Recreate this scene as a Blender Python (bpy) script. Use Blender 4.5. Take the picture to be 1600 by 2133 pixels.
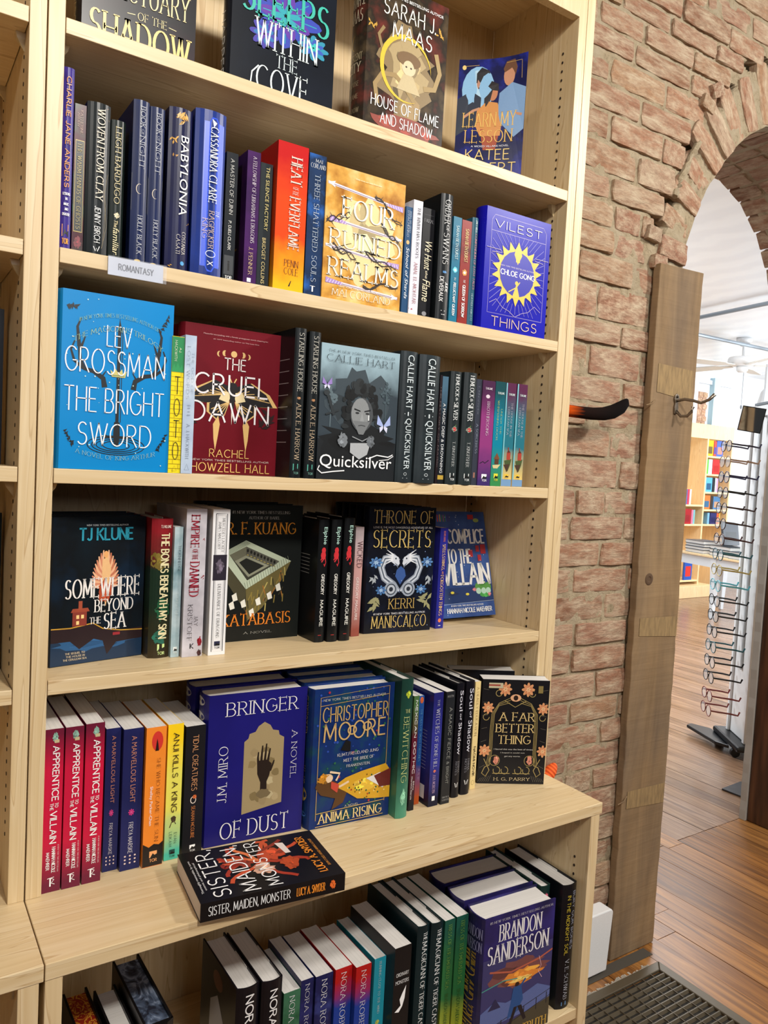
import bpy, bmesh, math, random
from mathutils import Vector, Matrix
PI=math.pi
for o in list(bpy.data.objects): bpy.data.objects.remove(o)
SC=bpy.context.scene; COL=SC.collection
# ---------------------------------------------------------------- camera
cam=bpy.data.cameras.new('camera'); CO=bpy.data.objects.new('camera',cam); COL.objects.link(CO); SC.camera=CO
CO.location=(-0.16094,-1.01575,1.22321); CO.rotation_euler=(1.51268,-0.05293,-0.58217)
cam.sensor_fit='VERTICAL'; cam.sensor_height=36.0; cam.lens=1596.10794/2133*36.0; cam.clip_start=.02; cam.clip_end=60
# ---------------------------------------------------------------- world, lights, exposure
w=bpy.data.worlds.new('world'); SC.world=w; w.use_nodes=True
w.node_tree.nodes['Background'].inputs[0].default_value=(.93,.95,1,1); w.node_tree.nodes['Background'].inputs[1].default_value=.04
def area(name,loc,aim,sx,sy,power,col=(1,.95,.87),spread=180):
    l=bpy.data.lights.new(name,'AREA'); l.shape='RECTANGLE'; l.size=sx; l.size_y=sy; l.energy=power; l.color=col; l.spread=math.radians(spread)
    o=bpy.data.objects.new(name,l); COL.objects.link(o); o.location=loc
    o.rotation_euler=(Vector(aim)-Vector(loc)).to_track_quat('-Z','Y').to_euler(); return o
area('front_fill',(.3,-1.85,2.62),(.5,.1,1.0),.18,.18,46)
area('front_fill',(-.9,-1.3,2.3),(.3,.1,1.0),.16,.16,8)
area('front_fill',(2.1,-1.3,2.5),(1.35,.2,1.0),.18,.18,36,(1,.95,.88))
area('front_fill',(.2,-2.6,1.9),(.5,0,.9),1.0,.8,11,(.98,.98,1))  # broad low fill added in front of the shelves, not a ceiling lamp
area('fill_light',(4.2,-1.0,2.4),(2.4,0,0),1.0,.6,36,(1,.94,.85))  # unseen light added to brighten the floor near the threshold
area('front_fill',(5.0,2.2,2.52),(5.0,2.2,0),2.2,1.6,105,(.95,.98,1))
area('fill_light',(2.6,3.4,1.9),(3.3,1.0,1.0),1.2,1.2,85,(.92,.97,1))  # light added in the far room to brighten the spectacle stand
area('front_fill',(8.6,3.0,2.5),(8.0,4.2,1.2),1.2,.8,65,(1,.97,.93))
area('fill_light',(7.5,.7,1.2),(6.0,3.0,2.4),2.2,1.2,150,(.88,.95,1))  # added uplight, stands in for bounce onto the far ceiling
SC.view_settings.view_transform='Standard'; SC.view_settings.look='None'; SC.view_settings.exposure=-.12; SC.view_settings.gamma=1; SC.view_settings.use_curve_mapping=False
SC.cycles.use_denoising=True; SC.cycles.max_bounces=8
# ---------------------------------------------------------------- helpers
def lin(c):
    c/=255.; return c/12.92 if c<=.04045 else ((c+.055)/1.055)**2.4
def rgb(h): return (lin(int(h[0:2],16)),lin(int(h[2:4],16)),lin(int(h[4:6],16)),1)
MC={}
def nodes(name,rough=.5,metal=0,spec=None):
    m=bpy.data.materials.new(name); m.use_nodes=True; nt=m.node_tree; b=nt.nodes['Principled BSDF']
    b.inputs['Roughness'].default_value=rough; b.inputs['Metallic'].default_value=metal
    if spec is not None: b.inputs['Specular IOR Level'].default_value=spec
    return m,nt,b
def N(nt,t,**k):
    n=nt.nodes.new(t)
    for a,v in k.items():
        if a.startswith('i_'): n.inputs[a[2:].replace('_',' ')].default_value=v
        else: setattr(n,a,v)
    return n
def ramp(nt,fac,stops):
    r=nt.nodes.new('ShaderNodeValToRGB'); e=r.color_ramp.elements
    while len(e)<len(stops): e.new(.5)
    for el,(p,c) in zip(e,stops): el.position=p; el.color=c if not isinstance(c,str) else rgb(c)
    nt.links.new(fac,r.inputs[0]); return r.outputs[0]
def plain(h,rough=.45,metal=0,emit=0):
    k=(h,rough,metal,emit)
    if k in MC: return MC[k]
    m,nt,b=nodes('ink_'+h,rough,metal)
    n=N(nt,'ShaderNodeTexNoise',i_Scale=60.); mx=N(nt,'ShaderNodeMixRGB',blend_type='MULTIPLY'); mx.inputs[0].default_value=.12; mx.inputs[1].default_value=rgb(h)
    nt.links.new(n.outputs[0],mx.inputs[2]); nt.links.new(mx.outputs[0],b.inputs[0])
    if emit: b.inputs['Emission Color'].default_value=rgb(h); b.inputs['Emission Strength'].default_value=emit
    MC[k]=m; return m
def mapped(nt,coord,scale=(1,1,1),rot=(0,0,0),loc=(0,0,0)):
    t=N(nt,'ShaderNodeTexCoord'); mp=N(nt,'ShaderNodeMapping'); mp.inputs['Scale'].default_value=scale; mp.inputs['Rotation'].default_value=rot; mp.inputs['Location'].default_value=loc
    nt.links.new(t.outputs[coord],mp.inputs[0]); return mp.outputs[0]
def bump(nt,b,h,s=.3,d=.002):
    n=N(nt,'ShaderNodeBump'); n.inputs['Strength'].default_value=s; n.inputs['Distance'].default_value=d
    nt.links.new(h,n.inputs['Height']); nt.links.new(n.outputs[0],b.inputs['Normal'])
def maple(name,axis,light='d6bc90',dark='b9986a',pale='dfc9a2'):
    m,nt,b=nodes(name,.42)
    s=[9,9,9]; s[axis]=.55
    v=mapped(nt,'Object',tuple(s)); n1=N(nt,'ShaderNodeTexNoise',i_Scale=2.2,i_Detail=3.,i_Distortion=.9); nt.links.new(v,n1.inputs['Vector'])
    wv=N(nt,'ShaderNodeMath',operation='MULTIPLY'); wv.inputs[1].default_value=9.; nt.links.new(n1.outputs[0],wv.inputs[0])
    fr=N(nt,'ShaderNodeMath',operation='FRACT'); nt.links.new(wv.outputs[0],fr.inputs[0])
    c1=ramp(nt,fr.outputs[0],[(0,dark),(.07,light),(.6,light),(.95,pale),(1,dark)])
    s2=[150,150,150]; s2[axis]=5
    v2=mapped(nt,'Object',tuple(s2)); n2=N(nt,'ShaderNodeTexNoise',i_Scale=1.,i_Detail=2.); nt.links.new(v2,n2.inputs['Vector'])
    c2=ramp(nt,n2.outputs[0],[(.3,'c6aa7e'),(.6,pale)])
    mx=N(nt,'ShaderNodeMixRGB'); mx.inputs[0].default_value=.3; nt.links.new(c1,mx.inputs[1]); nt.links.new(c2,mx.inputs[2]); nt.links.new(mx.outputs[0],b.inputs[0])
    return m
MH=maple('maple_laminate_across',0); MV=maple('maple_laminate_upright',2); MY=maple('maple_laminate_deep',1)
def brickmat():
    m,nt,b=nodes('brick',.9,0,.2)
    oi=N(nt,'ShaderNodeObjectInfo'); c=ramp(nt,oi.outputs['Random'],[(0,'a87a62'),(.2,'b6886c'),(.4,'aa7c66'),(.55,'bd957a'),(.7,'9c7058'),(.85,'b89070'),(1,'b4957e')])
    v=mapped(nt,'Object',(1,1,1)); av=N(nt,'ShaderNodeVectorMath',operation='ADD'); nt.links.new(v,av.inputs[0])
    cb=N(nt,'ShaderNodeCombineXYZ'); ml=N(nt,'ShaderNodeMath',operation='MULTIPLY'); ml.inputs[1].default_value=50; nt.links.new(oi.outputs['Random'],ml.inputs[0]); nt.links.new(ml.outputs[0],cb.inputs[0]); nt.links.new(cb.outputs[0],av.inputs[1])
    n=N(nt,'ShaderNodeTexNoise',i_Scale=2.2,i_Detail=6.,i_Roughness=.7); nt.links.new(av.outputs[0],n.inputs['Vector'])
    mask=ramp(nt,n.outputs[0],[(.4,(0,0,0,1)),(.66,(.9,.9,.9,1))])
    mx=N(nt,'ShaderNodeMixRGB'); nt.links.new(mask,mx.inputs[0]); nt.links.new(c,mx.inputs[1]); mx.inputs[2].default_value=rgb('dcc8ac')
    g=mapped(nt,'Generated',(1,1,1)); nb=N(nt,'ShaderNodeTexNoise',i_Scale=9.,i_Detail=8.,i_Roughness=.75); nt.links.new(av.outputs[0],nb.inputs['Vector'])
    mx2=N(nt,'ShaderNodeMixRGB',blend_type='OVERLAY'); mx2.inputs[0].default_value=.7; nt.links.new(mx.outputs[0],mx2.inputs[1]); nt.links.new(nb.outputs[0],mx2.inputs[2])
    nt.links.new(mx2.outputs[0],b.inputs[0]); bump(nt,b,nb.outputs[0],.8,.01); return m
def mortarmat():
    m,nt,b=nodes('lime_mortar',.95,0,.1); v=mapped(nt,'Object')
    n=N(nt,'ShaderNodeTexNoise',i_Scale=38.,i_Detail=8.,i_Roughness=.8); nt.links.new(v,n.inputs['Vector'])
    nt.links.new(ramp(nt,n.outputs[0],[(.3,'9a8468'),(.45,'dcc8a6'),(.7,'ecdcc0')]),b.inputs[0]); bump(nt,b,n.outputs[0],1,.02); return m
BRK=brickmat(); MOR=mortarmat()
def roughwood():
    m,nt,b=nodes('rough_sawn_board',.85,0,.2)
    v=mapped(nt,'Object',(9,9,1.2)); n=N(nt,'ShaderNodeTexNoise',i_Scale=2.2,i_Detail=9.,i_Roughness=.6,i_Distortion=.8); nt.links.new(v,n.inputs['Vector'])
    v2=mapped(nt,'Object',(3,3,1.1)); n2=N(nt,'ShaderNodeTexNoise',i_Scale=2.4,i_Detail=3.); nt.links.new(v2,n2.inputs['Vector'])
    v3=mapped(nt,'Object',(5,3,120),(0,.3,0)); n3=N(nt,'ShaderNodeTexNoise',i_Scale=.7,i_Detail=3.,i_Roughness=.6,i_Distortion=.4); nt.links.new(v3,n3.inputs['Vector'])
    c=ramp(nt,n.outputs[0],[(.25,'5e4a36'),(.5,'8a7052'),(.75,'a68a66')]); c2=ramp(nt,n2.outputs[0],[(.35,'6e6256'),(.6,'8e7658')])
    mx=N(nt,'ShaderNodeMixRGB'); mx.inputs[0].default_value=.5; nt.links.new(c,mx.inputs[1]); nt.links.new(c2,mx.inputs[2])
    m3=N(nt,'ShaderNodeMixRGB',blend_type='OVERLAY'); m3.inputs[0].default_value=.13; nt.links.new(mx.outputs[0],m3.inputs[1]); nt.links.new(n3.outputs[0],m3.inputs[2]); nt.links.new(m3.outputs[0],b.inputs[0])
    ad=N(nt,'ShaderNodeMath',operation='ADD'); nt.links.new(n3.outputs[0],ad.inputs[0]); nt.links.new(n.outputs[0],ad.inputs[1]); bump(nt,b,ad.outputs[0],.3,.003); return m
RW=roughwood()
def floormat(name,cols,rough):
    m,nt,b=nodes(name,rough)
    oi=N(nt,'ShaderNodeObjectInfo'); cb=N(nt,'ShaderNodeCombineXYZ'); ml=N(nt,'ShaderNodeMath',operation='MULTIPLY'); ml.inputs[1].default_value=37.; nt.links.new(oi.outputs['Random'],ml.inputs[0]); nt.links.new(ml.outputs[0],cb.inputs[1])
    v=mapped(nt,'Object',(30,1.6,10)); av=N(nt,'ShaderNodeVectorMath',operation='ADD'); nt.links.new(v,av.inputs[0]); nt.links.new(cb.outputs[0],av.inputs[1])
    n=N(nt,'ShaderNodeTexNoise',i_Scale=1.3,i_Detail=6.,i_Roughness=.6,i_Distortion=1.4); nt.links.new(av.outputs[0],n.inputs['Vector'])
    c=ramp(nt,n.outputs[0],[(.28,cols[0]),(.45,cols[1]),(.62,cols[2]),(.8,cols[3])])
    c2=ramp(nt,oi.outputs['Random'],[(0,'b8b0a8'),(.5,'ffffff'),(1,'d8ccb8')])
    mx=N(nt,'ShaderNodeMixRGB',blend_type='MULTIPLY'); mx.inputs[0].default_value=.8; nt.links.new(c,mx.inputs[1]); nt.links.new(c2,mx.inputs[2]); nt.links.new(mx.outputs[0],b.inputs[0])
    bump(nt,b,n.outputs[0],.12,.002); return m
FN=floormat('oiled_pine_boards',('563820','86592f','a8743c','c08c4e'),.32)
FF=floormat('worn_oak_boards',('684e40','8f705a','a6866c','bb9c86'),.24)
def papermat(name,c1,c2,axis):
    m,nt,b=nodes(name,.75,0,.1); s=[2,2,2]; s[axis]=900
    v=mapped(nt,'Object',tuple(s)); n=N(nt,'ShaderNodeTexNoise',i_Scale=1.,i_Detail=1.); nt.links.new(v,n.inputs['Vector'])
    nt.links.new(ramp(nt,n.outputs[0],[(.3,c1),(.65,c2)]),b.inputs[0]); return m
PAP=papermat('page_edges','c4beb4','d6d0c6',1); PAPW=papermat('white_page_edges','cfccc8','dcd9d5',1)
CV={}
def covermat(c):
    k=tuple(c)
    if k in CV: return CV[k]
    c1,c2,c3,md=c; m,nt,b=nodes('printed_cover',.3,0,.24)
    t=N(nt,'ShaderNodeTexCoord')
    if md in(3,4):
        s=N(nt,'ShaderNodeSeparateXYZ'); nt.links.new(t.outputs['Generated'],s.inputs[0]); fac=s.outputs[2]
        if md==3:
            n=N(nt,'ShaderNodeTexNoise',i_Scale=25.,i_Detail=4.); nt.links.new(t.outputs['Object'],n.inputs['Vector'])
            a=N(nt,'ShaderNodeMath',operation='MULTIPLY_ADD'); a.inputs[1].default_value=.3; nt.links.new(n.outputs[0],a.inputs[0]); nt.links.new(fac,a.inputs[2]); s2=N(nt,'ShaderNodeMath',operation='SUBTRACT'); s2.inputs[1].default_value=.15; nt.links.new(a.outputs[0],s2.inputs[0]); fac=s2.outputs[0]
            out=ramp(nt,fac,[(.05,c3),(.35,c2),(.65,c2),(.9,c1)])
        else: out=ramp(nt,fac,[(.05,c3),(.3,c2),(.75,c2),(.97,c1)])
    else:
        n=N(nt,'ShaderNodeTexNoise',i_Scale=(6.,14.,28.)[min(md,2)],i_Detail=5.); nt.links.new(t.outputs['Object'],n.inputs['Vector'])
        out=ramp(nt,n.outputs[0],[(.3,c3),(.5,c1),(.7,c2)])
    nt.links.new(out,b.inputs[0]); CV[k]=m; return m
class MB:
    def __init__(s): s.v=[]; s.f=[]; s.m=[]
    def add(s,vs,fs,mi=0):
        o=len(s.v); s.v+= [tuple(v) for v in vs]
        for f in fs: s.f.append(tuple(i+o for i in f)); s.m.append(mi)
    def box(s,x0,y0,z0,x1,y1,z1,mi=0):
        s.add([(x0,y0,z0),(x1,y0,z0),(x1,y1,z0),(x0,y1,z0),(x0,y0,z1),(x1,y0,z1),(x1,y1,z1),(x0,y1,z1)],[(0,3,2,1),(4,5,6,7),(0,1,5,4),(1,2,6,5),(2,3,7,6),(3,0,4,7)],mi)
    def prism(s,poly,z0,z1,mi=0,axis=2):
        n=len(poly); P=lambda p,z:(p[0],p[1],z) if axis==2 else ((p[0],z,p[1]) if axis==1 else (z,p[0],p[1]))
        s.add([P(p,z0) for p in poly]+[P(p,z1) for p in poly],[tuple(range(n))[::-1],tuple(range(n,2*n))]+[(i,(i+1)%n,n+(i+1)%n,n+i) for i in range(n)],mi)
    def tube(s,pts,r,n=8,mi=0,cap=True):
        pts=[Vector(p) for p in pts]; rs=r if isinstance(r,(list,tuple)) else [r]*len(pts); vs=[]
        up=Vector((0,0,1))
        for i,p in enumerate(pts):
            d=(pts[min(i+1,len(pts)-1)]-pts[max(i-1,0)]).normalized()
            a=d.cross(up) if abs(d.dot(up))<.95 else d.cross(Vector((1,0,0))); a.normalize(); b=d.cross(a)
            vs+=[p+(a*math.cos(t)+b*math.sin(t))*rs[i] for t in [2*PI*j/n for j in range(n)]]
        fs=[(i*n+j,i*n+(j+1)%n,(i+1)*n+(j+1)%n,(i+1)*n+j) for i in range(len(pts)-1) for j in range(n)]
        if cap: fs+=[tuple(range(n))[::-1],tuple(range((len(pts)-1)*n,len(pts)*n))]
        s.add(vs,fs,mi)
    def lathe(s,prof,cx,cy,n=20,mi=0):
        vs=[(cx+r*math.cos(2*PI*j/n),cy+r*math.sin(2*PI*j/n),z) for r,z in prof for j in range(n)]
        s.add(vs,[(i*n+j,i*n+(j+1)%n,(i+1)*n+(j+1)%n,(i+1)*n+j) for i in range(len(prof)-1) for j in range(n)]+[tuple(range(n))[::-1],tuple(range((len(prof)-1)*n,len(prof)*n))],mi)
    def build(s,name,mats,parent=None,bevel=0,smooth=False):
        me=bpy.data.meshes.new(name); me.from_pydata(s.v,[],s.f)
        for m in (mats if isinstance(mats,(list,tuple)) else [mats]): me.materials.append(m)
        me.polygons.foreach_set('material_index',s.m); me.update()
        if smooth: me.polygons.foreach_set('use_smooth',[True]*len(me.polygons))
        o=bpy.data.objects.new(name,me); COL.objects.link(o)
        if parent is not None: o.parent=parent
        if bevel:
            b=o.modifiers.new('edge_bevel','BEVEL'); b.width=bevel; b.segments=2; b.limit_method='ANGLE'
        return o
def recalc(o):
    bm=bmesh.new(); bm.from_mesh(o.data); bmesh.ops.recalc_face_normals(bm,faces=bm.faces); bm.to_mesh(o.data); bm.free(); return o
def tag(o,label,cat,group=None,kind=None):
    o['label']=label; o['category']=cat
    if group: o['group']=group
    if kind: o['kind']=kind
    return o
def thing(name,label,cat,loc=(0,0,0),rot=(0,0,0),group=None):
    o=bpy.data.objects.new(name,None); o.empty_display_size=.02; COL.objects.link(o); o.location=loc; o.rotation_euler=rot
    return tag(o,label,cat,group)
def struct(o): o['kind']='structure'; return o
def boxo(name,b,m,parent=None,bevel=0):
    q=MB(); q.box(*b); return q.build(name,m,parent,bevel)
# ---------------------------------------------------------------- lettering
def arc(cx,cy,rx,ry,a0,a1,n=9): return [(cx+rx*math.cos(math.radians(a0+(a1-a0)*i/n)),cy+ry*math.sin(math.radians(a0+(a1-a0)*i/n))) for i in range(n+1)]
G={
'A':(.76,[[(0,0),(.38,1)],[(.38,1),(.76,0)],[(.14,.36),(.62,.36)]]),
'B':(.58,[[(0,0),(0,1)],[(0,1),(.28,1)]+arc(.28,.76,.24,.24,90,-90)+[(0,.52)],[(.28,.52)]+arc(.3,.26,.28,.26,90,-90)+[(0,0)]]),
'C':(.72,[arc(.42,.5,.42,.5,48,312,14)]),
'D':(.7,[[(0,0),(0,1)],[(0,1),(.25,1)]+arc(.25,.5,.45,.5,90,-90,12)+[(0,0)]]),
'E':(.5,[[(0,0),(0,1)],[(0,1),(.48,1)],[(0,.53),(.42,.53)],[(0,0),(.5,0)]]),
'F':(.48,[[(0,0),(0,1)],[(0,1),(.48,1)],[(0,.5),(.4,.5)]]),
'G':(.78,[arc(.42,.5,.42,.5,48,325,14)+[(.78,.2),(.78,.44)],[(.78,.44),(.5,.44)]]),
'H':(.66,[[(0,0),(0,1)],[(.66,0),(.66,1)],[(0,.52),(.66,.52)]]),
'I':(.0,[[(0,0),(0,1)]]),
'J':(.34,[[(.34,1),(.34,.22)]+arc(.16,.22,.18,.22,0,-150,6)]),
'K':(.6,[[(0,0),(0,1)],[(.56,1),(0,.42)],[(.17,.58),(.6,0)]]),
'L':(.48,[[(0,0),(0,1)],[(0,0),(.48,0)]]),
'M':(.84,[[(0,0),(.06,1)],[(.06,1),(.42,.15)],[(.42,.15),(.78,1)],[(.78,1),(.84,0)]]),
'N':(.68,[[(0,0),(0,1)],[(0,1),(.68,0)],[(.68,0),(.68,1)]]),
'O':(.84,[arc(.42,.5,.42,.5,90,450,20)]),
'P':(.54,[[(0,0),(0,1)],[(0,1),(.26,1)]+arc(.26,.74,.28,.26,90,-90)+[(0,.48)]]),
'Q':(.84,[arc(.42,.5,.42,.5,90,450,20),[(.5,.25),(.86,-.1)]]),
'R':(.6,[[(0,0),(0,1)],[(0,1),(.26,1)]+arc(.26,.74,.27,.26,90,-90)+[(0,.48)],[(.26,.48),(.6,0)]]),
'S':(.54,[arc(.29,.755,.24,.245,35,270,9)+arc(.27,.26,.27,.26,88,-145,10)]),
'T':(.62,[[(.31,0),(.31,1)],[(0,1),(.62,1)]]),
'U':(.66,[[(0,1),(0,.32)]+arc(.33,.32,.33,.32,180,360,10)+[(.66,1)]]),
'V':(.7,[[(0,1),(.35,0)],[(.35,0),(.7,1)]]),
'W':(1.02,[[(0,1),(.27,0)],[(.27,0),(.51,1)],[(.51,1),(.75,0)],[(.75,0),(1.02,1)]]),
'X':(.64,[[(0,1),(.64,0)],[(.64,1),(0,0)]]),
'Y':(.64,[[(0,1),(.32,.48)],[(.64,1),(.32,.48)],[(.32,.48),(.32,0)]]),
'Z':(.6,[[(0,1),(.58,1)],[(.58,1),(0,0)],[(0,0),(.6,0)]]),
'1':(.2,[[(0,.8),(.16,1)],[(.16,1),(.16,0)]]),
'#':(.6,[[(.15,0),(.25,1)],[(.4,0),(.5,1)],[(0,.35),(.6,.35)],[(0,.68),(.6,.68)]]),
'&':(.66,[[(.66,0),(.16,.72)]+arc(.3,.8,.16,.2,200,-30,8)+[(.1,.4)]+arc(.25,.22,.22,.22,150,330,8)+[(.64,.5)]]),
'.':(.02,[[(0,0),(.02,.09)]]),',':(.05,[[(.05,.1),(0,-.12)]]),';':(.05,[[(.05,.1),(0,-.12)],[(.05,.5),(.06,.6)]]),"'":(.03,[[(.03,1),(0,.8)]]),'-':(.3,[[(0,.4),(.3,.4)]]),
}
STY={'b':(.18,.15,0,.2),'m':(.10,.09,0,.24),'s':(.088,.038,1,.24),'S':(.13,.055,1,.24),'d':(.062,.055,0,.2)}
GL={}
def bglyph(ch):
    if ch in GL: return GL[ch]
    def mk(s):
        c=bpy.data.curves.new('g','FONT'); c.body=s; c.size=1; c.resolution_u=3; o=bpy.data.objects.new('g',c); COL.objects.link(o)
        dg=bpy.context.evaluated_depsgraph_get(); dg.update(); me=o.evaluated_get(dg).to_mesh(); v=[(p.co.x,p.co.y) for p in me.vertices]; f=[tuple(p.vertices) for p in me.polygons]
        o.evaluated_get(dg).to_mesh_clear(); bpy.data.objects.remove(o); bpy.data.curves.remove(c); return v,f
    v,f=mk(ch); v2,_=mk(ch+'|'); v3,_=mk('|'); adv=max(p[0] for p in v2)-max(p[0] for p in v3)
    GL[ch]=(v,f,max(adv,.2)); return GL[ch]
def layout(txt,sty,L,Hh):
    """polygons for txt filling a box L long and Hh tall (metres); returns list of (verts,faces) in x 0..L, y 0..Hh"""
    out=[]
    if sty in STY:
        up=txt.upper(); tk,tn,serif,gap=STY[sty]; x=0; items=[]
        for ch in up:
            if ch==' ': x+=.42; continue
            g=G.get(ch) or G['.']; items.append((x,g)); x+=g[0]+gap
        W=max(x-gap,.05); sx=L/(W+tk); sy=Hh/(1+tn*0.6); u=min(sy,1.5*sx,math.sqrt(sx*sy)*1.05)
        for x0,g in items:
            for pl in g[1]:
                P=[((x0+p[0]+tk/2)*sx,(p[1])*sy+tn*u*.3) for p in pl]; n=len(P); Lf=[];Rt=[]
                for i,p in enumerate(P):
                    a=P[max(i-1,0)]; b=P[min(i+1,n-1)]; dx,dy=b[0]-a[0],b[1]-a[1]; l=math.hypot(dx,dy) or 1; dx/=l; dy/=l
                    wd=(tn+(tk-tn)*abs(dy)**1.5)*u/2
                    if i==0: p=(p[0]-dx*wd*.6*(1-serif),p[1]-dy*wd*.6*(1-serif))
                    if i==n-1: p=(p[0]+dx*wd*.6*(1-serif),p[1]+dy*wd*.6*(1-serif))
                    Lf.append((p[0]-dy*wd,p[1]+dx*wd)); Rt.append((p[0]+dy*wd,p[1]-dx*wd))
                out.append((Lf+Rt,[(i,i+1,n+i+1,n+i) for i in range(n-1)]))
                if serif:
                    for e,q in ((0,1),(-1,-2)):
                        p,r=P[e],P[q]; gy=pl[e][1]
                        if abs(p[1]-r[1])>abs(p[0]-r[0])*.9 and (abs(gy)<.01 or abs(gy-1)<.01):
                            hw=.11*sx+tk*u*.35; hh=tn*u*.5; out.append(([(p[0]-hw,p[1]-hh),(p[0]+hw,p[1]-hh),(p[0]+hw,p[1]+hh),(p[0]-hw,p[1]+hh)],[(0,1,2,3)]))
                        elif abs(p[0]-r[0])>abs(p[1]-r[1])*2 and len(pl)==2:
                            hh=.1*sy; hw=tn*u*.5; out.append(([(p[0]-hw,p[1]-hh),(p[0]+hw,p[1]-hh),(p[0]+hw,p[1]+hh),(p[0]-hw,p[1]+hh)],[(0,1,2,3)]))
        return out
    x=0; raw=[]
    for ch in txt:
        if ch==' ': x+=.28; continue
        v,f,adv=bglyph(ch)
        for k in (0,): raw.append(([(p[0]+x+k+(p[1]*.22 if sty=='i' else 0),p[1]) for p in v],f))
        x+=adv*(1.0)
    xs=[p[0] for r in raw for p in r[0]]; ys=[p[1] for r in raw for p in r[0]]
    x0,x1,y0,y1=min(xs),max(xs),min(ys),max(ys); sx=L/(x1-x0); sy=Hh/(y1-y0)
    return [([((p[0]-x0)*sx,(p[1]-y0)*sy) for p in v],f) for v,f in raw]
# ---------------------------------------------------------------- printed art: everything in u (0..1 from the left) and v (0..1 from the top)
def ellipse(u,v,ru,rv,n=20,jit=0,seed=0):
    R=random.Random(seed); return [(u+ru*math.cos(2*PI*i/n)*(1-jit*R.random()),v+rv*math.sin(2*PI*i/n)*(1-jit*R.random())) for i in range(n)]
def fan(poly): # centre fan keeps blobby outlines intact
    cu=sum(p[0] for p in poly)/len(poly); cv=sum(p[1] for p in poly)/len(poly); n=len(poly)
    return poly+[(cu,cv)],[(i,(i+1)%n,n) for i in range(n)]
def line(pts,wd,asp,taper=0):
    n=len(pts); A=[];B=[]
    for i,p in enumerate(pts):
        a=pts[max(i-1,0)]; b=pts[min(i+1,n-1)]; dx,dy=(b[0]-a[0]),(b[1]-a[1])*asp; l=math.hypot(dx,dy) or 1
        k=wd/2*(1-taper*i/(n-1)); A.append((p[0]-dy/l*k,p[1]+dx/l*k/asp)); B.append((p[0]+dy/l*k,p[1]-dx/l*k/asp))
    return A+B,[(i,i+1,n+i+1,n+i) for i in range(n-1)]
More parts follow.
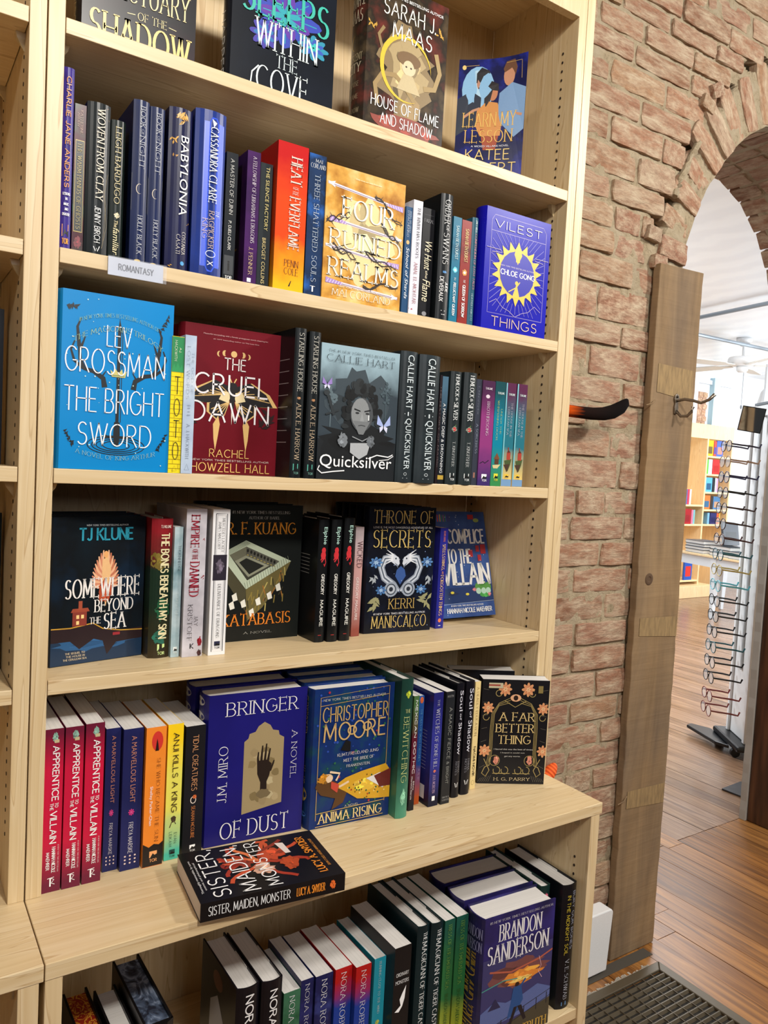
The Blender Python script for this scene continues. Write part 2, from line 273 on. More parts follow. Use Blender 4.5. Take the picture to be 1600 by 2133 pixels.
def art(it,asp):
    """one print instruction -> list of (verts,faces,colour,istext)"""
    k=it[0]; o=[]
    def poly(p,c): o.append((list(p),[tuple(range(len(p)))],c))
    def fp(p,c): v,f=fan(list(p)); o.append((v,f,c))
    def ln(p,w_,c,t=0): v,f=line(p,w_,asp,t); o.append((v,f,c))
    if k=='R': poly([(it[1],it[2]),(it[3],it[2]),(it[3],it[4]),(it[1],it[4])],it[5])
    elif k=='P': poly(it[1],it[2])
    elif k=='E': fp(ellipse(it[1],it[2],it[3],it[4],18),it[5])
    elif k=='L': ln(it[1],it[2],it[3])
    elif k=='BLOB':
        _,u,v,ru,rv,c,sd=it; R=random.Random(sd); fp(ellipse(u,v,ru,rv,26,.45,sd),c)
        h=[int(c[i:i+2],16) for i in(0,2,4)]
        for j in range(9):
            t=R.uniform(.65,1.35); cc='%02x%02x%02x'%tuple(max(0,min(255,int(x*t))) for x in h); a=R.uniform(0,6.28); r=R.uniform(0,.65)
            fp(ellipse(u+ru*r*math.cos(a),v+rv*r*math.sin(a),ru*R.uniform(.12,.4),rv*R.uniform(.12,.4),10,.5,sd+j),cc)
    elif k=='ARC':
        _,u,v,ru,rv,a0,a1,wd,c=it; n=28; A=[];B=[]
        full=abs(a1-a0)>=359
        for i in range(n+1):
            t=i/n; a=math.radians(a0+(a1-a0)*t); q=wd*(1 if full else math.sin(PI*t)); A.append((u+(ru+q/2)*math.cos(a),v+(rv+q/2/asp)*math.sin(a))); B.append((u+(ru-q/2)*math.cos(a),v+(rv-q/2/asp)*math.sin(a)))
        o.append((A+B,[(i,i+1,n+2+i,n+1+i) for i in range(n)],c))
    elif k=='DOTS':
        _,c,n,sd=it; R=random.Random(sd)
        for j in range(n): fp(ellipse(R.uniform(.03,.97),R.uniform(.02,.98),*( (lambda r:(r,r/asp))(R.uniform(.003,.008)*(2.2 if sd in(131,132,133) else 1))),6),c)
    elif k=='DOTG':
        _,u0,v0,u1,v1,c,n,sd=it; R=random.Random(sd)
        for j in range(n):
            u=R.uniform(u0,u1); vv=R.uniform(v0+(.02 if u>.6 else .06),v1-.05*(u<.6)); fp(ellipse(u,vv,.011,.008,5),R.choice([c,'8c6010','f4d878','1c5a3a']))
    elif k=='BRK':
        _,v0,v1,c=it; n=22
        for j in range(n):
            v=v0+(v1-v0)*j/n; ln([(0,v),(1,v)],.03,c); x=.35 if j%2 else .8; ln([(x,v),(x,v+(v1-v0)/n)],.03,c)
    elif k in('VINE',):
        _,u,v,c,n,sd=it; R=random.Random(sd)
        for j in range(n):
            a=R.uniform(0,6.28); p=[(u,v)]
            for q in range(9): a+=R.uniform(-.5,.55); p.append((p[-1][0]+.06*math.cos(a),p[-1][1]+.06*math.sin(a)/asp))
            p=[(min(.98,max(.02,x)),min(.5,max(.02,y))) for x,y in p]; ln(p,.03,c,.8)
    elif k=='LEAF':
        _,u,v,s,c,n,sd=it; R=random.Random(sd)
        for j in range(n):
            a=R.uniform(0,6.28); r=s*R.uniform(.1,1); cu,cv=u+r*math.cos(a),v+r*math.sin(a)/asp; b=R.uniform(0,6.28); L_=s*.55; W_=s*.2
            p=[(cu+L_*math.cos(b),cv+L_*math.sin(b)/asp),(cu-W_*math.sin(b),cv+W_*math.cos(b)/asp),(cu-L_*math.cos(b),cv-L_*math.sin(b)/asp),(cu+W_*math.sin(b),cv-W_*math.cos(b)/asp)]
            poly([(min(.99,max(.01,x)),min(.99,max(.01,y))) for x,y in p],c)
    elif k=='FLOWER':
        _,u,v,ru,rv,c1,c2,c3=it
        for ring,(s,c,n) in enumerate(((1,c1,8),(.72,c2,7),(.42,c3,6))):
            for j in range(n):
                a=2*PI*j/n+ring*.4; cu,cv=u+ru*s*.55*math.cos(a),v+rv*s*.55*math.sin(a)
                p=[(cu+ru*s*.45*math.cos(a)*math.cos(t)-ru*s*.22*math.sin(a)*math.sin(t),cv+rv*s*.45*math.sin(a)*math.cos(t)+rv*s*.22*math.cos(a)*math.sin(t)) for t in [2*PI*i/10 for i in range(10)]]
                fp(p,c)
                if ru>.2: ln([(cu-ru*s*.35*math.cos(a),cv-rv*s*.35*math.sin(a)),(cu+ru*s*.3*math.cos(a),cv+rv*s*.3*math.sin(a))],.008,c3)
    elif k=='ARROW':
        _,u0,v0,u1,v1=it; ln([(u0,v0),(u1,v1)],.03,'e8dce8'); ln([(u0,v0+.003),(u1,v1+.003)],.008,'8a7a90'); d=1 if u1>u0 else -1
        poly([(u0,v0),(u0+.09*d,v0-.025+(v1-v0)*.09),(u0+.07*d,v0+(v1-v0)*.07),(u0+.09*d,v0+.025+(v1-v0)*.09)],'f4f0f4')
        e=.22; mu=u1-(u1-u0)*e; mv=v1-(v1-v0)*e; poly([(mu,mv-.008),(u1,v1-.022),(u1,v1+.02),(mu,mv+.012)],'b090d0')
        for j in range(6): t=j/6; x=mu+(u1-mu)*t; y=mv+(v1-mv)*t; ln([(x,y-.012),(x+.02*d,y+.014)],.006,'f0e8f8')
    elif k=='THORN':
        _,u0,v0,u1,v1,sd=it; R=random.Random(sd)
        for q in range(2):
            p=[]; n=14; ph=R.uniform(0,6)
            for j in range(n+1): t=j/n; p.append((u0+(u1-u0)*t,v0+(v1-v0)*t+.022*math.sin(ph+t*9)))
            ln(p,.013,'241a1c',.5)
            for j in range(1,n,2):
                x,y=p[j]; ln([(x,y),(x+R.uniform(-.04,.04),y+R.choice([-1,1])*.025)],.008,'241a1c',.8)
    elif k=='SUN':
        _,u,v,ru,rv,c,n=it; fp(ellipse(u,v,ru,rv,36),c)
        for j in range(n):
            a=2*PI*(j+.5)/n; b=PI/n*.8; poly([(u+ru*math.cos(a-b),v+rv*math.sin(a-b)),(u+ru*1.3*math.cos(a),v+rv*1.3*math.sin(a)),(u+ru*math.cos(a+b),v+rv*math.sin(a+b))],c)
    elif k=='RAYS':
        _,u,v,r0,r1,rr,c,n=it
        for j in range(n):
            a=2*PI*j/n; p0=(u+r0*1.2*math.cos(a),v+r0*1.25*math.sin(a)/asp*1.15); p1=(min(.92,max(.09,u+rr*1.1*math.cos(a))),min(.84,max(.19,v+rr*math.sin(a)*.95))); ln([p0,p1],.005,c)
    elif k=='ANTLER':
        bk='15181c'
        for s in(-1,1):
            m=lambda x:.5+s*(x)+ (0 if s<0 else .02)
            ln([(m(.12),.525),(m(.135),.475),(m(.22),.44),(m(.30),.43),(m(.34),.38),(m(.35),.3)],.05,bk,.5); ln([(m(.31),.43),(m(.39),.39),(m(.42),.33),(m(.39),.28)],.03,bk,.6)
            ln([(m(.345),.33),(m(.3),.25)],.03,bk,.7); ln([(m(.35),.31),(m(.37),.2),(m(.34),.15)],.035,bk,.7); ln([(m(.15),.47),(m(.11),.43)],.02,bk,.7)
        poly([(.485,.2),(.5,.12),(.515,.2),(.515,.8),(.485,.8)],bk); ln([(.5,.14),(.53,.22),(.53,.72)],.006,bk); poly([(.475,.72),(.525,.72),(.53,.79),(.52,.86),(.48,.86),(.47,.79)],bk); ln([(.4,.805),(.6,.805)],.018,bk); fp(ellipse(.4,.805,.012,.012,8),bk); fp(ellipse(.6,.805,.012,.012,8),bk)
        for i,(ru,rv) in enumerate(((.26,.055),(.22,.044),(.18,.034),(.12,.024))):
            vv,ff,c=art(('ARC',.5,.855,ru,rv,0,360,.008,bk),asp)[0]; o.append((vv,ff,c))
        R=random.Random(5)
        for (u,v,s) in((.04,.09,1),(.95,.13,-1),(.04,.83,1),(.95,.83,-1)):
            for j in range(11):
                t=j/11; cu=u+s*.09*t*(1 if v<.5 else .9); cv=v+(.1 if s<0 else -.01 if v<.5 else .08)*(t-.5)*1.0; b=R.uniform(-.6,.6)+(PI/3 if j%2 else -PI/3)
                L_=.035; W_=.011; poly([(cu+L_*math.cos(b),cv+L_*math.sin(b)/asp),(cu-W_*math.sin(b),cv+W_*math.cos(b)/asp),(cu,cv),(cu+W_*math.sin(b),cv-W_*math.cos(b)/asp)],bk)
    elif k=='CROWN':
        _,u,v=it; c='d8cc7a'; poly([(u-.06,v+.04),(u-.075,v),(u-.04,v+.02),(u-.03,v-.008),(u,v+.018),(u+.03,v-.008),(u+.04,v+.02),(u+.075,v),(u+.06,v+.04)],c); ln([(u-.055,v+.032),(u+.055,v+.032)],.012,'8a9a6a')
    elif k=='MOON':
        _,u,v,c=it
        fp(ellipse(u,v,.032,.022,16),c)
        for s in(-1,1):
            for j,(d,w_) in enumerate(((.085,.035),(.145,.022))):
                vv,ff,cc=art(('ARC',u+s*d,v+.008*j,.022,.018,(90 if s<0 else 270),(270 if s<0 else 450),w_*.8,c),asp)[0]; o.append((vv,ff,cc))
    elif k=='MOTH':
        bk='1a1416'; gd='e0b874'
        for s in(-1,1):
            m=lambda x:.5+s*x
            for c,g in((gd,1.0),(bk,.9)):
                poly([(m(.02),.4),(m(.2*g),.36+.01*(1-g)),(m(.4*g),.43),(m(.49*g),.515),(m(.3*g),.52),(m(.05),.5)],c)
                poly([(m(.02),.46),(m(.26*g),.52),(m(.26*g),.58),(m(.16*g),.63),(m(.05),.56)],c)
            poly([(m(.14),.6),(m(.19),.66),(m(.18),.76),(m(.16),.84),(m(.14),.76),(m(.12),.66)],gd)
            for j in range(6): t=j/6; ln([(m(.03),.45),(m(.12+.34*t),.40+.1*t)],.007,gd)
            for j in range(5): t=j/5; ln([(m(.03),.5),(m(.08+.17*t),.6-.05*t)],.008,gd)
            poly([(m(.01),.44),(m(.1),.43),(m(.14),.49),(m(.04),.51)],'ecd8a8'); ln([(m(.005),.38),(m(.035),.34)],.012,gd); fp(ellipse(m(.3),.46,.018,.012,8),gd); fp(ellipse(m(.3),.46,.011,.007,8),bk)
        poly([(.465,.39),(.535,.39),(.52,.54),(.5,.57),(.48,.54)],bk); poly([(.49,.55),(.51,.55),(.5,.66)],'f0e4d0'); fp(ellipse(.5,.39,.045,.022,12),bk)
    elif k=='TREE':
        _,u,v,c=it; R=random.Random(int(u*100)); ln([(u,v),(u,v+.25)],.012,c)
        for j in range(26): a=R.uniform(0,6.28); fp(ellipse(u+.09*R.random()*math.cos(a),v+.02+.1*R.random()*math.sin(a),.02,.012,7,.3,j),c)
    elif k=='HAIR':
        R=random.Random(4)
        for j in range(70):
            a=PI+PI*R.random()*1.0+R.uniform(-.5,.5); r=R.uniform(.6,1.05); fp(ellipse(.53+.23*r*math.cos(a),.46+.2*r*math.sin(a)+(.1 if R.random()<.3 else 0),R.uniform(.03,.06),R.uniform(.02,.045),8,.3,j),R.choice(['15181a','1f2325','2a2f32','0f1113']))
    elif k=='BFLY':
        _,u,v,s,c=it
        for d in(-1,1): poly([(u,v),(u+d*s*.9,v-s*.9),(u+d*s*1.0,v-s*.1),(u+d*s*.2,v+s*.1)],c); poly([(u,v),(u+d*s*.6,v+s*.15),(u+d*s*.5,v+s*.6),(u+d*s*.1,v+s*.3)],'d8dcf4')
        ln([(u,v-s*.3),(u,v+s*.4)],s*.12,'20242c')
    elif k=='WING':
        _,u,v,s,c=it
        for j in range(11):
            t=j/10; a=-PI/2+s*(.05+1.5*t); L_=.2*(1-.45*t); b0=(u-.02*s+s*.04*t,v-.02+.1*t); p1=(b0[0]+s*.0+L_*.8*math.sin(abs(a+PI/2))*s,b0[1]-L_*math.cos(a+PI/2)*.75)
            ln([b0,((b0[0]+p1[0])/2+s*.01,(b0[1]+p1[1])/2),p1],.042,c if j%2 else 'f0b890',.7)
    elif k=='COURT':
        P_=[(.05,.36),(.34,.26),(.88,.42),(.36,.62)]; st='b8c4ac'; dk='3a3a30'
        poly([(.05,.36),(.36,.62),(.36,.78),(.14,.56)],'4a4632'); poly([(.36,.62),(.88,.42),(.8,.54),(.56,.76),(.38,.86)],'6a6038')
        R=random.Random(9)
        for j in range(34): u=.36+.46*R.random(); v=.62+.2*R.random()-(u-.36)*.35; ln([(u,v),(u+R.uniform(-.05,.03),v+.06)],.012,R.choice(['8c7a3c','b8a860','3c3826','a06a30']))
        poly(P_,st); q=[(.16,.365),(.345,.305),(.74,.42),(.37,.555)]; poly(q,dk); poly([(.16,.365),(.345,.305),(.345,.37),(.22,.41)],'6a6a58'); poly([(.345,.305),(.74,.42),(.66,.46),(.345,.37)],'54544a')
        for j in range(9): t=(j+.5)/9; x=.345+(.7-.345)*t; y=.33+(.43-.33)*t; fp(ellipse(x,y,.013,.014,8),'1c1c18'); ln([(x-.01,y+.03),(x+.012,y+.034)],.008,'a89a50')
        q2=[(.22,.41),(.345,.37),(.62,.45),(.38,.53)]; poly(q2,'8a8c78'); poly([(.27,.42),(.35,.39),(.56,.45),(.39,.51)],'1c1e1a')
        for j in range(20):
            t=j/20; ln([(.05+(.34-.05)*t,.36-.1*t),(.05+(.34-.05)*t+.06,.37-.1*t+.01)],.004,'7a8470'); ln([(.36+.52*t,.62-.2*t),(.36+.52*t-.02,.6-.2*t-.03)],.004,'7a8470')
        for (u,v) in((.06,.63),(.17,.72),(.3,.71),(.47,.7),(.6,.66),(.4,.78),(.7,.6),(.2,.66)): poly([(u,v),(u+.05,v-.02),(u+.07,v+.035),(u+.02,v+.045)],'eceade')
    elif k=='MONK':
        _,u,v=it; c='d03038'; fp(ellipse(u,v-.06,.2,.025,10),c); fp(ellipse(u-.02,v-.02,.24,.035,12),c); ln([(u+.15,v),(u+.25,v+.04),(u+.1,v+.07),(u+.05,v+.05)],.08,c); ln([(u-.1,v-.01),(u-.25,v+.02)],.09,c); ln([(u,v+.01),(u-.18,v+.035)],.1,c)
    elif k=='DRAG':
        for s in(-1,1):
            m=lambda x:.5+s*x
            p=[(m(.03),.68),(m(.1),.62),(m(.24),.56),(m(.29),.48),(m(.24),.41),(m(.12),.4),(m(.05),.44)]; ln(p,.1,'8a94a4'); ln(p,.065,'c8d0dc'); ln(p,.02,'5a6474')
            for r_,c in((.1,'9aa4b4'),(.075,'3a4250'),(.06,'b8c0cc'),(.03,'2a303c')): fp(ellipse(m(.13),.655,r_,r_/asp,16),c)
            poly([(m(.04),.4),(m(.14),.37),(m(.16),.43),(m(.05),.475),(m(.02),.45)],'d4dae4'); poly([(m(.05),.46),(m(.1),.44),(m(.04),.49)],'6a7484')
            for j in range(5): t=j/5; ln([(m(.12),.38+.01*j),(m(.22+.05*t),.34+.03*j)],.022,'e8ecf2',.8)
            fp(ellipse(m(.08),.41,.012,.008,6),'1c2838')
        poly([(.44,.5),(.5,.47),(.56,.5),(.58,.55),(.5,.62),(.42,.55)],'3a5a9a')
    elif k=='FROG':
        _,u,v=it
        for d in(-.09,0,.08): fp(ellipse(u+d,v,.055,.045,14),'5a9a4a'); fp(ellipse(u+d,v+.035,.045,.03,12),'b8dcc8')
        fp(ellipse(u-.02,v-.04,.06,.03,12),'4a8a3c'); fp(ellipse(u-.05,v-.05,.01,.008,6),'f8f4c8'); fp(ellipse(u+.03,v-.045,.01,.008,6),'f8f4c8')
    elif k=='BKS':
        _,u0,v0,u1,v1=it; R=random.Random(8)
        for j in range(12): x=u0+(u1-u0)*j/12; poly([(x,v0+.01*R.random()),(x+.016,v0+.01*R.random()),(x+.016,v1),(x,v1)],R.choice(['4a8a4a','c84838','e0b040','3a6ac0','8a5ac0','202830']))
    elif k=='HANDW':
        w1='a8946c'; A=[(.36,.82),(.36,.33),(.4,.31),(.41,.28),(.47,.27),(.5,.235),(.56,.21),(.62,.235),(.65,.27),(.71,.28),(.72,.31),(.77,.33),(.77,.78)]
        fp(A,w1); R=random.Random(2)
        for j in range(16): fp(ellipse(R.uniform(.42,.71),R.uniform(.34,.75),.05,.035,10,.4,j),R.choice(['b8a47c','948058','c4b48c','86744e','a08c66']))
        bk='241a16'; fp([(.5,.5),(.52,.47),(.6,.47),(.65,.5),(.63,.58),(.605,.62),(.61,.7),(.54,.7),(.54,.62),(.505,.56)],bk)
        for p in ([(.515,.52),(.505,.45),(.51,.41)],[(.54,.5),(.545,.42),(.55,.37)],[(.575,.5),(.585,.41),(.59,.36)],[(.605,.5),(.62,.43),(.63,.395)],[(.635,.55),(.66,.51),(.675,.48)]): ln(p,.026,bk,.5)
        fp(ellipse(.57,.7,.09,.035,14,.3,3),'7a6a4c')
    elif k=='NOUV':
        g='a8945c'
        for s in(-1,1):
            m=lambda x:.5+s*x
            for d in(0,.025,.05):
                ln([(m(.08-d*.3),.22-d),(m(.24),.25-d*.5),(m(.3+d*.8),.33),(m(.31+d*.8),.5),(m(.31+d*.8),.7),(m(.33+d),.82)],.008,g)
            vv=arc(m(.42),.36,.045,.03,0,300,12); ln(vv,.01,g); vv=arc(m(.25),.13,.045,.03,0,300,12); ln(vv,.01,g)
            ln([(m(.33),.82),(m(.4),.84),(m(.44),.9),(m(.38),.93),(m(.33),.87),(m(.42),.76)],.012,g)
            ln(arc(m(.1),.87,.05,.035,-90,200,14),.01,g); ln(arc(m(.22),.87,.05,.035,-90,200,14),.01,g); ln([(m(.02),.9),(m(.15),.9),(m(.28),.9)],.01,g)
            ln(arc(m(.26),.775,.075,.05,0,360,18),.008,g)
            for j in range(7): a=-.3+.25*j; ln([(m(.4),.1+.12*j),(m(.48),.1+.12*j+.03*math.sin(a))],.005,'6a6458')
            for j in range(6): ln([(m(.3+.03*j),.92+.005*j),(m(.34+.03*j),.98)],.005,'6a6458')
        ln([(.34,.2),(.5,.26),(.66,.2)],.01,g); ln([(.42,.17),(.5,.145),(.58,.17),(.5,.195),(.42,.17)],.012,'c8b078')
    return o
def ptext(it,wd,ht):
    out=[]
    if it[0]=='ARCTX':
        _,t,uc,v0,hw,sag,st,c,hh=it; L=2*hw*wd
        for v,f in layout(t,st,L,hh*ht):
            out.append(([(uc-hw+p[0]/wd, v0+hh-p[1]/ht+sag*((uc-hw+p[0]/wd-uc)/hw)**2) for p in v],f,c))
        return out
    _,t,s0,v0,s1,v1,st,c,rot=it
    W_=(s1-s0)*wd; H_=(v1-v0)*ht
    if rot==0: 
        for v,f in layout(t,st,W_,H_): out.append(([(s0+p[0]/wd,v1-p[1]/ht) for p in v],f,c))
    elif rot==1:
        for v,f in layout(t,st,H_,W_): out.append(([(s0+p[1]/wd,v0+p[0]/ht) for p in v],f,c))
    else:
        for v,f in layout(t,st,H_,W_): out.append(([(s1-p[1]/wd,v1-p[0]/ht) for p in v],f,c))
    return out
def prints(items,wd,ht,fmap,parent,extra=0.):
    """fmap(u,v,off)->local xyz. builds the artwork part and the lettering part"""
    if not items: return
    mb=MB(); mats=[]; idx={}; off=.0002
    for it in items:
        if it[0] in('T','ARCTX'): continue
        for v,f,c in art(it,ht/wd):
            if c not in idx: idx[c]=len(mats); mats.append(plain(c,.38))
            mb.add([fmap(min(.997,max(.003,p[0])),min(.997,max(.003,p[1])),off) for p in v],f,idx[c]); off+=.000009
    if mb.v: mb.build('cover_artwork',mats,parent)
    toff=max(.0010,off+.0001)+extra
    for it in items:
        if it[0] in('T','ARCTX'):
            tb=MB(); cc=None
            for v,f,c in ptext(it,wd,ht): tb.add([fmap(p[0],p[1],toff) for p in v],f); cc=c
            if cc: tb.build('lettering',plain(cc,.38),parent)
# ---------------------------------------------------------------- books
def book(b,label=None,group=None,loc=None,plainback=False):
    w_,t,h=b['w'],b['t'],b['h']; hard=b['k']=='h'; spine_out=b['o']=='s'
    if spine_out: L=(b['x0']+t,b['y'],b['z']+.0003); rot=(0,0,PI/2)
    else: L=(b['x0'],b['y'],b['z']+.0003); rot=(b.get('rx',0),0,b['rz'])
    if loc: L=loc
    root=thing('book',label or b['l'],'book',L,rot,group or b['g'])
    cm=covermat(b['c']); th=min(.0024 if hard else .0005,t*.2); bl=min(.006,t*.16) if hard else 0
    n=8 if hard else 1
    bx=lambda y:-bl*(1-((y/t)*2-1)**2) if bl else 0.
    op=[(w_,0)]+[(bx(t*i/n),t*i/n) for i in range(n+1)]+[(w_,t)]
    ip=[(w_,t-th)]+[(bx(th+(t-2*th)*i/n)+th,th+(t-2*th)*i/n) for i in range(n,-1,-1)]+[(w_,th)]
    curl=b.get('curl')
    def cy(u,v): return -.020*u**2.2*(1-.45*v)-.002 if curl else 0.
    mb=MB(); mb.prism(op+ip,0,h)
    cov=recalc(mb.build('cover',cm,root)); 
    if curl:
        mb=MB(); nn=12; V_=[];F_=[]
        for i in range(nn+1):
            for j in range(5): u=i/nn; v=j/4; V_.append((u*w_*.985,cy(u,v),h*(1-v)+.006*u**3*(1-v)))
        for i in range(nn):
            for j in range(4): a=i*5+j; F_.append((a,a+1,a+6,a+5))
        mb.add(V_,F_); mb.add([(x,y+.0006,z) for x,y,z in V_],[f[::-1] for f in F_]); mb.build('front_cover',cm,root)
    ins=.004 if hard else .0006; zt=.0035 if hard else .0
    pg=[(w_-ins,th*1.02)]+[(bx(th+(t-2*th)*i/n)+th*1.3,th+(t-2*th)*i/n) for i in range(n+1)]+[(w_-ins,t-th*1.02),(w_-ins-.0015,t/2)]
    mb=MB(); mb.prism(pg,zt if hard else .0003,h-zt if hard else h-.0003); pb=recalc(mb.build('page_block',b.get('pm') or (PAPW if (not hard or b['row'] in 'EF') else PAP),root))
    if hard and b['row'] in 'DEF':
        mb=MB(); mb.box(w_*.3,th,h-.0045,w_*.62,th+.0006,h-.0008); mb.build('jacket_flap',plain('e8e6e2',.5),root)
    if plainback: return root
    if spine_out or b['s']:
        prints(b['s'],t,h,lambda u,v,o:(bx(t*(1-u))-o,t*(1-u),h*(1-v)),root,.0006 if hard else 0.)
    prints(b['f'],w_,h,(lambda u,v,o:(u*w_,-o,h*(1-v))) if not curl else (lambda u,v,o:(u*w_*.985,cy(u,v)-o,h*(1-v)+.006*u**3*(1-v))),root)
    if b.get('b'): prints(b['b'],w_,h,lambda u,v,o:(w_*(1-u),t+o,h*(1-v)),root)
    return root
# ================================================================ SETTING
YW=.275; FZ=-.05; YB=.595   # brick wall face, floor level, far face of the wall
IN=[(1.597,FZ),(1.597,1.784),(1.605,1.836),(1.624,1.902),(1.655,1.973),(1.69,2.03),(1.735,2.088),(1.79,2.15),(1.85,2.2),(1.925,2.243),(2.03,2.275),(2.13,2.283),(2.25,2.27),(2.38,2.22),(2.5,2.12),(2.58,2.0),(2.65,1.80),(2.66,FZ)]
def noise2(x,z): return math.sin(x*91+z*37)*.4+math.sin(x*43-z*71+1.3)*.35+math.sin(x*151+z*113)*.25
# mortar face of the arch wall, cut to the arch outline, plus the passage inside
def inarch(x,z):
    n=len(IN); c=False; j=n-1
    for i in range(n):
        (xi,zi),(xj,zj)=IN[i],IN[j]
        if (zi>z)!=(zj>z) and x<(xj-xi)*(z-zi)/(zj-zi)+xi: c=not c
        j=i
    return c
def crack(z):
    P_=[(-1,1.62),(1.76,1.62),(1.785,1.455),(1.83,1.462),(1.94,1.522),(2.04,1.572),(2.15,1.622),(2.255,1.695),(2.357,1.79),(2.42,1.90),(2.46,2.1),(3,2.1)]
    for (a,x0),(b,x1) in zip(P_,P_[1:]):
        if a<=z<=b: return x0+(x1-x0)*(z-a)/(b-a)
    return 1.6
mb=MB()
def stripwall(xa,xb,z0f,z1,step=.013):
    nx=max(1,int((xb-xa)/step)); V=[];F=[]
    for i in range(nx+1):
        x=xa+(xb-xa)*i/nx; z0=z0f(x); nz=int(3.4/.02)
        for j in range(nz+1):
            z=z0+(z1-z0)*j/nz; ck=crack(z); dq=abs(x-ck-.004)-.017; V.append((x,YW+.0055+.0035*noise2(x,z)+(.09*math.exp(-max(0,dq)*160) if 1.77<z<2.42 and math.sin(z*37)>-.35 else 0),z))
    for i in range(nx):
        for j in range(nz): a=i*(nz+1)+j; F.append((a,a+nz+1,a+nz+2,a+1))
    mb.add(V,F)
def topz(x):
    for (x0,z0),(x1,z1) in zip(IN[1:-1],IN[2:]):
        if x0<=x<=x1: return z0+(z1-z0)*(x-x0)/(x1-x0)
    return 1.8
stripwall(.80,1.597,lambda x:FZ,2.75); stripwall(1.597,2.66,topz,2.75); stripwall(2.66,3.2,lambda x:FZ,2.75)
mb.box(-1.6,YW+.01,FZ,.80,YB,2.75)
# wall top, ends and the far face
n=len(IN)
mb.add([(x,YW+.012,z) for x,z in IN]+[(x,YB,z) for x,z in IN],[(i,i+1,n+i+1,n+i) for i in range(n-1)])
mb.box(.8,YB-.004,FZ,1.597,YB,2.75); mb.box(2.66,YB-.004,FZ,3.2,YB,2.75)
fp=[(x,z) for x,z in IN[1:-1]]
mb.add([(x,YB,z) for x,z in fp]+[(x,YB,2.75) for x,z in fp],[(i,i+1,len(fp)+i+1,len(fp)+i) for i in range(len(fp)-1)])
wall=struct(mb.build('wall_back',MOR))
# brick meshes: an uneven block face, shared by scaled copies
def brickmesh(sd):
    R=random.Random(sd); nx,nz=5,3; V=[];F=[]
    for layer,(ins,y) in enumerate(((0,.5),(0,.07),(.014,0.))):
        for i in range(nx+1):
            for j in range(nz+1):
                u=i/nx-.5; v=j/nz-.5; e=(i in(0,nx)) or (j in(0,nz)); q=1-ins*(2.2 if e else 0)
                jx=R.uniform(-.012,.012); jz=R.uniform(-.035,.035); cr=.965 if (i in(0,nx) and j in(0,nz)) else 1
                if layer==2 or e: V.append(((u*q+jx)*cr,y+(R.uniform(-.035,.035) if layer==2 else 0)+(.03 if e and layer==2 else 0),(v*(q if ins==0 else 1-ins*3.4*e)+jz*(1 if e or layer==2 else 0))*cr))
                else: V.append((u,y,v))
    S=(nx+1)*(nz+1); ring=[i*(nz+1) for i in range(nx+1)]+[nx*(nz+1)+j for j in range(1,nz+1)]+[i*(nz+1)+nz for i in range(nx-1,-1,-1)]+[j for j in range(nz-1,0,-1)]
    for a,b in ((0,S),(S,2*S)):
        for k in range(len(ring)): p,q=ring[k],ring[(k+1)%len(ring)]; F.append((a+p,a+q,b+q,b+p))
    for i in range(nx):
        for j in range(nz): a=2*S+i*(nz+1)+j; F.append((a,a+nz+1,a+nz+2,a+1))
    me=bpy.data.meshes.new('brick'); me.from_pydata(V,[],F); me.materials.append(BRK); me.update()
    bm=bmesh.new(); bm.from_mesh(me); bmesh.ops.delete(bm,geom=[v for v in bm.verts if not v.link_faces],context='VERTS'); bmesh.ops.recalc_face_normals(bm,faces=bm.faces); bm.to_mesh(me); bm.free()
    return me
BM=[brickmesh(i) for i in range(9)]; RB=random.Random(11)
def brick(cx,cz,w_,h_,y=None,rot=0,dep=.05,parent=wall,ry=0):
    o=bpy.data.objects.new('brick',RB.choice(BM)); COL.objects.link(o); o.parent=parent
    o.location=(cx,(YW+RB.uniform(-.005,.004)) if y is None else y,cz); o.rotation_euler=(ry,rot,0); o.scale=(w_,dep,h_); return o
COURSE=[(2.336,2.386,[1.297,1.478]),(2.281,2.336,[1.224,1.382]),(2.224,2.281,[1.353,1.574]),(2.157,2.224,[1.273,1.479]),(2.092,2.157,[1.388,1.59]),(2.024,2.092,[1.283,1.48]),(1.95,2.024,[1.391]),(1.889,1.95,[1.301,1.502]),(1.826,1.889,[1.321,1.42]),(1.763,1.826,[1.326]),(1.692,1.763,[1.401]),(1.606,1.692,[1.281]),(1.547,1.606,[1.371]),(1.471,1.547,[1.263]),(1.407,1.471,[1.391]),(1.347,1.407,[1.266]),(1.274,1.347,[1.358]),(1.197,1.274,[1.4]),(1.132,1.197,[1.25,1.353]),(1.068,1.132,[1.433]),(1.002,1.068,[1.349]),(.936,1.002,[1.259]),(.867,.936,[1.381]),(.804,.867,[1.277]),(.738,.804,[1.271]),(.667,.738,[1.365]),(.606,.667,[1.279]),(.543,.606,[1.396]),(.482,.543,[1.281]),(.422,.482,[1.28,1.379]),(.343,.422,[1.336]),(.281,.343,[1.4]),(.22,.281,[1.3]),(.152,.22,[1.41]),(.093,.152,[1.32]),(.03,.093,[1.4]),(-.045,.03,[1.31])]
z=2.386
for k in range(6): COURSE.append((z,z+.062,[1.32+.1*(k%2),1.52+.1*(k%2)])); z+=.062
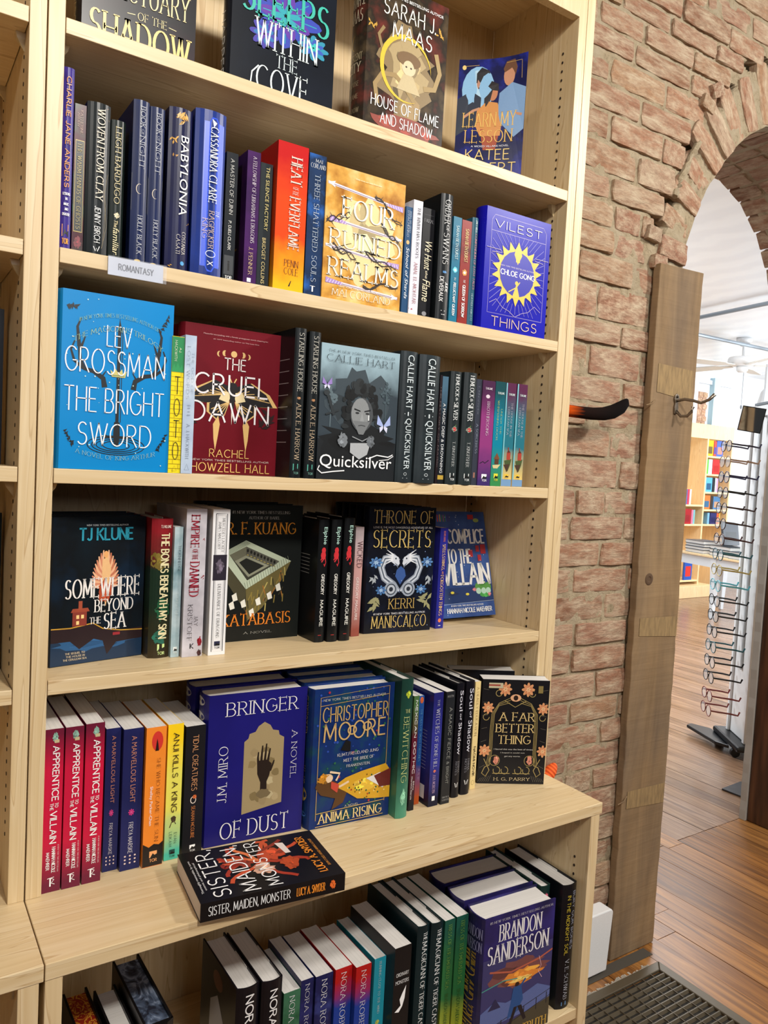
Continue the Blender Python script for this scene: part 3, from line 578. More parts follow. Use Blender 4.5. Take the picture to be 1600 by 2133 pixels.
# crack line between the coursed bricks and the arch ring
for z0,z1,js in COURSE:
    zm=(z0+z1)/2; xs=[js[0]-.196*k for k in (2,1)] + list(js); 
    lim=1.587 if zm<1.79 else crack(zm)-.006
    while xs[-1]+.1<lim: xs.append(xs[-1]+RB.uniform(.18,.205))
    if zm>2.44:
        lim=3.0
        while xs[-1]<3.0: xs.append(xs[-1]+RB.uniform(.18,.205))
    xs=[x for x in xs if x>.82]
    for a,b in zip(xs,xs[1:]+[lim]):
        b2=min(b,lim)
        if b2-a<.035: continue
        brick((a+b2)/2,zm,(b2-a)-.009,(z1-z0)-.010)
# far right pier beyond the opening
for k in range(41):
    z0=FZ+.068*k
    if z0>2.4: break
    xx=2.70 if k%2 else 2.76
    if z0>2.0: xx=2.86
    while xx<3.15: brick(xx+.09,z0+.034,.185,.055); xx+=.198
# arch ring: radial bricks along the opening line
def ringpts(step):
    P_=IN[1:-1]; out=[]; acc=0; L=[math.dist(a,b) for a,b in zip(P_,P_[1:])]; T=sum(L); d=.03
    while d<T-.02:
        s=d; i=0
        while s>L[i]: s-=L[i]; i+=1
        a,b=P_[i],P_[i+1]; t=s/L[i]; out.append(((a[0]+(b[0]-a[0])*t,a[1]+(b[1]-a[1])*t),math.atan2(b[1]-a[1],b[0]-a[0]))); d+=step
    return out
for (px,pz),a in ringpts(.070):
    nx,nz=-math.sin(a),math.cos(a); ln=RB.uniform(.105,.125) if pz<2.05 and px<1.8 else RB.uniform(.13,.17)
    brick(px+nx*(ln/2+.003),pz+nz*(ln/2+.003),ln,.052,rot=-(a+PI/2)+RB.uniform(-.07,.07),y=YW+RB.uniform(-.008,.006))
    # underside bricks, seen from below inside the arch
    for r in range(3):
        o=brick(px+nx*.016,pz+nz*.016,.028,.058,y=YW+.055+r*.105,rot=-(a+PI/2),dep=.02); o.scale=(.036,.095*2,.06)
# bricks behind the board top, at the left jamb
for k in range(27):
    z0=FZ+.066*k
    if z0<1.74:
        o=brick(1.605,z0+.033,.03,.055,y=YW+.05); o.scale=(.03,.19,.056); o2=brick(1.605,z0+.033,.03,.055,y=YW+.2); o2.scale=(.03,.24,.056)
# pale crumbled mortar rope filling the crack, and loose brick bits
mb=MB(); pts=[(1.535,1.955),(1.552,2.0),(1.572,2.04),(1.592,2.075),(1.607,2.10),(1.625,2.12)]
RR=random.Random(3); pt2=[]
for (xa,za),(xb,zb) in zip(pts,pts[1:]):
    for k in range(3): pt2.append((xa+(xb-xa)*k/3+RR.uniform(-.003,.003),YW-.002+RR.uniform(-.003,.003),za+(zb-za)*k/3))
mb.tube(pt2,[RR.uniform(.006,.011) for _ in pt2],6); mb.build('mortar_ridge',MOR,wall)
for (x,z,r) in ((1.64,2.215,.3),(1.675,2.262,-.5),(1.46,1.845,.1),(1.49,1.78,.0)): brick(x,z,.05,.035,y=YW-.012,rot=r,dep=.04)
# dark recesses where bricks are missing along the crack
# floors: every board in view is its own part
flo=struct(boxo('floor',(-2.5,-3.2,FZ-.08,12,6.2,FZ-.014),plain('2c2018',.9)))
RF=random.Random(3)
def planks(x0,x1,w_,y0,y1,mat,seglen):
    n=0; x=x0
    while x<x1 and n<135:
        y=y0-RF.uniform(0,seglen*.8)
        while y<y1:
            ye=min(y+seglen*RF.uniform(.7,1.2),y1); ys=max(y,y0)
            if ye-ys<=.06: ye=ys+.4
            if ye-ys>.05:
                q=MB(); q.box(x+.0008,ys+.0008,FZ-.014,x+w_-.0008,ye-.0008,FZ+RF.uniform(-.0006,.0006)); q.build('floor_board',mat,flo); n+=1
            y=ye
        x+=w_
planks(1.26,3.1,.0815,-.9,.594,FN,2.6)
boxo('floor_boards_near',(-2.5,-3.2,FZ-.014,1.26,.594,FZ-.001),FN,flo)['kind']='stuff'
planks(1.5,5.6,.0815,.596,4.6,FF,3.0)
boxo('floor_boards_far',(5.61,.6,FZ-.014,12,6.2,FZ-.001),FF,flo)['kind']='stuff'
# ---------------------------------------------------------------- wooden boards at the arch
def plankmesh(x0,x1,y0,y1,z0,z1,nz,sd,topslope=0):
    R=random.Random(sd); V=[];F=[]
    for j in range(nz+1):
        z=z0+(z1-z0)*j/nz; a=R.uniform(-.002,.002); b=R.uniform(-.0014,.0014)
        if j==nz: V+=[(x0+a,y0,z),(x1+b,y0,z+topslope),(x1+b,y1,z+topslope),(x0+a,y1,z)]
        else: V+=[(x0+a,y0+R.uniform(-.0004,.0004),z),(x1+b,y0+R.uniform(-.0004,.0004),z),(x1+b,y1,z),(x0+a,y1,z)]
    for j in range(nz):
        for k in range(4): F.append((j*4+k,j*4+(k+1)%4,j*4+4+(k+1)%4,j*4+4+k))
    F+=[(3,2,1,0),(nz*4,nz*4+1,nz*4+2,nz*4+3)]; m=MB(); m.add(V,F); return m
t=thing('rough_board','tall rough-sawn brown board standing upright against the brick wall beside the arch','board',(1.469,.25,FZ))
o=recalc(plankmesh(0,.178,0,.021,.002,1.822,60,5,.006).build('board',RW,t,bevel=.002))
mb=MB(); mb.lathe([(.016,0),(.013,.0012),(.008,.0015),(.003,-.002)],0,0,18); k=mb.build('knot',plain('5a4430',.9),t); k.rotation_euler=(PI/2,0,0); k.location=(.045,-.0005,1.02)
for (x0,z0,x1,z1) in ((.02,1.49,.165,1.57),(.02,.86,.176,.915),(.02,.40,.175,.455)):
    mb=MB(); mb.add([(x0,0,z0+.012),(x1,0,z0),(x1,0,z1),(x0,0,z1+.004)],[(0,1,2,3)]); m,nt,b=nodes('paler_wood',.85); n_=N(nt,'ShaderNodeTexNoise',i_Scale=9.,i_Detail=5.); v=mapped(nt,'Object',(14,14,3)); nt.links.new(v,n_.inputs['Vector']); nt.links.new(ramp(nt,n_.outputs[0],[(.3,'7e6848'),(.6,'9a8058')]),b.inputs[0]); q=mb.build('pale_patch',m,t); q.location=(0,-.0013,0)
for x,z,l in ((-.004,1.47,.05),(-.002,.44,.03)):
    mb=MB(); mb.tube([(x-.02,-.006,z-.006),(x,-.008,z),(x+.014,-.006,z+.01)],.0016,5); mb.build('splinter',RW,t)
# coat hook, brass-grey double hook
hk=thing('coat_hook','old pewter double coat hook screwed to the rough board','hook',(1.569,.249,1.428))
ST=plain('8f8478',.35,.85)
mb=MB(); mb.prism([(-.006,-.026),(.006,-.026),(.008,-.01),(.0055,.002),(.010,.012),(.008,.022),(0,.027),(-.008,.022),(-.010,.012),(-.0055,.002),(-.008,-.01)],-.004,.001,axis=1); recalc(mb.build('back_plate',ST,hk,bevel=.001))
mb=MB(); mb.tube([(0,-.004,.008),(.008,-.02,.012),(.014,-.042,.008),(.020,-.060,.002),(.026,-.078,.010),(.032,-.090,.024)],[.004,.004,.0038,.0038,.0042,.005],8); mb.build('upper_prong',ST,hk,smooth=True)
mb=MB(); mb.tube([(0,-.003,-.018),(.002,-.016,-.032),(.006,-.032,-.032),(.010,-.042,-.020),(.012,-.044,-.008)],[.0038,.0038,.0038,.004,.005],8); mb.build('lower_prong',ST,hk,smooth=True)
mb=MB(); mb.lathe([(.0035,0),(.003,.002),(0.0005,.0025)],0,0,10); s_=mb.build('screw',plain('3a332c',.4,.8),hk); s_.rotation_euler=(PI/2,0,0); s_.location=(0,-.004,.018)
# dark timber casing of the right jamb with its plaster edge
jt=thing('dark_timber_post','dark brown timber post lining the right side of the arch','post',(2.626,.42,FZ))
DW,nt,b=nodes('dark_timber',.5); n_=N(nt,'ShaderNodeTexNoise',i_Scale=3.,i_Detail=6.); nt.links.new(mapped(nt,'Object',(12,12,1.2)),n_.inputs['Vector']); nt.links.new(ramp(nt,n_.outputs[0],[(.3,'2a1a10'),(.6,'5a3822'),(.8,'6e4a2c')]),b.inputs[0])
boxo('casing_board',(0.0,-.14,.001,.03,.15,1.80),DW,jt,.003); boxo('casing_board',(-.012,-.16,.001,.03,-.142,1.82),DW,jt,.003)
PL=plain('b0aaa2',.9); q=plankmesh(-.008,.03,.152,.176,.001,1.82,50,8).build('plaster_edge',PL,jt)
# baseboard end with rounded corner
mb=MB(); mb.prism([(-.36,0),(.057,0)]+[(.057+.012*math.sin(a),.150+.012*math.cos(a)) for a in [PI/2-i*PI/10 for i in range(6)]]+[(-.36,.162)],-.02,.022,axis=1)
bb=recalc(mb.build('baseboard_right',plain('f0f2f4',.35),None,.003)); bb.location=(1.368,.245,FZ+.008); struct(bb)
# ---------------------------------------------------------------- floor vent
vt=thing('floor_vent','brown metal floor register with a grid of louvres set beside the base cabinet','vent',(1.2,.01,FZ))
VM=plain('5e5444',.4,.3); VD=plain('1c1812',.8)
x0,x1,y0,y1=-.18,.38,-.10,.173; ix0,ix1,iy0,iy1=-.15,.352,-.08,.148
for nm,poly in (('frame_rail',[(x0,y1),(ix0,iy1),(ix1,iy1),(x1,y1)]),('frame_rail',[(x1,y1),(ix1,iy1),(ix1,iy0),(x1,y0)]),('frame_rail',[(x0,y0),(x1,y0),(ix1,iy0),(ix0,iy0)]),('frame_rail',[(x0,y0),(ix0,iy0),(ix0,iy1),(x0,y1)])):
    mb=MB(); mb.prism(poly,.001,.008); recalc(mb.build(nm,VM,vt,.002))
boxo('vent_pan',(ix0,iy0,-.0005,ix1,iy1,.0006),VD,vt)
n=13
for i in range(1,n):
    y=iy0+(iy1-iy0)*i/n; mb=MB(); mb.add([(ix0,y-.0015,.001),(ix1,y-.0015,.001),(ix1,y+.003,.0068),(ix0,y+.003,.0068),(ix0,y,.001),(ix1,y,.001),(ix1,y+.0055,.0068),(ix0,y+.0055,.0068)],[(0,1,2,3),(7,6,5,4),(3,2,6,7),(0,3,7,4),(1,5,6,2),(0,4,5,1)]); mb.build('louvre',VM,vt)
for i in range(1,14):
    x=ix0+(ix1-ix0)*i/14; boxo('cross_bar',(x-.0006,iy0,.0035,x+.0006,iy1,.0072),VM,vt)
# worn strip and white paint smear between board and vent
st=boxo('trim_1',(1.19,.215,FZ+.0002,1.60,.246,FZ+.0012),plain('4a443c',.7)); struct(st)
mb=MB(); R=random.Random(4)
for i in range(60):
    x=1.22+.33*i/60; a=.186+R.uniform(0,.004); b2=.188+R.uniform(.003,.014); mb.add([(x,a,0),(x+.007,a,0),(x+.007,b2,0),(x,b2*.999,0)],[(0,1,2,3)])
q=mb.build('paint_smear',plain('b0a698',.8),flo); q.location=(0,-.003,FZ+.0014)
# ---------------------------------------------------------------- plush tail and orange toy behind the bookcase
def furmat():
    m,nt,b=nodes('plush_fur',.95,0,.1); t_=N(nt,'ShaderNodeTexCoord'); s=N(nt,'ShaderNodeSeparateXYZ'); nt.links.new(t_.outputs['Generated'],s.inputs[0])
    n_=N(nt,'ShaderNodeTexNoise',i_Scale=1.,i_Detail=4.); nt.links.new(mapped(nt,'Object',(8,160,160)),n_.inputs['Vector'])
    a=N(nt,'ShaderNodeMath',operation='MULTIPLY_ADD'); a.inputs[1].default_value=.22; nt.links.new(n_.outputs[0],a.inputs[0]); nt.links.new(s.outputs[0],a.inputs[2])
    nt.links.new(ramp(nt,a.outputs[0],[(.0,'a8380a'),(.62,'b8480c'),(.72,'1a0c08'),(1,'0c0808')]),b.inputs[0]); bump(nt,b,n_.outputs[0],.4,.002); return m
mb=MB(); P_=[(.90,1.368),(1.0,1.37),(1.08,1.372),(1.15,1.371),(1.20,1.371),(1.24,1.374),(1.27,1.381),(1.295,1.392),(1.312,1.405),(1.318,1.414)]; R_=[.012,.013,.0132,.0135,.0142,.0155,.0165,.0155,.011,.004]
mb.tube([(x,.2,z) for x,z in P_],R_,14); tl=mb.build('plush_tail',furmat(),None,smooth=True); tag(tl,'orange plush tail with black tip poking out from behind the bookcase','tail')
mb=MB(); mb.tube([(0.915, 0.12, 0.53), (1.022, 0.12, 0.56), (1.04, 0.12, 0.57), (1.05, 0.12, 0.581), (1.061, 0.12, 0.592), (1.069, 0.12, 0.6), (1.071, 0.12, 0.604)],[.006,.011,.014,.0145,.0125,.0075,.0025],12); m,nt,b=nodes('ribbed_orange',.8); wv=N(nt,'ShaderNodeTexWave',i_Scale=40.); nt.links.new(mapped(nt,'Object',(1,1,1),(0,.7,0)),wv.inputs['Vector']); nt.links.new(ramp(nt,wv.outputs[0],[(.2,'d84810'),(.7,'f46a20')]),b.inputs[0]); bump(nt,b,wv.outputs[0],.6,.003)
tag(mb.build('plush_toy',m,None,smooth=True),'bright orange ribbed toy tip peeking past the bookcase above the counter end','toy')
# ================================================================ BOOKCASES
TT=.0184; WL=.0193; WR=.0394; DEP=.235; ZS=[1.7396,1.4696,1.2006,.9333]; ZE=.6537; DK=.142; ZTOP=2.044
def pegs(parent,x,face,ys,z0,z1):
    mb=MB(); z=z0
    while z<z1:
        for y in ys: mb.prism([(y+.0021*math.cos(a),z+.0026*math.sin(a)) for a in [2*PI*i/8 for i in range(8)]],x,x+face*.0006,axis=0)
        z+=.0158
    recalc(mb.build('peg_holes',plain('2c1c10',.9),parent))['kind']='stuff'
def shelfpin(parent,x,s,y,z):
    mb=MB(); mb.add([(x,y-.005,z),(x,y+.005,z),(x-s*.011,y+.005,z),(x-s*.011,y-.005,z),(x,y-.0045,z-.007),(x,y+.0045,z-.007),(x-s*.009,y+.0045,z-.007),(x-s*.009,y-.0045,z-.007),(x,y,z-.020)],[(0,1,2,3),(0,4,5,1),(1,5,6,2),(2,6,7,3),(3,7,4,0),(4,8,5),(5,8,6),(6,8,7),(7,8,4)])
    recalc(mb.build('shelf_pin',plain('d8c49a',.35),parent))
def bookcase(ox,W_,wr,label,zl,pinl):
    t=thing('bookcase',label,'bookcase',(ox,0,0))
    boxo('side_panel',(.0006,0,ZE+.0002,WL,DEP,2.2),MV,t,.0006)
    boxo('side_panel',(W_-wr,0,ZE+.0002,W_-wr/2-.0003 if wr>.03 else W_-.0006,DEP,2.2),MV,t,.0006)
    if wr>.03: boxo('filler_strip',(W_-wr/2+.0003,-.0006,ZE+.0002,W_,.06,2.2),MV,t,.0006)
    boxo('back_panel',(WL,DEP,ZE+.0002,W_-wr,DEP+.006,2.2),MV,t)
    boxo('top_board',(WL,.016,2.12,W_-wr,DEP,2.14),MH,t); boxo('header_rail',(WL,-.0004,ZTOP,W_-wr,.0155,2.2),MV,t,.0006)
    for z in zl:
        boxo('shelf',(WL+.0008,0,z-TT,W_-wr-.0008,DEP-.001,z),MH,t,.0008)
        for y in (.034,.2):
            shelfpin(t,W_-wr,1,y,z-TT); shelfpin(t,WL,-1,y,z-TT)
    pegs(t,W_-wr,-1,(.035,.218),.73,2.0); pegs(t,WL,1,(.035,.218),.73,2.0)
    return t
bookcase(0,.914,WR,'maple-veneer wall bookcase full of face-out and spine-out books',ZS,1)
bookcase(-.9145,.914,WL,'neighbouring maple-veneer bookcase cut off by the left edge of the picture',[1.7376,1.4706,1.2006,.9265],1)
def basecab(ox,W_,label):
    t=thing('base_cabinet',label,'cabinet',(ox,0,0))
    boxo('counter_top',(.0004,-DK,ZE-.0195,W_-.0004,DEP,ZE),MH,t,.001)
    boxo('side_panel',(.0006,-DK+.001,FZ+.001,WL,DEP,ZE-.0197),MV,t,.0006); boxo('side_panel',(W_-.0265,-DK+.001,FZ+.001,W_-.005,DEP,ZE-.0197),MV,t,.0006)
    boxo('back_panel',(WL,DEP-.006,FZ+.001,W_-.0267,DEP,ZE-.0197),MV,t)
    boxo('shelf',(WL+.0006,-DK+.004,.282-TT,W_-.0267,DEP-.007,.282),MH,t,.0008)
    boxo('bottom_board',(WL+.0006,-DK+.004,FZ+.06,W_-.0267,DEP-.007,FZ+.08),MH,t,.0008); boxo('toe_kick',(WL,-DK+.03,FZ+.001,W_-.0267,-DK+.048,FZ+.059),MH,t)
    pegs(t,W_-.0265,-1,(-.11,.19),.50,.56)
    mb=MB(); P_=[(-.118,.634),(-.104,.634),(-.104,.612)]+[(-.111+.007*math.cos(a),.612-.007*abs(math.sin(a))) for a in (.5,1.2,1.9,2.6)]+[(-.118,.612)]
    mb.prism(P_,W_-.0285,W_-.0266,axis=0); recalc(mb.build('joint_cover',plain('c9b48c',.4),t)); return t
basecab(0,.914,'maple-veneer base cabinet under the bookcase with a row of books inside')
basecab(-.9145,.914,'maple-veneer base cabinet at the left edge, its counter joining the next one')
# clear label holder
lh=thing('shelf_label','clear plastic label holder with printed sign clipped to the shelf edge','sign',(.0765,-.0006,1.4468))
gm,nt,b=nodes('clear_plastic',.08); b.inputs['Base Color'].default_value=(.86,.9,.98,1); b.inputs['Alpha'].default_value=.12
boxo('card',(.0,-.0018,.0,.0695,-.0004,.0225),plain('c6ccdc',.4),lh); boxo('plastic_cover',(-.0005,-.0034,-.0005,.0738,-.0022,.0235),gm,lh,.0005)
prints([('T','ROMANTASY',.18,.32,.82,.68,'b','3c4258',0)],.0695,.0225,lambda u,v,o:(u*.0695,-.0018-o*.25,.0225*(1-v)),lh)
# books: every position, size, cover and print
BOOKS=[
{'l':'black hardcover with red vines and gold title,leftmost face-out book,top row','k':'h','g':'books shown face out on the top shelf','c':('16141a','2a1420','16141a',1),'s':[('T','SANCTUARY OF THE SHADOW',0.3,0.1,0.7,0.9,'s','c9b98a',1)],'f':[('VINE',0.5,0.42,'8c1420',9,1),('VINE',0.75,0.3,'b02030',7,2),('VINE',0.3,0.25,'701018',6,3),('T','SANCTUARY',0.1,0.52,0.93,0.66,'s','ead9a0',0),('L',[(0.38,0.725),(0.45,0.72)],0.006,'ead9a0'),('T','OF THE',0.47,0.7,0.73,0.745,'s','ead9a0',0),('L',[(0.75,0.725),(0.82,0.73)],0.006,'ead9a0'),('T','SHADOW',0.06,0.76,0.95,0.93,'S','e2c878',0)],'z':1.7396,'rz':0,'rx':0,'row':'A','o':'f','x0':0.0488,'y':0.06,'h':0.225,'t':0.028,'w':0.149},
{'l':'near-black hardcover with blue and violet flower,face out in the top row','k':'h','g':'books shown face out on the top shelf','c':('10151f','141a26','0e131c',1),'s':[('T','HARPER',0.3,0.5,0.7,0.9,'m','d8dde2',1)],'f':[('FLOWER',0.5,0.42,0.36,0.2,'2a3fb0','5a2aa0','1fa0b0'),('FLOWER',0.78,0.55,0.16,0.08,'1f8fae','2a52b8','35c0b8'),('FLOWER',0.3,0.58,0.14,0.09,'3a2fa0','1c6fb0','5a2aa0'),('T','SLEEPS',0.08,0.27,0.93,0.47,'S','35b8a4',0),('T','WITHIN',0.22,0.49,0.82,0.66,'s','eaf4f6',0),('T','THE',0.42,0.675,0.63,0.755,'s','dfeef2',0),('T','COVE',0.24,0.77,0.74,0.93,'s','eaf4f6',0),('L',[(0.26,0.78),(0.2,0.83),(0.19,0.9),(0.24,0.96),(0.32,0.98)],0.012,'eaf4f6')],'z':1.7396,'rz':0,'rx':0,'row':'A','o':'f','x0':0.2452,'y':0.05,'h':0.228,'t':0.03,'w':0.1655},
{'l':'dark hardcover with gold crescent around a pale woman,face out in the top row','k':'h','g':'books shown face out on the top shelf','c':('2b241d','5a4a35','6b3028',2),'s':[('T','SARAH J.',0.1,0.13,0.9,0.2,'s','e8dcc0',0),('T','MAAS',0.15,0.22,0.85,0.3,'s','e8dcc0',0),('ARC',0.5,0.42,0.22,0.05,100,260,0.05,'c9a43c'),('T','CRESCENT',0.1,0.5,0.9,0.545,'s','c8b890',0),('T','CITY',0.2,0.56,0.85,0.62,'s','e0d4b8',0),('T','HOUSE',0.3,0.68,0.8,0.71,'s','a89a7c',0),('T','FLAME',0.3,0.76,0.8,0.79,'s','a89a7c',0),('T','SHADOW',0.2,0.85,0.85,0.88,'s','a89a7c',0)],'f':[('BLOB',0.5,0.55,0.42,0.36,'8a744e',21),('BLOB',0.5,0.5,0.3,0.26,'b09a6e',22),('BLOB',0.5,0.92,0.55,0.1,'8c3a2c',23),('LEAF',0.9,0.2,0.05,'c79a3a',8,24),('LEAF',0.06,0.3,0.05,'c79a3a',6,25),('L',[(0.16,0.8),(0.12,0.68),(0.2,0.6),(0.36,0.58),(0.5,0.64),(0.62,0.72)],0.05,'a08656'),('L',[(0.86,0.34),(0.92,0.46),(0.86,0.58),(0.72,0.6)],0.055,'a88e5c'),('L',[(0.2,0.3),(0.14,0.36),(0.2,0.46)],0.035,'92794e'),('E',0.52,0.5,0.09,0.055,'d8c8a2'),('E',0.52,0.45,0.15,0.05,'7a5e3c'),('E',0.52,0.505,0.07,0.05,'dccba6'),('E',0.49,0.5,0.012,0.006,'3a2c20'),('E',0.55,0.5,0.012,0.006,'3a2c20'),('P',[(0.46,0.55),(0.58,0.55),(0.68,0.66),(0.38,0.66)],'c8b68c'),('ARC',0.5,0.52,0.31,0.21,65,355,0.05,'e3bf35'),('T','NEW YORK TIMES BESTSELLING AUTHOR',0.12,0.07,0.93,0.09,'g','ffffff',0),('T','SARAH J.',0.18,0.115,0.84,0.215,'m','f3f0e6',0),('T','MAAS',0.3,0.24,0.8,0.345,'m','f3f0e6',0),('T','HOUSE of FLAME',0.08,0.745,0.94,0.82,'m','ffffff',0),('T','and SHADOW',0.2,0.845,0.86,0.915,'m','ffffff',0),('T','A CRESCENT CITY NOVEL',0.24,0.95,0.85,0.975,'g','f0e8d8',0)],'z':1.7396,'rz':0,'rx':0,'row':'A','o':'f','x0':0.4542,'y':0.03,'h':0.235,'t':0.045,'w':0.1532},
{'l':'small blue paperback with curled cover showing three embracing people,right end of top shelf','k':'p','g':'books shown face out on the top shelf','c':('16194e','28309a','141540',2),'s':[],'f':[('E',0.3,0.26,0.24,0.2,'8fc0e6'),('E',0.3,0.26,0.2,0.17,'b8dcf2'),('P',[(0,0.34),(0.2,0.27),(0.36,0.33),(0.34,0.55),(0.1,0.62),(0,0.66)],'101c34'),('E',0.36,0.2,0.085,0.075,'c08a70'),('P',[(0.27,0.2),(0.27,0.12),(0.34,0.07),(0.46,0.1),(0.47,0.16),(0.4,0.15),(0.31,0.21)],'16131a'),('P',[(0.3,0.24),(0.42,0.25),(0.4,0.3),(0.33,0.29)],'2a2028'),('P',[(0.62,0.3),(0.8,0.22),(1,0.28),(1,0.62),(0.86,0.68),(0.6,0.52)],'7fa2cc'),('P',[(0.66,0.3),(0.8,0.24),(0.84,0.45),(0.72,0.52)],'c98e6c'),('E',0.75,0.16,0.08,0.085,'c98e6c'),('P',[(0.66,0.1),(0.7,0.04),(0.82,0.03),(0.86,0.1),(0.84,0.16),(0.78,0.1),(0.68,0.13)],'6a4226'),('P',[(0.3,0.44),(0.44,0.36),(0.6,0.38),(0.68,0.52),(0.66,0.66),(0.36,0.66),(0.28,0.56)],'d99248'),('E',0.52,0.29,0.075,0.07,'c98258'),('P',[(0.4,0.32),(0.4,0.24),(0.5,0.19),(0.6,0.22),(0.61,0.28),(0.52,0.27),(0.48,0.38),(0.4,0.42)],'1c1014'),('P',[(0.36,0.6),(0.66,0.6),(0.6,0.78),(0.42,0.78)],'a8451c'),('L',[(0.1,0.5),(0.24,0.44),(0.34,0.42)],0.035,'c9906f'),('L',[(0.96,0.5),(0.8,0.47),(0.66,0.46)],0.035,'c9906f'),('L',[(0.08,0.06),(0.3,0.05)],0.005,'d9b060'),('L',[(0.7,0.05),(0.92,0.05),(0.93,0.2)],0.005,'d9b060'),('E',0.08,0.07,0.03,0.02,'e8c878'),('T','LEARN MY',0.1,0.46,0.88,0.58,'s','f0c060',0),('T','LESSON',0.14,0.61,0.84,0.715,'s','f0c060',0),('T','A WICKED VILLAINS NOVEL',0.24,0.74,0.8,0.755,'b','e8e8f4',0),('T','KATEE',0.16,0.775,0.82,0.865,'m','f0d080',0),('T','ROBERT',0.08,0.89,0.92,0.98,'m','f0d080',0)],'z':1.7396,'rz':-0.6384,'rx':0,'row':'A','curl':1,'o':'f','x0':0.6743,'y':0.082,'h':0.1964,'t':0.02,'w':0.1175},
{'l':'purple hardcover with wide orange sans lettering,against the left side panel of the second shelf','k':'h','g':'books on the shelf with the clear label holder','c':('3a2a86','2c1f6a','35267c',2),'s':[('T','CHARLIE JANE ANDERS',0.3,0.05,0.72,0.66,'b','f09a3c',1),('T','LESSONS',0.2,0.685,0.85,0.7,'b','ffffff',0),('T','IN',0.45,0.713,0.62,0.728,'b','ffffff',0),('T','MAGIC',0.3,0.742,0.75,0.757,'b','ffffff',0),('T','AND',0.4,0.77,0.7,0.785,'b','ffffff',0),('T','DISASTER',0.2,0.798,0.85,0.813,'b','ffffff',0),('R',0.22,0.86,0.8,0.9282,'f6a62a'),('P',[(0.2896,0.9282),(0.481,0.8839),(0.626,0.9043),(0.8,0.8941),(0.8,0.9282)],'181818'),('T','TOR',0.22,0.9386,0.8,0.97,'b','f6a62a',0)],'f':[],'z':1.4696,'rz':0,'rx':0,'row':'B','o':'s','x0':0.0206,'y':0.012,'h':0.2174,'w':0.1435,'t':0.0129},
{'l':'slim dark floral spine with gold framed title panel beside the purple spine','k':'p','g':'books on the shelf with the clear label holder','c':('4a1a2a','5a2030','3c5a4a',2),'s':[('T','KATHERINE',0.5,0.04,0.72,0.2,'s','d8b8a0',1),('T','ARDEN',0.25,0.06,0.45,0.15,'s','d8b8a0',1),('R',0.12,0.24,0.9,0.86,'c8b060'),('R',0.16,0.245,0.86,0.855,'14181c'),('T','THE WARM HANDS OF GHOSTS',0.32,0.26,0.7,0.84,'s','d8c47c',1),('BLOB',0.5,0.93,0.4,0.05,'7a2430',31)],'f':[],'z':1.4696,'rz':0,'rx':0,'row':'B','o':'s','x0':0.0356,'y':0.014,'h':0.1795,'w':0.1185,'t':0.0133},
{'l':'dark grey hardcover with cream title and fine gold strands,second shelf','k':'h','g':'books on the shelf with the clear label holder','c':('161c20','1c2426','12181a',1),'s':[('T','WOVEN FROM CLAY',0.42,0.04,0.74,0.64,'S','f2e6d2',1),('T','JENNY BIRCH',0.4,0.68,0.66,0.92,'m','ffffff',1),('L',[(0.9,0.02),(0.6,0.05),(0.95,0.1)],0.01,'c09060'),('L',[(0.95,0.45),(0.8,0.6),(0.95,0.8),(0.75,0.95)],0.01,'a89468'),('L',[(0.7,0.5),(0.9,0.66),(0.8,0.9)],0.008,'a89468'),('L',[(0.4,0.945),(0.48,0.975),(0.52,0.955),(0.57,0.975),(0.66,0.94)],0.03,'ffffff')],'f':[],'z':1.4696,'rz':0,'rx':0,'row':'B','o':'s','x0':0.0493,'y':0.012,'h':0.1856,'w':0.1225,'t':0.0279},
{'l':'slim charcoal spine with pale yellow lettering and a small insect,fourth on the second shelf','k':'h','g':'books on the shelf with the clear label holder','c':('1b2422','1e2826','161e1c',1),'s':[('T','LEIGH BARDUGO',0.3,0.05,0.68,0.6,'S','ecd9a4',1),('BLOB',0.55,0.68,0.22,0.025,'d8cca8',32),('T','The',0.35,0.72,0.6,0.77,'i','ecd9a4',1),('T','familiar',0.3,0.775,0.72,0.97,'i','f0e0b0',1)],'f':[],'z':1.4696,'rz':0,'rx':0,'row':'B','o':'s','x0':0.0792,'y':0.016,'h':0.1731,'w':0.1143,'t':0.0178},
{'l':'navy hardcover with eclipse moon on its spine,the left and taller-standing of a pair','k':'h','g':'navy eclipse books','c':('16234e','1a2a5a','142048',1),'s':[('T','BOOK',0.42,0.04,0.72,0.17,'s','dfe2e8',1),('T','OF',0.5,0.18,0.66,0.215,'s','dfe2e8',1),('T','NIGHT',0.42,0.22,0.72,0.42,'s','dfe2e8',1),('R',0.02,0.45,0.98,0.68,'1c2028'),('ARC',0.5,0.545,0.2,0.03,60,300,0.045,'e8d8c0'),('T','HOLLY',0.42,0.71,0.72,0.81,'s','dfe2e8',1),('T','BLACK',0.42,0.83,0.72,0.95,'s','dfe2e8',1),('E',0.5,0.99,0.2,0.008,'c8b070')],'f':[],'z':1.4696,'rz':0,'rx':0,'row':'B','o':'s','x0':0.1041,'y':0.008,'h':0.2029,'w':0.1339,'t':0.02},
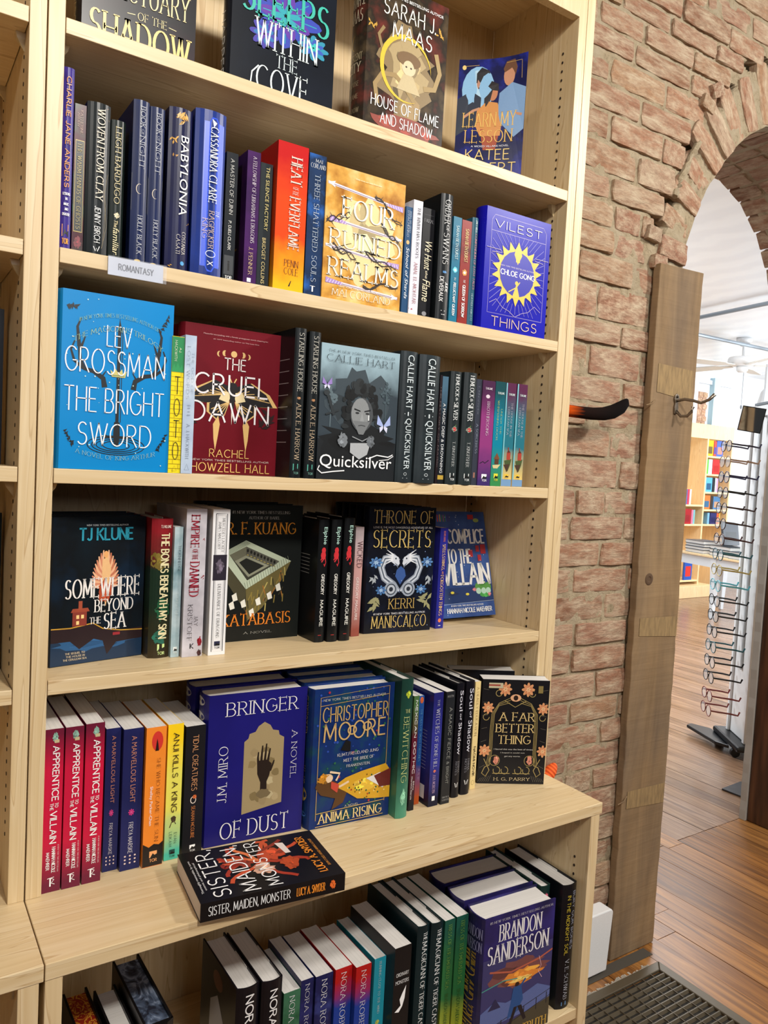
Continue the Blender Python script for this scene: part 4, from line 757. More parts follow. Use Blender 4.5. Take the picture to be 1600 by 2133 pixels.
{'l':'navy hardcover with eclipse moon on its spine,the right one of a pair','k':'h','g':'navy eclipse books','c':('16234e','1a2a5a','142048',1),'s':[('T','BOOK',0.42,0.04,0.72,0.17,'s','dfe2e8',1),('T','OF',0.5,0.18,0.66,0.215,'s','dfe2e8',1),('T','NIGHT',0.42,0.22,0.72,0.42,'s','dfe2e8',1),('R',0.02,0.45,0.98,0.68,'1c2028'),('ARC',0.5,0.545,0.2,0.03,60,300,0.045,'e8d8c0'),('T','HOLLY',0.42,0.71,0.72,0.81,'s','dfe2e8',1),('T','BLACK',0.42,0.83,0.72,0.95,'s','dfe2e8',1),('E',0.5,0.99,0.2,0.008,'c8b070')],'f':[],'z':1.4696,'rz':0,'rx':0,'row':'B','o':'s','x0':0.126,'y':0.012,'h':0.2017,'w':0.1331,'t':0.0193},
{'l':'navy hardcover with gold ivy leaves and large white upright title','k':'h','g':'books on the shelf with the clear label holder','c':('171a44','1c2050','15183c',1),'s':[('LEAF',0.55,0.06,0.3,'d9a23a',9,33),('LEAF',0.2,0.2,0.18,'d9a23a',6,34),('LEAF',0.3,0.3,0.14,'c08828',4,35),('LEAF',0.92,0.7,0.06,'d9a23a',3,36),('LEAF',0.2,0.985,0.1,'d9a23a',3,37),('T','BABYLONIA',0.48,0.17,0.84,0.66,'g','ffffff',1),('T','COSTANZA',0.66,0.76,0.82,0.9,'s','f0e8dc',1),('T','CASATI',0.42,0.78,0.58,0.9,'s','f0e8dc',1),('E',0.72,0.955,0.09,0.013,'3a9ad8')],'f':[],'z':1.4696,'rz':0,'rx':0,'row':'B','o':'s','x0':0.1502,'y':0.01,'h':0.2084,'w':0.1375,'t':0.0314},
{'l':'bright royal blue panelled spine with silver lettering inside a navy border','k':'h','g':'books on the shelf with the clear label holder','c':('17307e','1b3a96','152a70',1),'s':[('P',[(0.26,0.07),(0.42,0.07),(0.5,0.04),(0.66,0.04),(0.74,0.07),(0.92,0.07),(0.92,0.95),(0.74,0.95),(0.66,0.98),(0.5,0.98),(0.42,0.95),(0.26,0.95)],'1d4fe0'),('L',[(0.28,0.08),(0.9,0.08),(0.9,0.94),(0.28,0.94),(0.28,0.08)],0.008,'a8b8d8'),('P',[(0.5,0.05),(0.66,0.07),(0.56,0.1)],'ffffff'),('T','CASSANDRA',0.46,0.1,0.72,0.37,'S','e6ecf4',1),('T','CLARE',0.46,0.39,0.72,0.56,'S','e6ecf4',1),('T','THE',0.72,0.6,0.84,0.64,'s','d8e0f0',1),('T','RAGPICKER',0.5,0.61,0.68,0.84,'s','e8c8a8',1),('T','KING',0.3,0.66,0.46,0.78,'s','e8c8a8',1),('ARC',0.6,0.87,0.16,0.02,0,360,0.02,'dfe6f4'),('L',[(0.5,0.915),(0.7,0.94)],0.02,'ffffff'),('L',[(0.7,0.915),(0.5,0.94)],0.02,'ffffff')],'f':[],'z':1.4696,'rz':0,'rx':0,'row':'B','o':'s','x0':0.1839,'y':0.006,'h':0.2151,'w':0.142,'t':0.0428},
{'l':'thin dark grey spine with condensed white capitals and a tiny walking figure','k':'p','g':'books on the shelf with the clear label holder','c':('20242a','181c20','26282a',1),'s':[('T','A MASTER OF DJINN',0.35,0.05,0.68,0.48,'m','dcdcd8',1),('T','P. DJELI CLARK',0.35,0.53,0.6,0.76,'b','dcdcd8',1),('R',0.1,0.8,0.9,0.95,'3a3d42'),('E',0.5,0.85,0.1,0.008,'101010'),('R',0.42,0.86,0.58,0.92,'101010'),('T','TOR',0.2,0.96,0.8,0.985,'b','ffffff',0)],'f':[],'z':1.4696,'rz':0,'rx':0,'row':'B','o':'s','x0':0.2325,'y':0.014,'h':0.1739,'w':0.1148,'t':0.0168},
{'l':'dark violet paperback dotted with gold stars and small foxes','k':'p','g':'books on the shelf with the clear label holder','c':('3d1c50','33184a','4a2060',2),'s':[('T','A FELLOWSHIP OF LIBRARIANS',0.42,0.04,0.7,0.5,'s','e8dce8',1),('T','& DRAGONS',0.42,0.51,0.72,0.69,'s','e8dce8',1),('T','J. PENNER',0.36,0.72,0.66,0.93,'s','f0d0a0',1),('R',0.3,0.955,0.6,0.985,'ffffff')],'f':[],'z':1.4696,'rz':0,'rx':0,'row':'B','b':[('BLOB',0.5,0.12,0.3,0.03,'c89030',38),('BLOB',0.5,0.72,0.3,0.03,'c89030',39),('BLOB',0.5,0.95,0.3,0.03,'c89030',40)],'o':'s','x0':0.2606,'y':0.008,'h':0.1815,'w':0.1198,'t':0.0194},
{'l':'slim grey-green spine with thin gold capitals beside the red and yellow book','k':'p','g':'books on the shelf with the clear label holder','c':('2c3236','343a3e','282e30',1),'s':[('T','THE SILENCE FACTORY',0.45,0.03,0.74,0.54,'g','e8d890',1),('T','BRIDGET COLLINS',0.35,0.6,0.64,0.97,'g','e0cc90',1)],'f':[],'z':1.4696,'rz':0,'rx':0,'row':'B','o':'s','x0':0.2831,'y':0.014,'h':0.1726,'w':0.1139,'t':0.0185},
{'l':'thick spine fading from red at the top to yellow flames below','k':'p','g':'books on the shelf with the clear label holder','c':('c01c1c','e04818','f8b820',3),'s':[('T','HEAT',0.44,0.09,0.8,0.28,'S','f6d8cc',1),('T','OF THE',0.52,0.29,0.7,0.345,'s','f6d8cc',1),('T','EVERFLAME',0.44,0.36,0.78,0.72,'S','f6d8cc',1),('T','PENN',0.34,0.79,0.8,0.835,'s','5a2410',0),('T','COLE',0.34,0.845,0.8,0.89,'s','5a2410',0),('P',[(0.5,0.97),(0.58,0.93),(0.6,0.93),(0.55,0.97)],'1a1008')],'f':[],'z':1.4696,'rz':0,'rx':0,'row':'B','o':'s','x0':0.3042,'y':0.004,'h':0.2062,'w':0.1361,'t':0.0479},
{'l':'blue paperback spine with silver capitals,left of the face-out gold book','k':'p','g':'books on the shelf with the clear label holder','c':('1c3050','2f6ac0','203a64',2),'s':[('T','MAI',0.35,0.035,0.75,0.06,'s','e4e8ee',0),('T','CORLAND',0.08,0.068,0.95,0.1,'s','e4e8ee',0),('T','THREE SHATTERED SOULS',0.36,0.14,0.66,0.9,'s','cfdcec',1),('L',[(0.35,0.93),(0.65,0.93)],0.02,'ffffff'),('R',0.46,0.93,0.54,0.97,'ffffff')],'f':[],'z':1.4696,'rz':0,'rx':0,'row':'B','o':'s','x0':0.3559,'y':0.008,'h':0.2034,'w':0.1343,'t':0.0278},
{'l':'gold face-out book with silver arrows,black thorns and large pale capitals','k':'p','g':'books on the shelf with the clear label holder','c':('d8a24a','f0d090','9a5c1c',2),'s':[],'f':[('BLOB',0.5,0.5,0.45,0.4,'f2d89a',41),('ARROW',0.02,0.14,0.98,0.2),('ARROW',0.98,0.44,0.06,0.4),('ARROW',0.02,0.6,0.96,0.65),('ARROW',0.96,0.9,0.04,0.86),('T','FOUR',0.2,0.22,0.86,0.37,'S','e8e8e0',0),('T','RUINED',0.06,0.47,0.97,0.6,'S','e4e2d8',0),('T','REALMS',0.06,0.685,0.96,0.82,'S','e4e2d8',0),('THORN',0.6,0.14,0.98,0.34,51),('THORN',0.02,0.42,0.3,0.34,52),('THORN',0.7,0.36,0.98,0.5,53),('THORN',0.5,0.6,0.95,0.7,54),('THORN',0.1,0.6,0.4,0.66,55),('THORN',0.5,0.86,0.96,0.8,56),('T','Only trust can save them now',0.35,0.06,0.68,0.075,'g','fff0d0',0),('T','NEW YORK TIMES BESTSELLING AUTHOR',0.2,0.885,0.8,0.897,'g','fff0d8',0),('T','MAI CORLAND',0.12,0.91,0.86,0.965,'s','fff4e0',0)],'z':1.4696,'rz':0,'rx':0,'row':'B','o':'f','x0':0.3841,'y':0.006,'h':0.1962,'t':0.03,'w':0.1407},
{'l':'thin slate-blue spine with italic title and round gold seal','k':'p','g':'books on the shelf with the clear label holder','c':('2a5078','2f5a88','24466c',1),'s':[('T','MARINA AND SERGEY',0.62,0.04,0.84,0.24,'s','c8dcf0',1),('T','DYACHENKO',0.25,0.04,0.55,0.28,'s','e8f0f8',1),('E',0.5,0.33,0.25,0.02,'d0b070'),('T','School of Shards',0.28,0.38,0.76,0.86,'i','e8f0f8',1)],'f':[],'z':1.4696,'rz':0,'rx':0,'row':'B','o':'s','x0':0.5308,'y':0.01,'h':0.1671,'w':0.1103,'t':0.0122},
{'l':'thin white spine with black and crimson lettering beside a black spine','k':'p','g':'books on the shelf with the clear label holder','c':('dcdce6','e6e6ee','d8d8e4',1),'s':[('T','THE RIVER HAS ROOTS',0.45,0.06,0.75,0.5,'S','3a3a44',1),('T','AMAL EL-MOHTAR',0.35,0.54,0.7,0.9,'s','a02838',1),('LEAF',0.2,0.95,0.2,'a83040',4,57)],'f':[],'z':1.4696,'rz':0,'rx':0,'row':'B','o':'s','x0':0.5434,'y':0.008,'h':0.18,'w':0.1188,'t':0.018},
{'l':'black spine with decorated cream script title next to the thin white book','k':'p','g':'books on the shelf with the clear label holder','c':('1a1a1e','222226','1a1a1e',1),'s':[('T','FAIZAL',0.1,0.1,0.9,0.13,'s','9a9aa0',0),('L',[(0.1,0.06),(0.9,0.06)],0.01,'6a6a70'),('T','We Hunt',0.25,0.3,0.85,0.56,'i','f0e2c0',1),('T','the',0.4,0.57,0.6,0.64,'i','f0e2c0',1),('T','Flame',0.2,0.65,0.85,0.85,'i','f0e2c0',1),('E',0.5,0.96,0.2,0.02,'8a8a90')],'f':[],'z':1.4696,'rz':0,'rx':0,'row':'B','o':'s','x0':0.5672,'y':0.014,'h':0.1748,'w':0.1154,'t':0.0231},
{'l':'tall black hardcover with silver serif title and a small blue bird','k':'h','g':'books on the shelf with the clear label holder','c':('15191d','1a2024','12161a',1),'s':[('T','ORDER',0.25,0.05,0.7,0.24,'s','e8e8e8',1),('T','OF',0.4,0.25,0.66,0.3,'s','e8e8e8',1),('T','SWANS',0.25,0.31,0.7,0.56,'s','e8e8e8',1),('BLOB',0.5,0.62,0.2,0.012,'4a90d0',58),('T','JUDE',0.55,0.7,0.8,0.78,'b','dcdcdc',1),('T','DEVERAUX',0.15,0.66,0.42,0.86,'b','dcdcdc',1),('L',[(0.35,0.93),(0.7,0.93)],0.03,'ffffff'),('L',[(0.4,0.96),(0.7,0.96)],0.03,'ffffff')],'f':[],'z':1.4696,'rz':0,'rx':0,'row':'B','o':'s','x0':0.5937,'y':0.004,'h':0.2007,'w':0.1325,'t':0.0245},
{'l':'teal paperback spine with a glowing burst at its middle','k':'p','g':'books on the shelf with the clear label holder','c':('1c6e8c','0f3e58','1c6e8c',2),'s':[('T','SARAH BETH DURST',0.35,0.08,0.7,0.4,'m','d8f0f0',1),('BLOB',0.5,0.5,0.3,0.035,'6ad8f0',60),('E',0.5,0.5,0.12,0.012,'ffffff'),('T','THE',0.4,0.57,0.6,0.6,'s','ffffff',1),('T','RELUCTANT QUEEN',0.35,0.62,0.65,0.93,'b','ffffff',1)],'f':[],'z':1.4696,'rz':0,'rx':0,'row':'B','o':'s','x0':0.6263,'y':0.01,'h':0.1729,'w':0.1141,'t':0.0172},
{'l':'brick red paperback spine with a glowing burst at its middle','k':'p','g':'books on the shelf with the clear label holder','c':('8c2c28','4a1820','8c2c28',2),'s':[('T','SARAH BETH DURST',0.35,0.08,0.7,0.4,'m','f0e090',1),('BLOB',0.5,0.5,0.3,0.035,'f0a040',61),('E',0.5,0.5,0.12,0.012,'ffffff'),('T','THE',0.4,0.57,0.6,0.6,'s','ffffff',1),('T','QUEEN OF SORROW',0.35,0.62,0.65,0.93,'b','ffffff',1)],'f':[],'z':1.4696,'rz':0,'rx':0,'row':'B','o':'s','x0':0.6447,'y':0.01,'h':0.1714,'w':0.1131,'t':0.0206},
{'l':'narrow teal spine with red ornate lettering squeezed beside the royal blue book','k':'h','g':'books on the shelf with the clear label holder','c':('26586c','1e4658','2a6278',1),'s':[('T','COMPENDIUM OF LOST TALES',0.4,0.15,0.75,0.66,'S','c86878',1),('T','EMILY WILDE',0.4,0.03,0.7,0.14,'s','d8e4e0',1),('T','HEATHER FAWCETT',0.3,0.7,0.6,0.95,'s','c8dce0',1)],'f':[],'z':1.4696,'rz':0,'rx':0,'row':'B','o':'s','x0':0.669,'y':0.014,'h':0.1812,'w':0.1196,'t':0.0126},
{'l':'royal blue hardcover with gold sunburst ring,face out on the second shelf','k':'h','g':'books on the shelf with the clear label holder','c':('1414a8','1818b4','1010a0',0),'s':[('L',[(0.2,0.1),(0.9,0.1)],0.01,'a8a0d8'),('L',[(0.2,0.14),(0.9,0.14)],0.01,'a8a0d8'),('L',[(0.1,0.8),(0.8,0.8)],0.01,'a8a0d8')],'f':[('L',[(0.08,0.1),(0.12,0.055),(0.88,0.055),(0.93,0.1),(0.93,0.78),(0.93,0.86)],0.006,'9a90c8'),('L',[(0.08,0.1),(0.08,0.86),(0.93,0.86)],0.006,'9a90c8'),('L',[(0.08,0.185),(0.93,0.185)],0.006,'9a90c8'),('RAYS',0.5,0.5,0.24,0.34,0.45,'8a84d0',40),('SUN',0.5,0.5,0.3,0.21,'e6c64a',18),('E',0.5,0.5,0.27,0.19,'1414a8'),('R',0.47,0.3,0.53,0.4,'e6c64a'),('P',[(0.5,0.42),(0.44,0.34),(0.46,0.28),(0.54,0.28),(0.56,0.34)],'e6c64a'),('P',[(0.44,0.7),(0.5,0.58),(0.56,0.7)],'e6c64a'),('E',0.5,0.575,0.025,0.018,'e6c64a'),('L',[(0.38,0.66),(0.5,0.61),(0.55,0.56)],0.012,'e6c64a'),('L',[(0.02,0.33),(0.22,0.33),(0.25,0.35),(0.1,0.36)],0.006,'b8a8c8'),('L',[(0.98,0.33),(0.78,0.33),(0.76,0.35),(0.9,0.36)],0.006,'b8a8c8'),('L',[(0.1,0.78),(0.2,0.74),(0.3,0.8),(0.4,0.82),(0.5,0.86)],0.006,'b0a0d0'),('L',[(0.9,0.78),(0.8,0.74),(0.7,0.8),(0.6,0.82),(0.5,0.86)],0.006,'b0a0d0'),('T','VILEST',0.12,0.09,0.86,0.155,'m','f0e8d8',0),('T','NEW YORK TIMES BESTSELLING AUTHOR',0.24,0.445,0.76,0.457,'g','d8d0e8',0),('T','CHLOE GONG',0.24,0.48,0.78,0.525,'b','ffffff',0),('T','THINGS',0.14,0.885,0.86,0.965,'m','e8c8b8',0)],'z':1.4696,'rz':0,'rx':0,'row':'B','o':'f','x0':0.6934,'y':0.006,'h':0.2047,'t':0.03,'w':0.1508},
{'l':'large sky-blue hardcover with black antlers and sword,facing out','k':'h','g':'books on the third shelf','c':('0a86cc','0c8ad2','0a84c8',0),'s':[],'f':[('ANTLER',),('CROWN',0.5,0.42),('ARCTX','#1 New York Times bestselling author of',0.5,0.1,0.36,0.05,'s','8fc8b8',0.022),('ARCTX','THE MAGICIANS TRILOGY',0.5,0.17,0.4,0.09,'s','a8cca8',0.03),('T','LEV',0.385,0.17,0.61,0.29,'d','ffffff',0),('T','GROSSMAN',0.03,0.31,0.93,0.45,'d','ffffff',0),('T','THE BRIGHT',0.03,0.53,0.93,0.67,'d','ffffff',0),('T','SWORD',0.15,0.73,0.82,0.86,'d','ffffff',0),('ARCTX','A NOVEL OF KING ARTHUR',0.5,0.915,0.36,-0.035,'s','9cccc8',0.025),('DOTS','c8e8e0',36,71)],'z':1.2006,'rz':0,'rx':0,'row':'C','o':'f','x0':0.0258,'y':0.004,'h':0.2214,'t':0.035,'w':0.1384},
{'l':'slim spine,green at the top and yellow brick pattern below','k':'p','g':'books on the third shelf','c':('f0dc28','f0dc28','f0dc28',0),'s':[('R',0,0,1,0.25,'1f8a50'),('P',[(0,0.25),(0.2,0.2),(0.35,0.23),(0.5,0.19),(0.7,0.23),(0.85,0.2),(1,0.24),(1,0.26),(0,0.26)],'2a9a5a'),('BRK',0.26,1,'b89c18'),('T','A.J.',0.55,0.08,0.75,0.12,'g','e8f0d0',1),('T','HACKWITH',0.2,0.03,0.42,0.18,'m','f0f4e0',1),('T','T',0.3,0.29,0.75,0.42,'d','1a1a14',0),('T','O',0.28,0.45,0.78,0.58,'d','1a1a14',0),('T','T',0.3,0.61,0.75,0.74,'d','1a1a14',0),('T','O',0.28,0.77,0.78,0.9,'d','1a1a14',0),('L',[(0.3,0.985),(0.5,0.945),(0.7,0.985),(0.3,0.985)],0.02,'8a7a20')],'f':[],'z':1.2006,'rz':0,'rx':0,'row':'C','o':'s','x0':0.163,'y':0.002,'h':0.1817,'w':0.1199,'t':0.0163},
{'l':'pale blue-grey marbled paperback spine with thin grey lettering','k':'p','g':'books on the third shelf','c':('b8c8dc','dce4ee','a8b8d0',2),'s':[('T','THE GOD OF',0.62,0.12,0.82,0.42,'s','6a7488',1),('T','LOST WORDS',0.22,0.08,0.46,0.46,'s','6a7488',1),('T','A NOVEL',0.35,0.5,0.65,0.51,'g','70788c',0),('T','FROM',0.4,0.52,0.6,0.53,'g','70788c',0),('T','HELLS',0.4,0.545,0.6,0.555,'g','70788c',0),('T','LIBRARY',0.35,0.57,0.65,0.58,'g','70788c',0),('T','A. J. Hackwith',0.35,0.64,0.62,0.89,'s','6a7488',1),('L',[(0.3,0.975),(0.5,0.93),(0.7,0.975),(0.3,0.975)],0.02,'5a6478')],'f':[],'z':1.2006,'rz':0,'rx':0,'row':'C','o':'s','x0':0.1798,'y':0.0,'h':0.1853,'w':0.1223,'t':0.0155},
{'l':'maroon hardcover with a black and gold moth,facing out,front copy of two','k':'h','g':'books on the third shelf','c':('6a1420','741824','5e1018',0),'s':[],'f':[('MOON',0.5,0.175,'e0b878'),('T','Masterful storytelling with a female protagonist worth cheering for.',0.18,0.055,0.86,0.067,'g','d8a8a8',0),('T','#1 NYT bestselling author on The Last One',0.28,0.085,0.76,0.095,'g','d8a8a8',0),('T','THE',0.4,0.205,0.63,0.285,'m','f6eeea',0),('MOTH',),('LEAF',0.86,0.6,0.1,'2a1010',9,72),('LEAF',0.1,0.6,0.1,'2a1010',7,73),('T','CRUEL',0.1,0.32,0.88,0.46,'m','f4eef0',0),('T','DAWN',0.06,0.51,0.9,0.645,'m','f4eef0',0),('T','RACHEL',0.28,0.83,0.7,0.885,'m','eec070',0),('T','NEW YORK TIMES BESTSELLING AUTHOR',0.1,0.9,0.92,0.912,'b','e0c8c0',0),('T','HOWZELL HALL',0.1,0.925,0.93,0.985,'m','eec070',0)],'z':1.2006,'rz':0,'rx':0,'row':'C','dup':(1,'maroon hardcover hidden behind its face-out twin on the third shelf',0.0,0.001),'o':'f','x0':0.1957,'y':0.05,'h':0.2117,'t':0.028,'w':0.1473},
{'l':'black ivory-lettered hardcover,left one of a pair,its back cover showing','k':'h','g':'black paired hardcovers','c':('181c1e','1e2426','14181a',1),'s':[('T','STARLING HOUSE',0.3,0.03,0.72,0.42,'s','dcd8cc',1),('BLOB',0.5,0.465,0.2,0.012,'a87850',74),('T','ALIX E. HARROW',0.3,0.5,0.7,0.88,'s','e0c8a8',1),('R',0.25,0.905,0.7,0.95,'5ab8a4'),('P',[(0.3,0.95),(0.45,0.92),(0.7,0.94),(0.7,0.95)],'181c1e'),('T','TOR',0.28,0.96,0.72,0.975,'m','8ac8b8',0)],'f':[],'z':1.2006,'rz':0,'rx':0,'row':'C','b':[('R',0.62,0.2,0.9,0.205,'b0b0b0'),('R',0.62,0.28,0.9,0.285,'b0b0b0'),('R',0.62,0.36,0.9,0.365,'b0b0b0'),('R',0.62,0.44,0.9,0.445,'b0b0b0'),('R',0.62,0.52,0.9,0.525,'b0b0b0'),('R',0.62,0.6,0.9,0.605,'b0b0b0'),('R',0.62,0.68,0.9,0.685,'b0b0b0'),('R',0.62,0.76,0.9,0.765,'b0b0b0')],'o':'s','x0':0.3432,'y':0.003,'h':0.2184,'w':0.1441,'t':0.0181},
{'l':'black ivory-lettered hardcover touching the left of the grey portrait cover','k':'h','g':'black paired hardcovers','c':('181c1e','1e2426','14181a',1),'s':[('T','STARLING HOUSE',0.3,0.03,0.72,0.42,'s','dcd8cc',1),('BLOB',0.5,0.465,0.2,0.012,'a87850',74),('T','ALIX E. HARROW',0.3,0.5,0.7,0.88,'s','e0c8a8',1),('R',0.25,0.905,0.7,0.95,'5ab8a4'),('P',[(0.3,0.95),(0.45,0.92),(0.7,0.94),(0.7,0.95)],'181c1e'),('T','TOR',0.28,0.96,0.72,0.975,'m','8ac8b8',0)],'f':[],'z':1.2006,'rz':0,'rx':0,'row':'C','b':[('R',0.62,0.2,0.9,0.205,'b0b0b0'),('R',0.62,0.28,0.9,0.285,'b0b0b0'),('R',0.62,0.36,0.9,0.365,'b0b0b0'),('R',0.62,0.44,0.9,0.445,'b0b0b0'),('R',0.62,0.52,0.9,0.525,'b0b0b0'),('R',0.62,0.6,0.9,0.605,'b0b0b0'),('R',0.62,0.68,0.9,0.685,'b0b0b0'),('R',0.62,0.76,0.9,0.765,'b0b0b0')],'o':'s','x0':0.3685,'y':0.006,'h':0.2171,'w':0.1433,'t':0.0185},
{'l':'face-out book with grey portrait of a dark-haired man and white gothic title','k':'p','g':'books on the third shelf','c':('9ab4c0','3a444c','1c2024',3),'s':[],'f':[('BLOB',0.5,0.42,0.5,0.3,'3c4850',81),('R',0,0.7,1,1,'1a1e22'),('BLOB',0.5,0.72,0.62,0.2,'14171a',82),('TREE',0.14,0.36,'5f7078'),('TREE',0.84,0.3,'46565e'),('HAIR',),('E',0.53,0.5,0.145,0.13,'4a4e52'),('E',0.51,0.49,0.115,0.115,'8a8e90'),('P',[(0.42,0.55),(0.64,0.55),(0.56,0.65),(0.5,0.65)],'777b7e'),('P',[(0.43,0.455),(0.51,0.47),(0.51,0.48),(0.43,0.468)],'1c1e20'),('P',[(0.64,0.455),(0.56,0.47),(0.56,0.48),(0.64,0.468)],'1c1e20'),('E',0.47,0.49,0.025,0.008,'2a2c2e'),('E',0.6,0.49,0.025,0.008,'2a2c2e'),('P',[(0.53,0.48),(0.51,0.55),(0.56,0.55)],'9a9ea0'),('L',[(0.49,0.585),(0.53,0.58),(0.58,0.585)],0.01,'3c4042'),('L',[(0.62,0.5),(0.62,0.54)],0.012,'f0f4f6'),('P',[(0.4,0.72),(0.66,0.71),(0.62,0.8),(0.52,0.84),(0.4,0.79)],'b0b4b8'),('L',[(0.42,0.67),(0.55,0.7),(0.66,0.66)],0.012,'909498'),('E',0.08,0.36,0.035,0.022,'30363a'),('L',[(0.1,0.38),(0.18,0.52)],0.035,'2c3236'),('L',[(0.08,0.52),(0.24,0.48)],0.02,'2c3236'),('BFLY',0.08,0.3,0.06,'9a80c8'),('BFLY',0.82,0.57,0.09,'a8b8e8'),('BLOB',0.3,0.7,0.07,0.07,'7a8086',83),('BLOB',0.66,0.7,0.06,0.06,'6a7076',84),('T','THE #1 NEW YORK TIMES BESTSELLER',0.08,0.04,0.93,0.058,'m','20282e',0),('T','CALLIE HART',0.06,0.075,0.93,0.125,'s','28323a',0),('T','Quicksilver',0.03,0.815,0.95,0.92,'k','ffffff',0),('L',[(0.03,0.9),(0.01,0.93),(0.06,0.955),(0.2,0.94),(0.34,0.93)],0.012,'ffffff'),('L',[(0.64,0.83),(0.75,0.8),(0.9,0.81),(0.96,0.79)],0.012,'ffffff'),('L',[(0.78,0.84),(0.9,0.83),(0.97,0.8)],0.008,'ffffff')],'z':1.2006,'rz':0,'rx':0,'row':'C','o':'f','x0':0.3884,'y':0.004,'h':0.2035,'t':0.03,'w':0.1413},
{'l':'dark slate hardcover with chrome blackletter spine,directly right of the portrait cover','k':'h','g':'slate hardcovers beside the portrait cover','c':('2a3236','363e42','24292c',1),'s':[('T','CALLIE HART',0.32,0.03,0.68,0.44,'k','d4e0e4',1),('L',[(0.3,0.475),(0.7,0.475)],0.03,'dde6ea'),('L',[(0.5,0.46),(0.5,0.49)],0.06,'dde6ea'),('T','QUICKSILVER',0.3,0.51,0.7,0.9,'k','d4e0e4',1),('ARC',0.5,0.935,0.08,0.01,0,360,0.02,'c8d0d4'),('R',0.35,0.965,0.65,0.97,'9aa2a6')],'f':[],'z':1.2006,'rz':0,'rx':0,'row':'C','o':'s','x0':0.5308,'y':0.003,'h':0.2093,'w':0.1381,'t':0.0329},
{'l':'dark slate hardcover with chrome blackletter spine,second from the portrait cover','k':'h','g':'slate hardcovers beside the portrait cover','c':('2a3236','363e42','24292c',1),'s':[('T','CALLIE HART',0.32,0.03,0.68,0.44,'k','d4e0e4',1),('L',[(0.3,0.475),(0.7,0.475)],0.03,'dde6ea'),('L',[(0.5,0.46),(0.5,0.49)],0.06,'dde6ea'),('T','QUICKSILVER',0.3,0.51,0.7,0.9,'k','d4e0e4',1),('ARC',0.5,0.935,0.08,0.01,0,360,0.02,'c8d0d4'),('R',0.35,0.965,0.65,0.97,'9aa2a6')],'f':[],'z':1.2006,'rz':0,'rx':0,'row':'C','o':'s','x0':0.5656,'y':0.0,'h':0.2077,'w':0.1371,'t':0.0418},
{'l':'very thin dark spine wedged right of the slate hardcovers','k':'p','g':'books on the third shelf','c':('241c20','1c181c','241c20',0),'s':[('T','THE HISTORY OF MAGIC',0.25,0.1,0.75,0.85,'s','b8a8a8',1)],'f':[],'z':1.2006,'rz':0,'rx':0,'row':'C','o':'s','x0':0.6126,'y':0.004,'h':0.1798,'w':0.1187,'t':0.0049},
{'l':'thin spine with a stormy blue picture and white gothic lettering,gold foot','k':'p','g':'books on the third shelf','c':('4a6a80','20262e','1c2024',3),'s':[('T','A MAGIC DEEP & DROWNING',0.25,0.25,0.7,0.9,'k','e4e8ea',1),('R',0.0,0.92,1,0.96,'c0a040')],'f':[],'z':1.2006,'rz':0,'rx':0,'row':'C','o':'s','x0':0.6178,'y':0.004,'h':0.1783,'w':0.1177,'t':0.012},
{'l':'dark green-grey hardcover with a red apple at mid spine,left of two alike','k':'h','g':'green-grey apple books','c':('2c3436','343c3e','22282a',1),'s':[('T','HEMLOCK',0.35,0.03,0.68,0.22,'S','e6eaea',1),('T','&',0.4,0.23,0.62,0.26,'g','c8cccc',1),('T','SILVER',0.3,0.27,0.68,0.43,'S','e6eaea',1),('BLOB',0.5,0.51,0.28,0.03,'8a9a8a',85),('E',0.5,0.51,0.16,0.018,'c83a3c'),('L',[(0.5,0.49),(0.62,0.47)],0.04,'6a8a4a'),('T','T. KINGFISHER',0.36,0.62,0.6,0.84,'s','c8cccc',1),('R',0.3,0.9,0.7,0.9403,'e8ecec'),('P',[(0.348,0.9403),(0.48,0.9141),(0.58,0.9262),(0.7,0.9202),(0.7,0.9403)],'181818'),('T','TOR',0.3,0.9465,0.7,0.965,'b','e8ecec',0)],'f':[],'z':1.2006,'rz':0,'rx':0,'row':'C','o':'s','x0':0.6325,'y':0.002,'h':0.1884,'w':0.1243,'t':0.0227},
{'l':'dark green-grey hardcover with a red apple at mid spine,right of two alike','k':'h','g':'green-grey apple books','c':('2c3436','343c3e','22282a',1),'s':[('T','HEMLOCK',0.35,0.03,0.68,0.22,'S','e6eaea',1),('T','&',0.4,0.23,0.62,0.26,'g','c8cccc',1),('T','SILVER',0.3,0.27,0.68,0.43,'S','e6eaea',1),('BLOB',0.5,0.51,0.28,0.03,'8a9a8a',85),('E',0.5,0.51,0.16,0.018,'c83a3c'),('L',[(0.5,0.49),(0.62,0.47)],0.04,'6a8a4a'),('T','T. KINGFISHER',0.36,0.62,0.6,0.84,'s','c8cccc',1),('R',0.3,0.9,0.7,0.9403,'e8ecec'),('P',[(0.348,0.9403),(0.48,0.9141),(0.58,0.9262),(0.7,0.9202),(0.7,0.9403)],'181818'),('T','TOR',0.3,0.9465,0.7,0.965,'b','e8ecec',0)],'f':[],'z':1.2006,'rz':0,'rx':0,'row':'C','o':'s','x0':0.6613,'y':0.002,'h':0.1898,'w':0.1253,'t':0.0274},
{'l':'slim slate paperback with faint lavender lettering beside the purple book','k':'p','g':'books on the third shelf','c':('383c48','30343e','383c48',0),'s':[('T','T. KINGFISHER',0.3,0.06,0.6,0.33,'s','8890a0',1),('T','A SORCERESS',0.3,0.42,0.7,0.7,'S','98a0b4',1),('R',0.3,0.88,0.6,0.93,'a07060')],'f':[],'z':1.2006,'rz':0,'rx':0,'row':'C','o':'s','x0':0.691,'y':0.004,'h':0.1815,'w':0.1198,'t':0.0119},
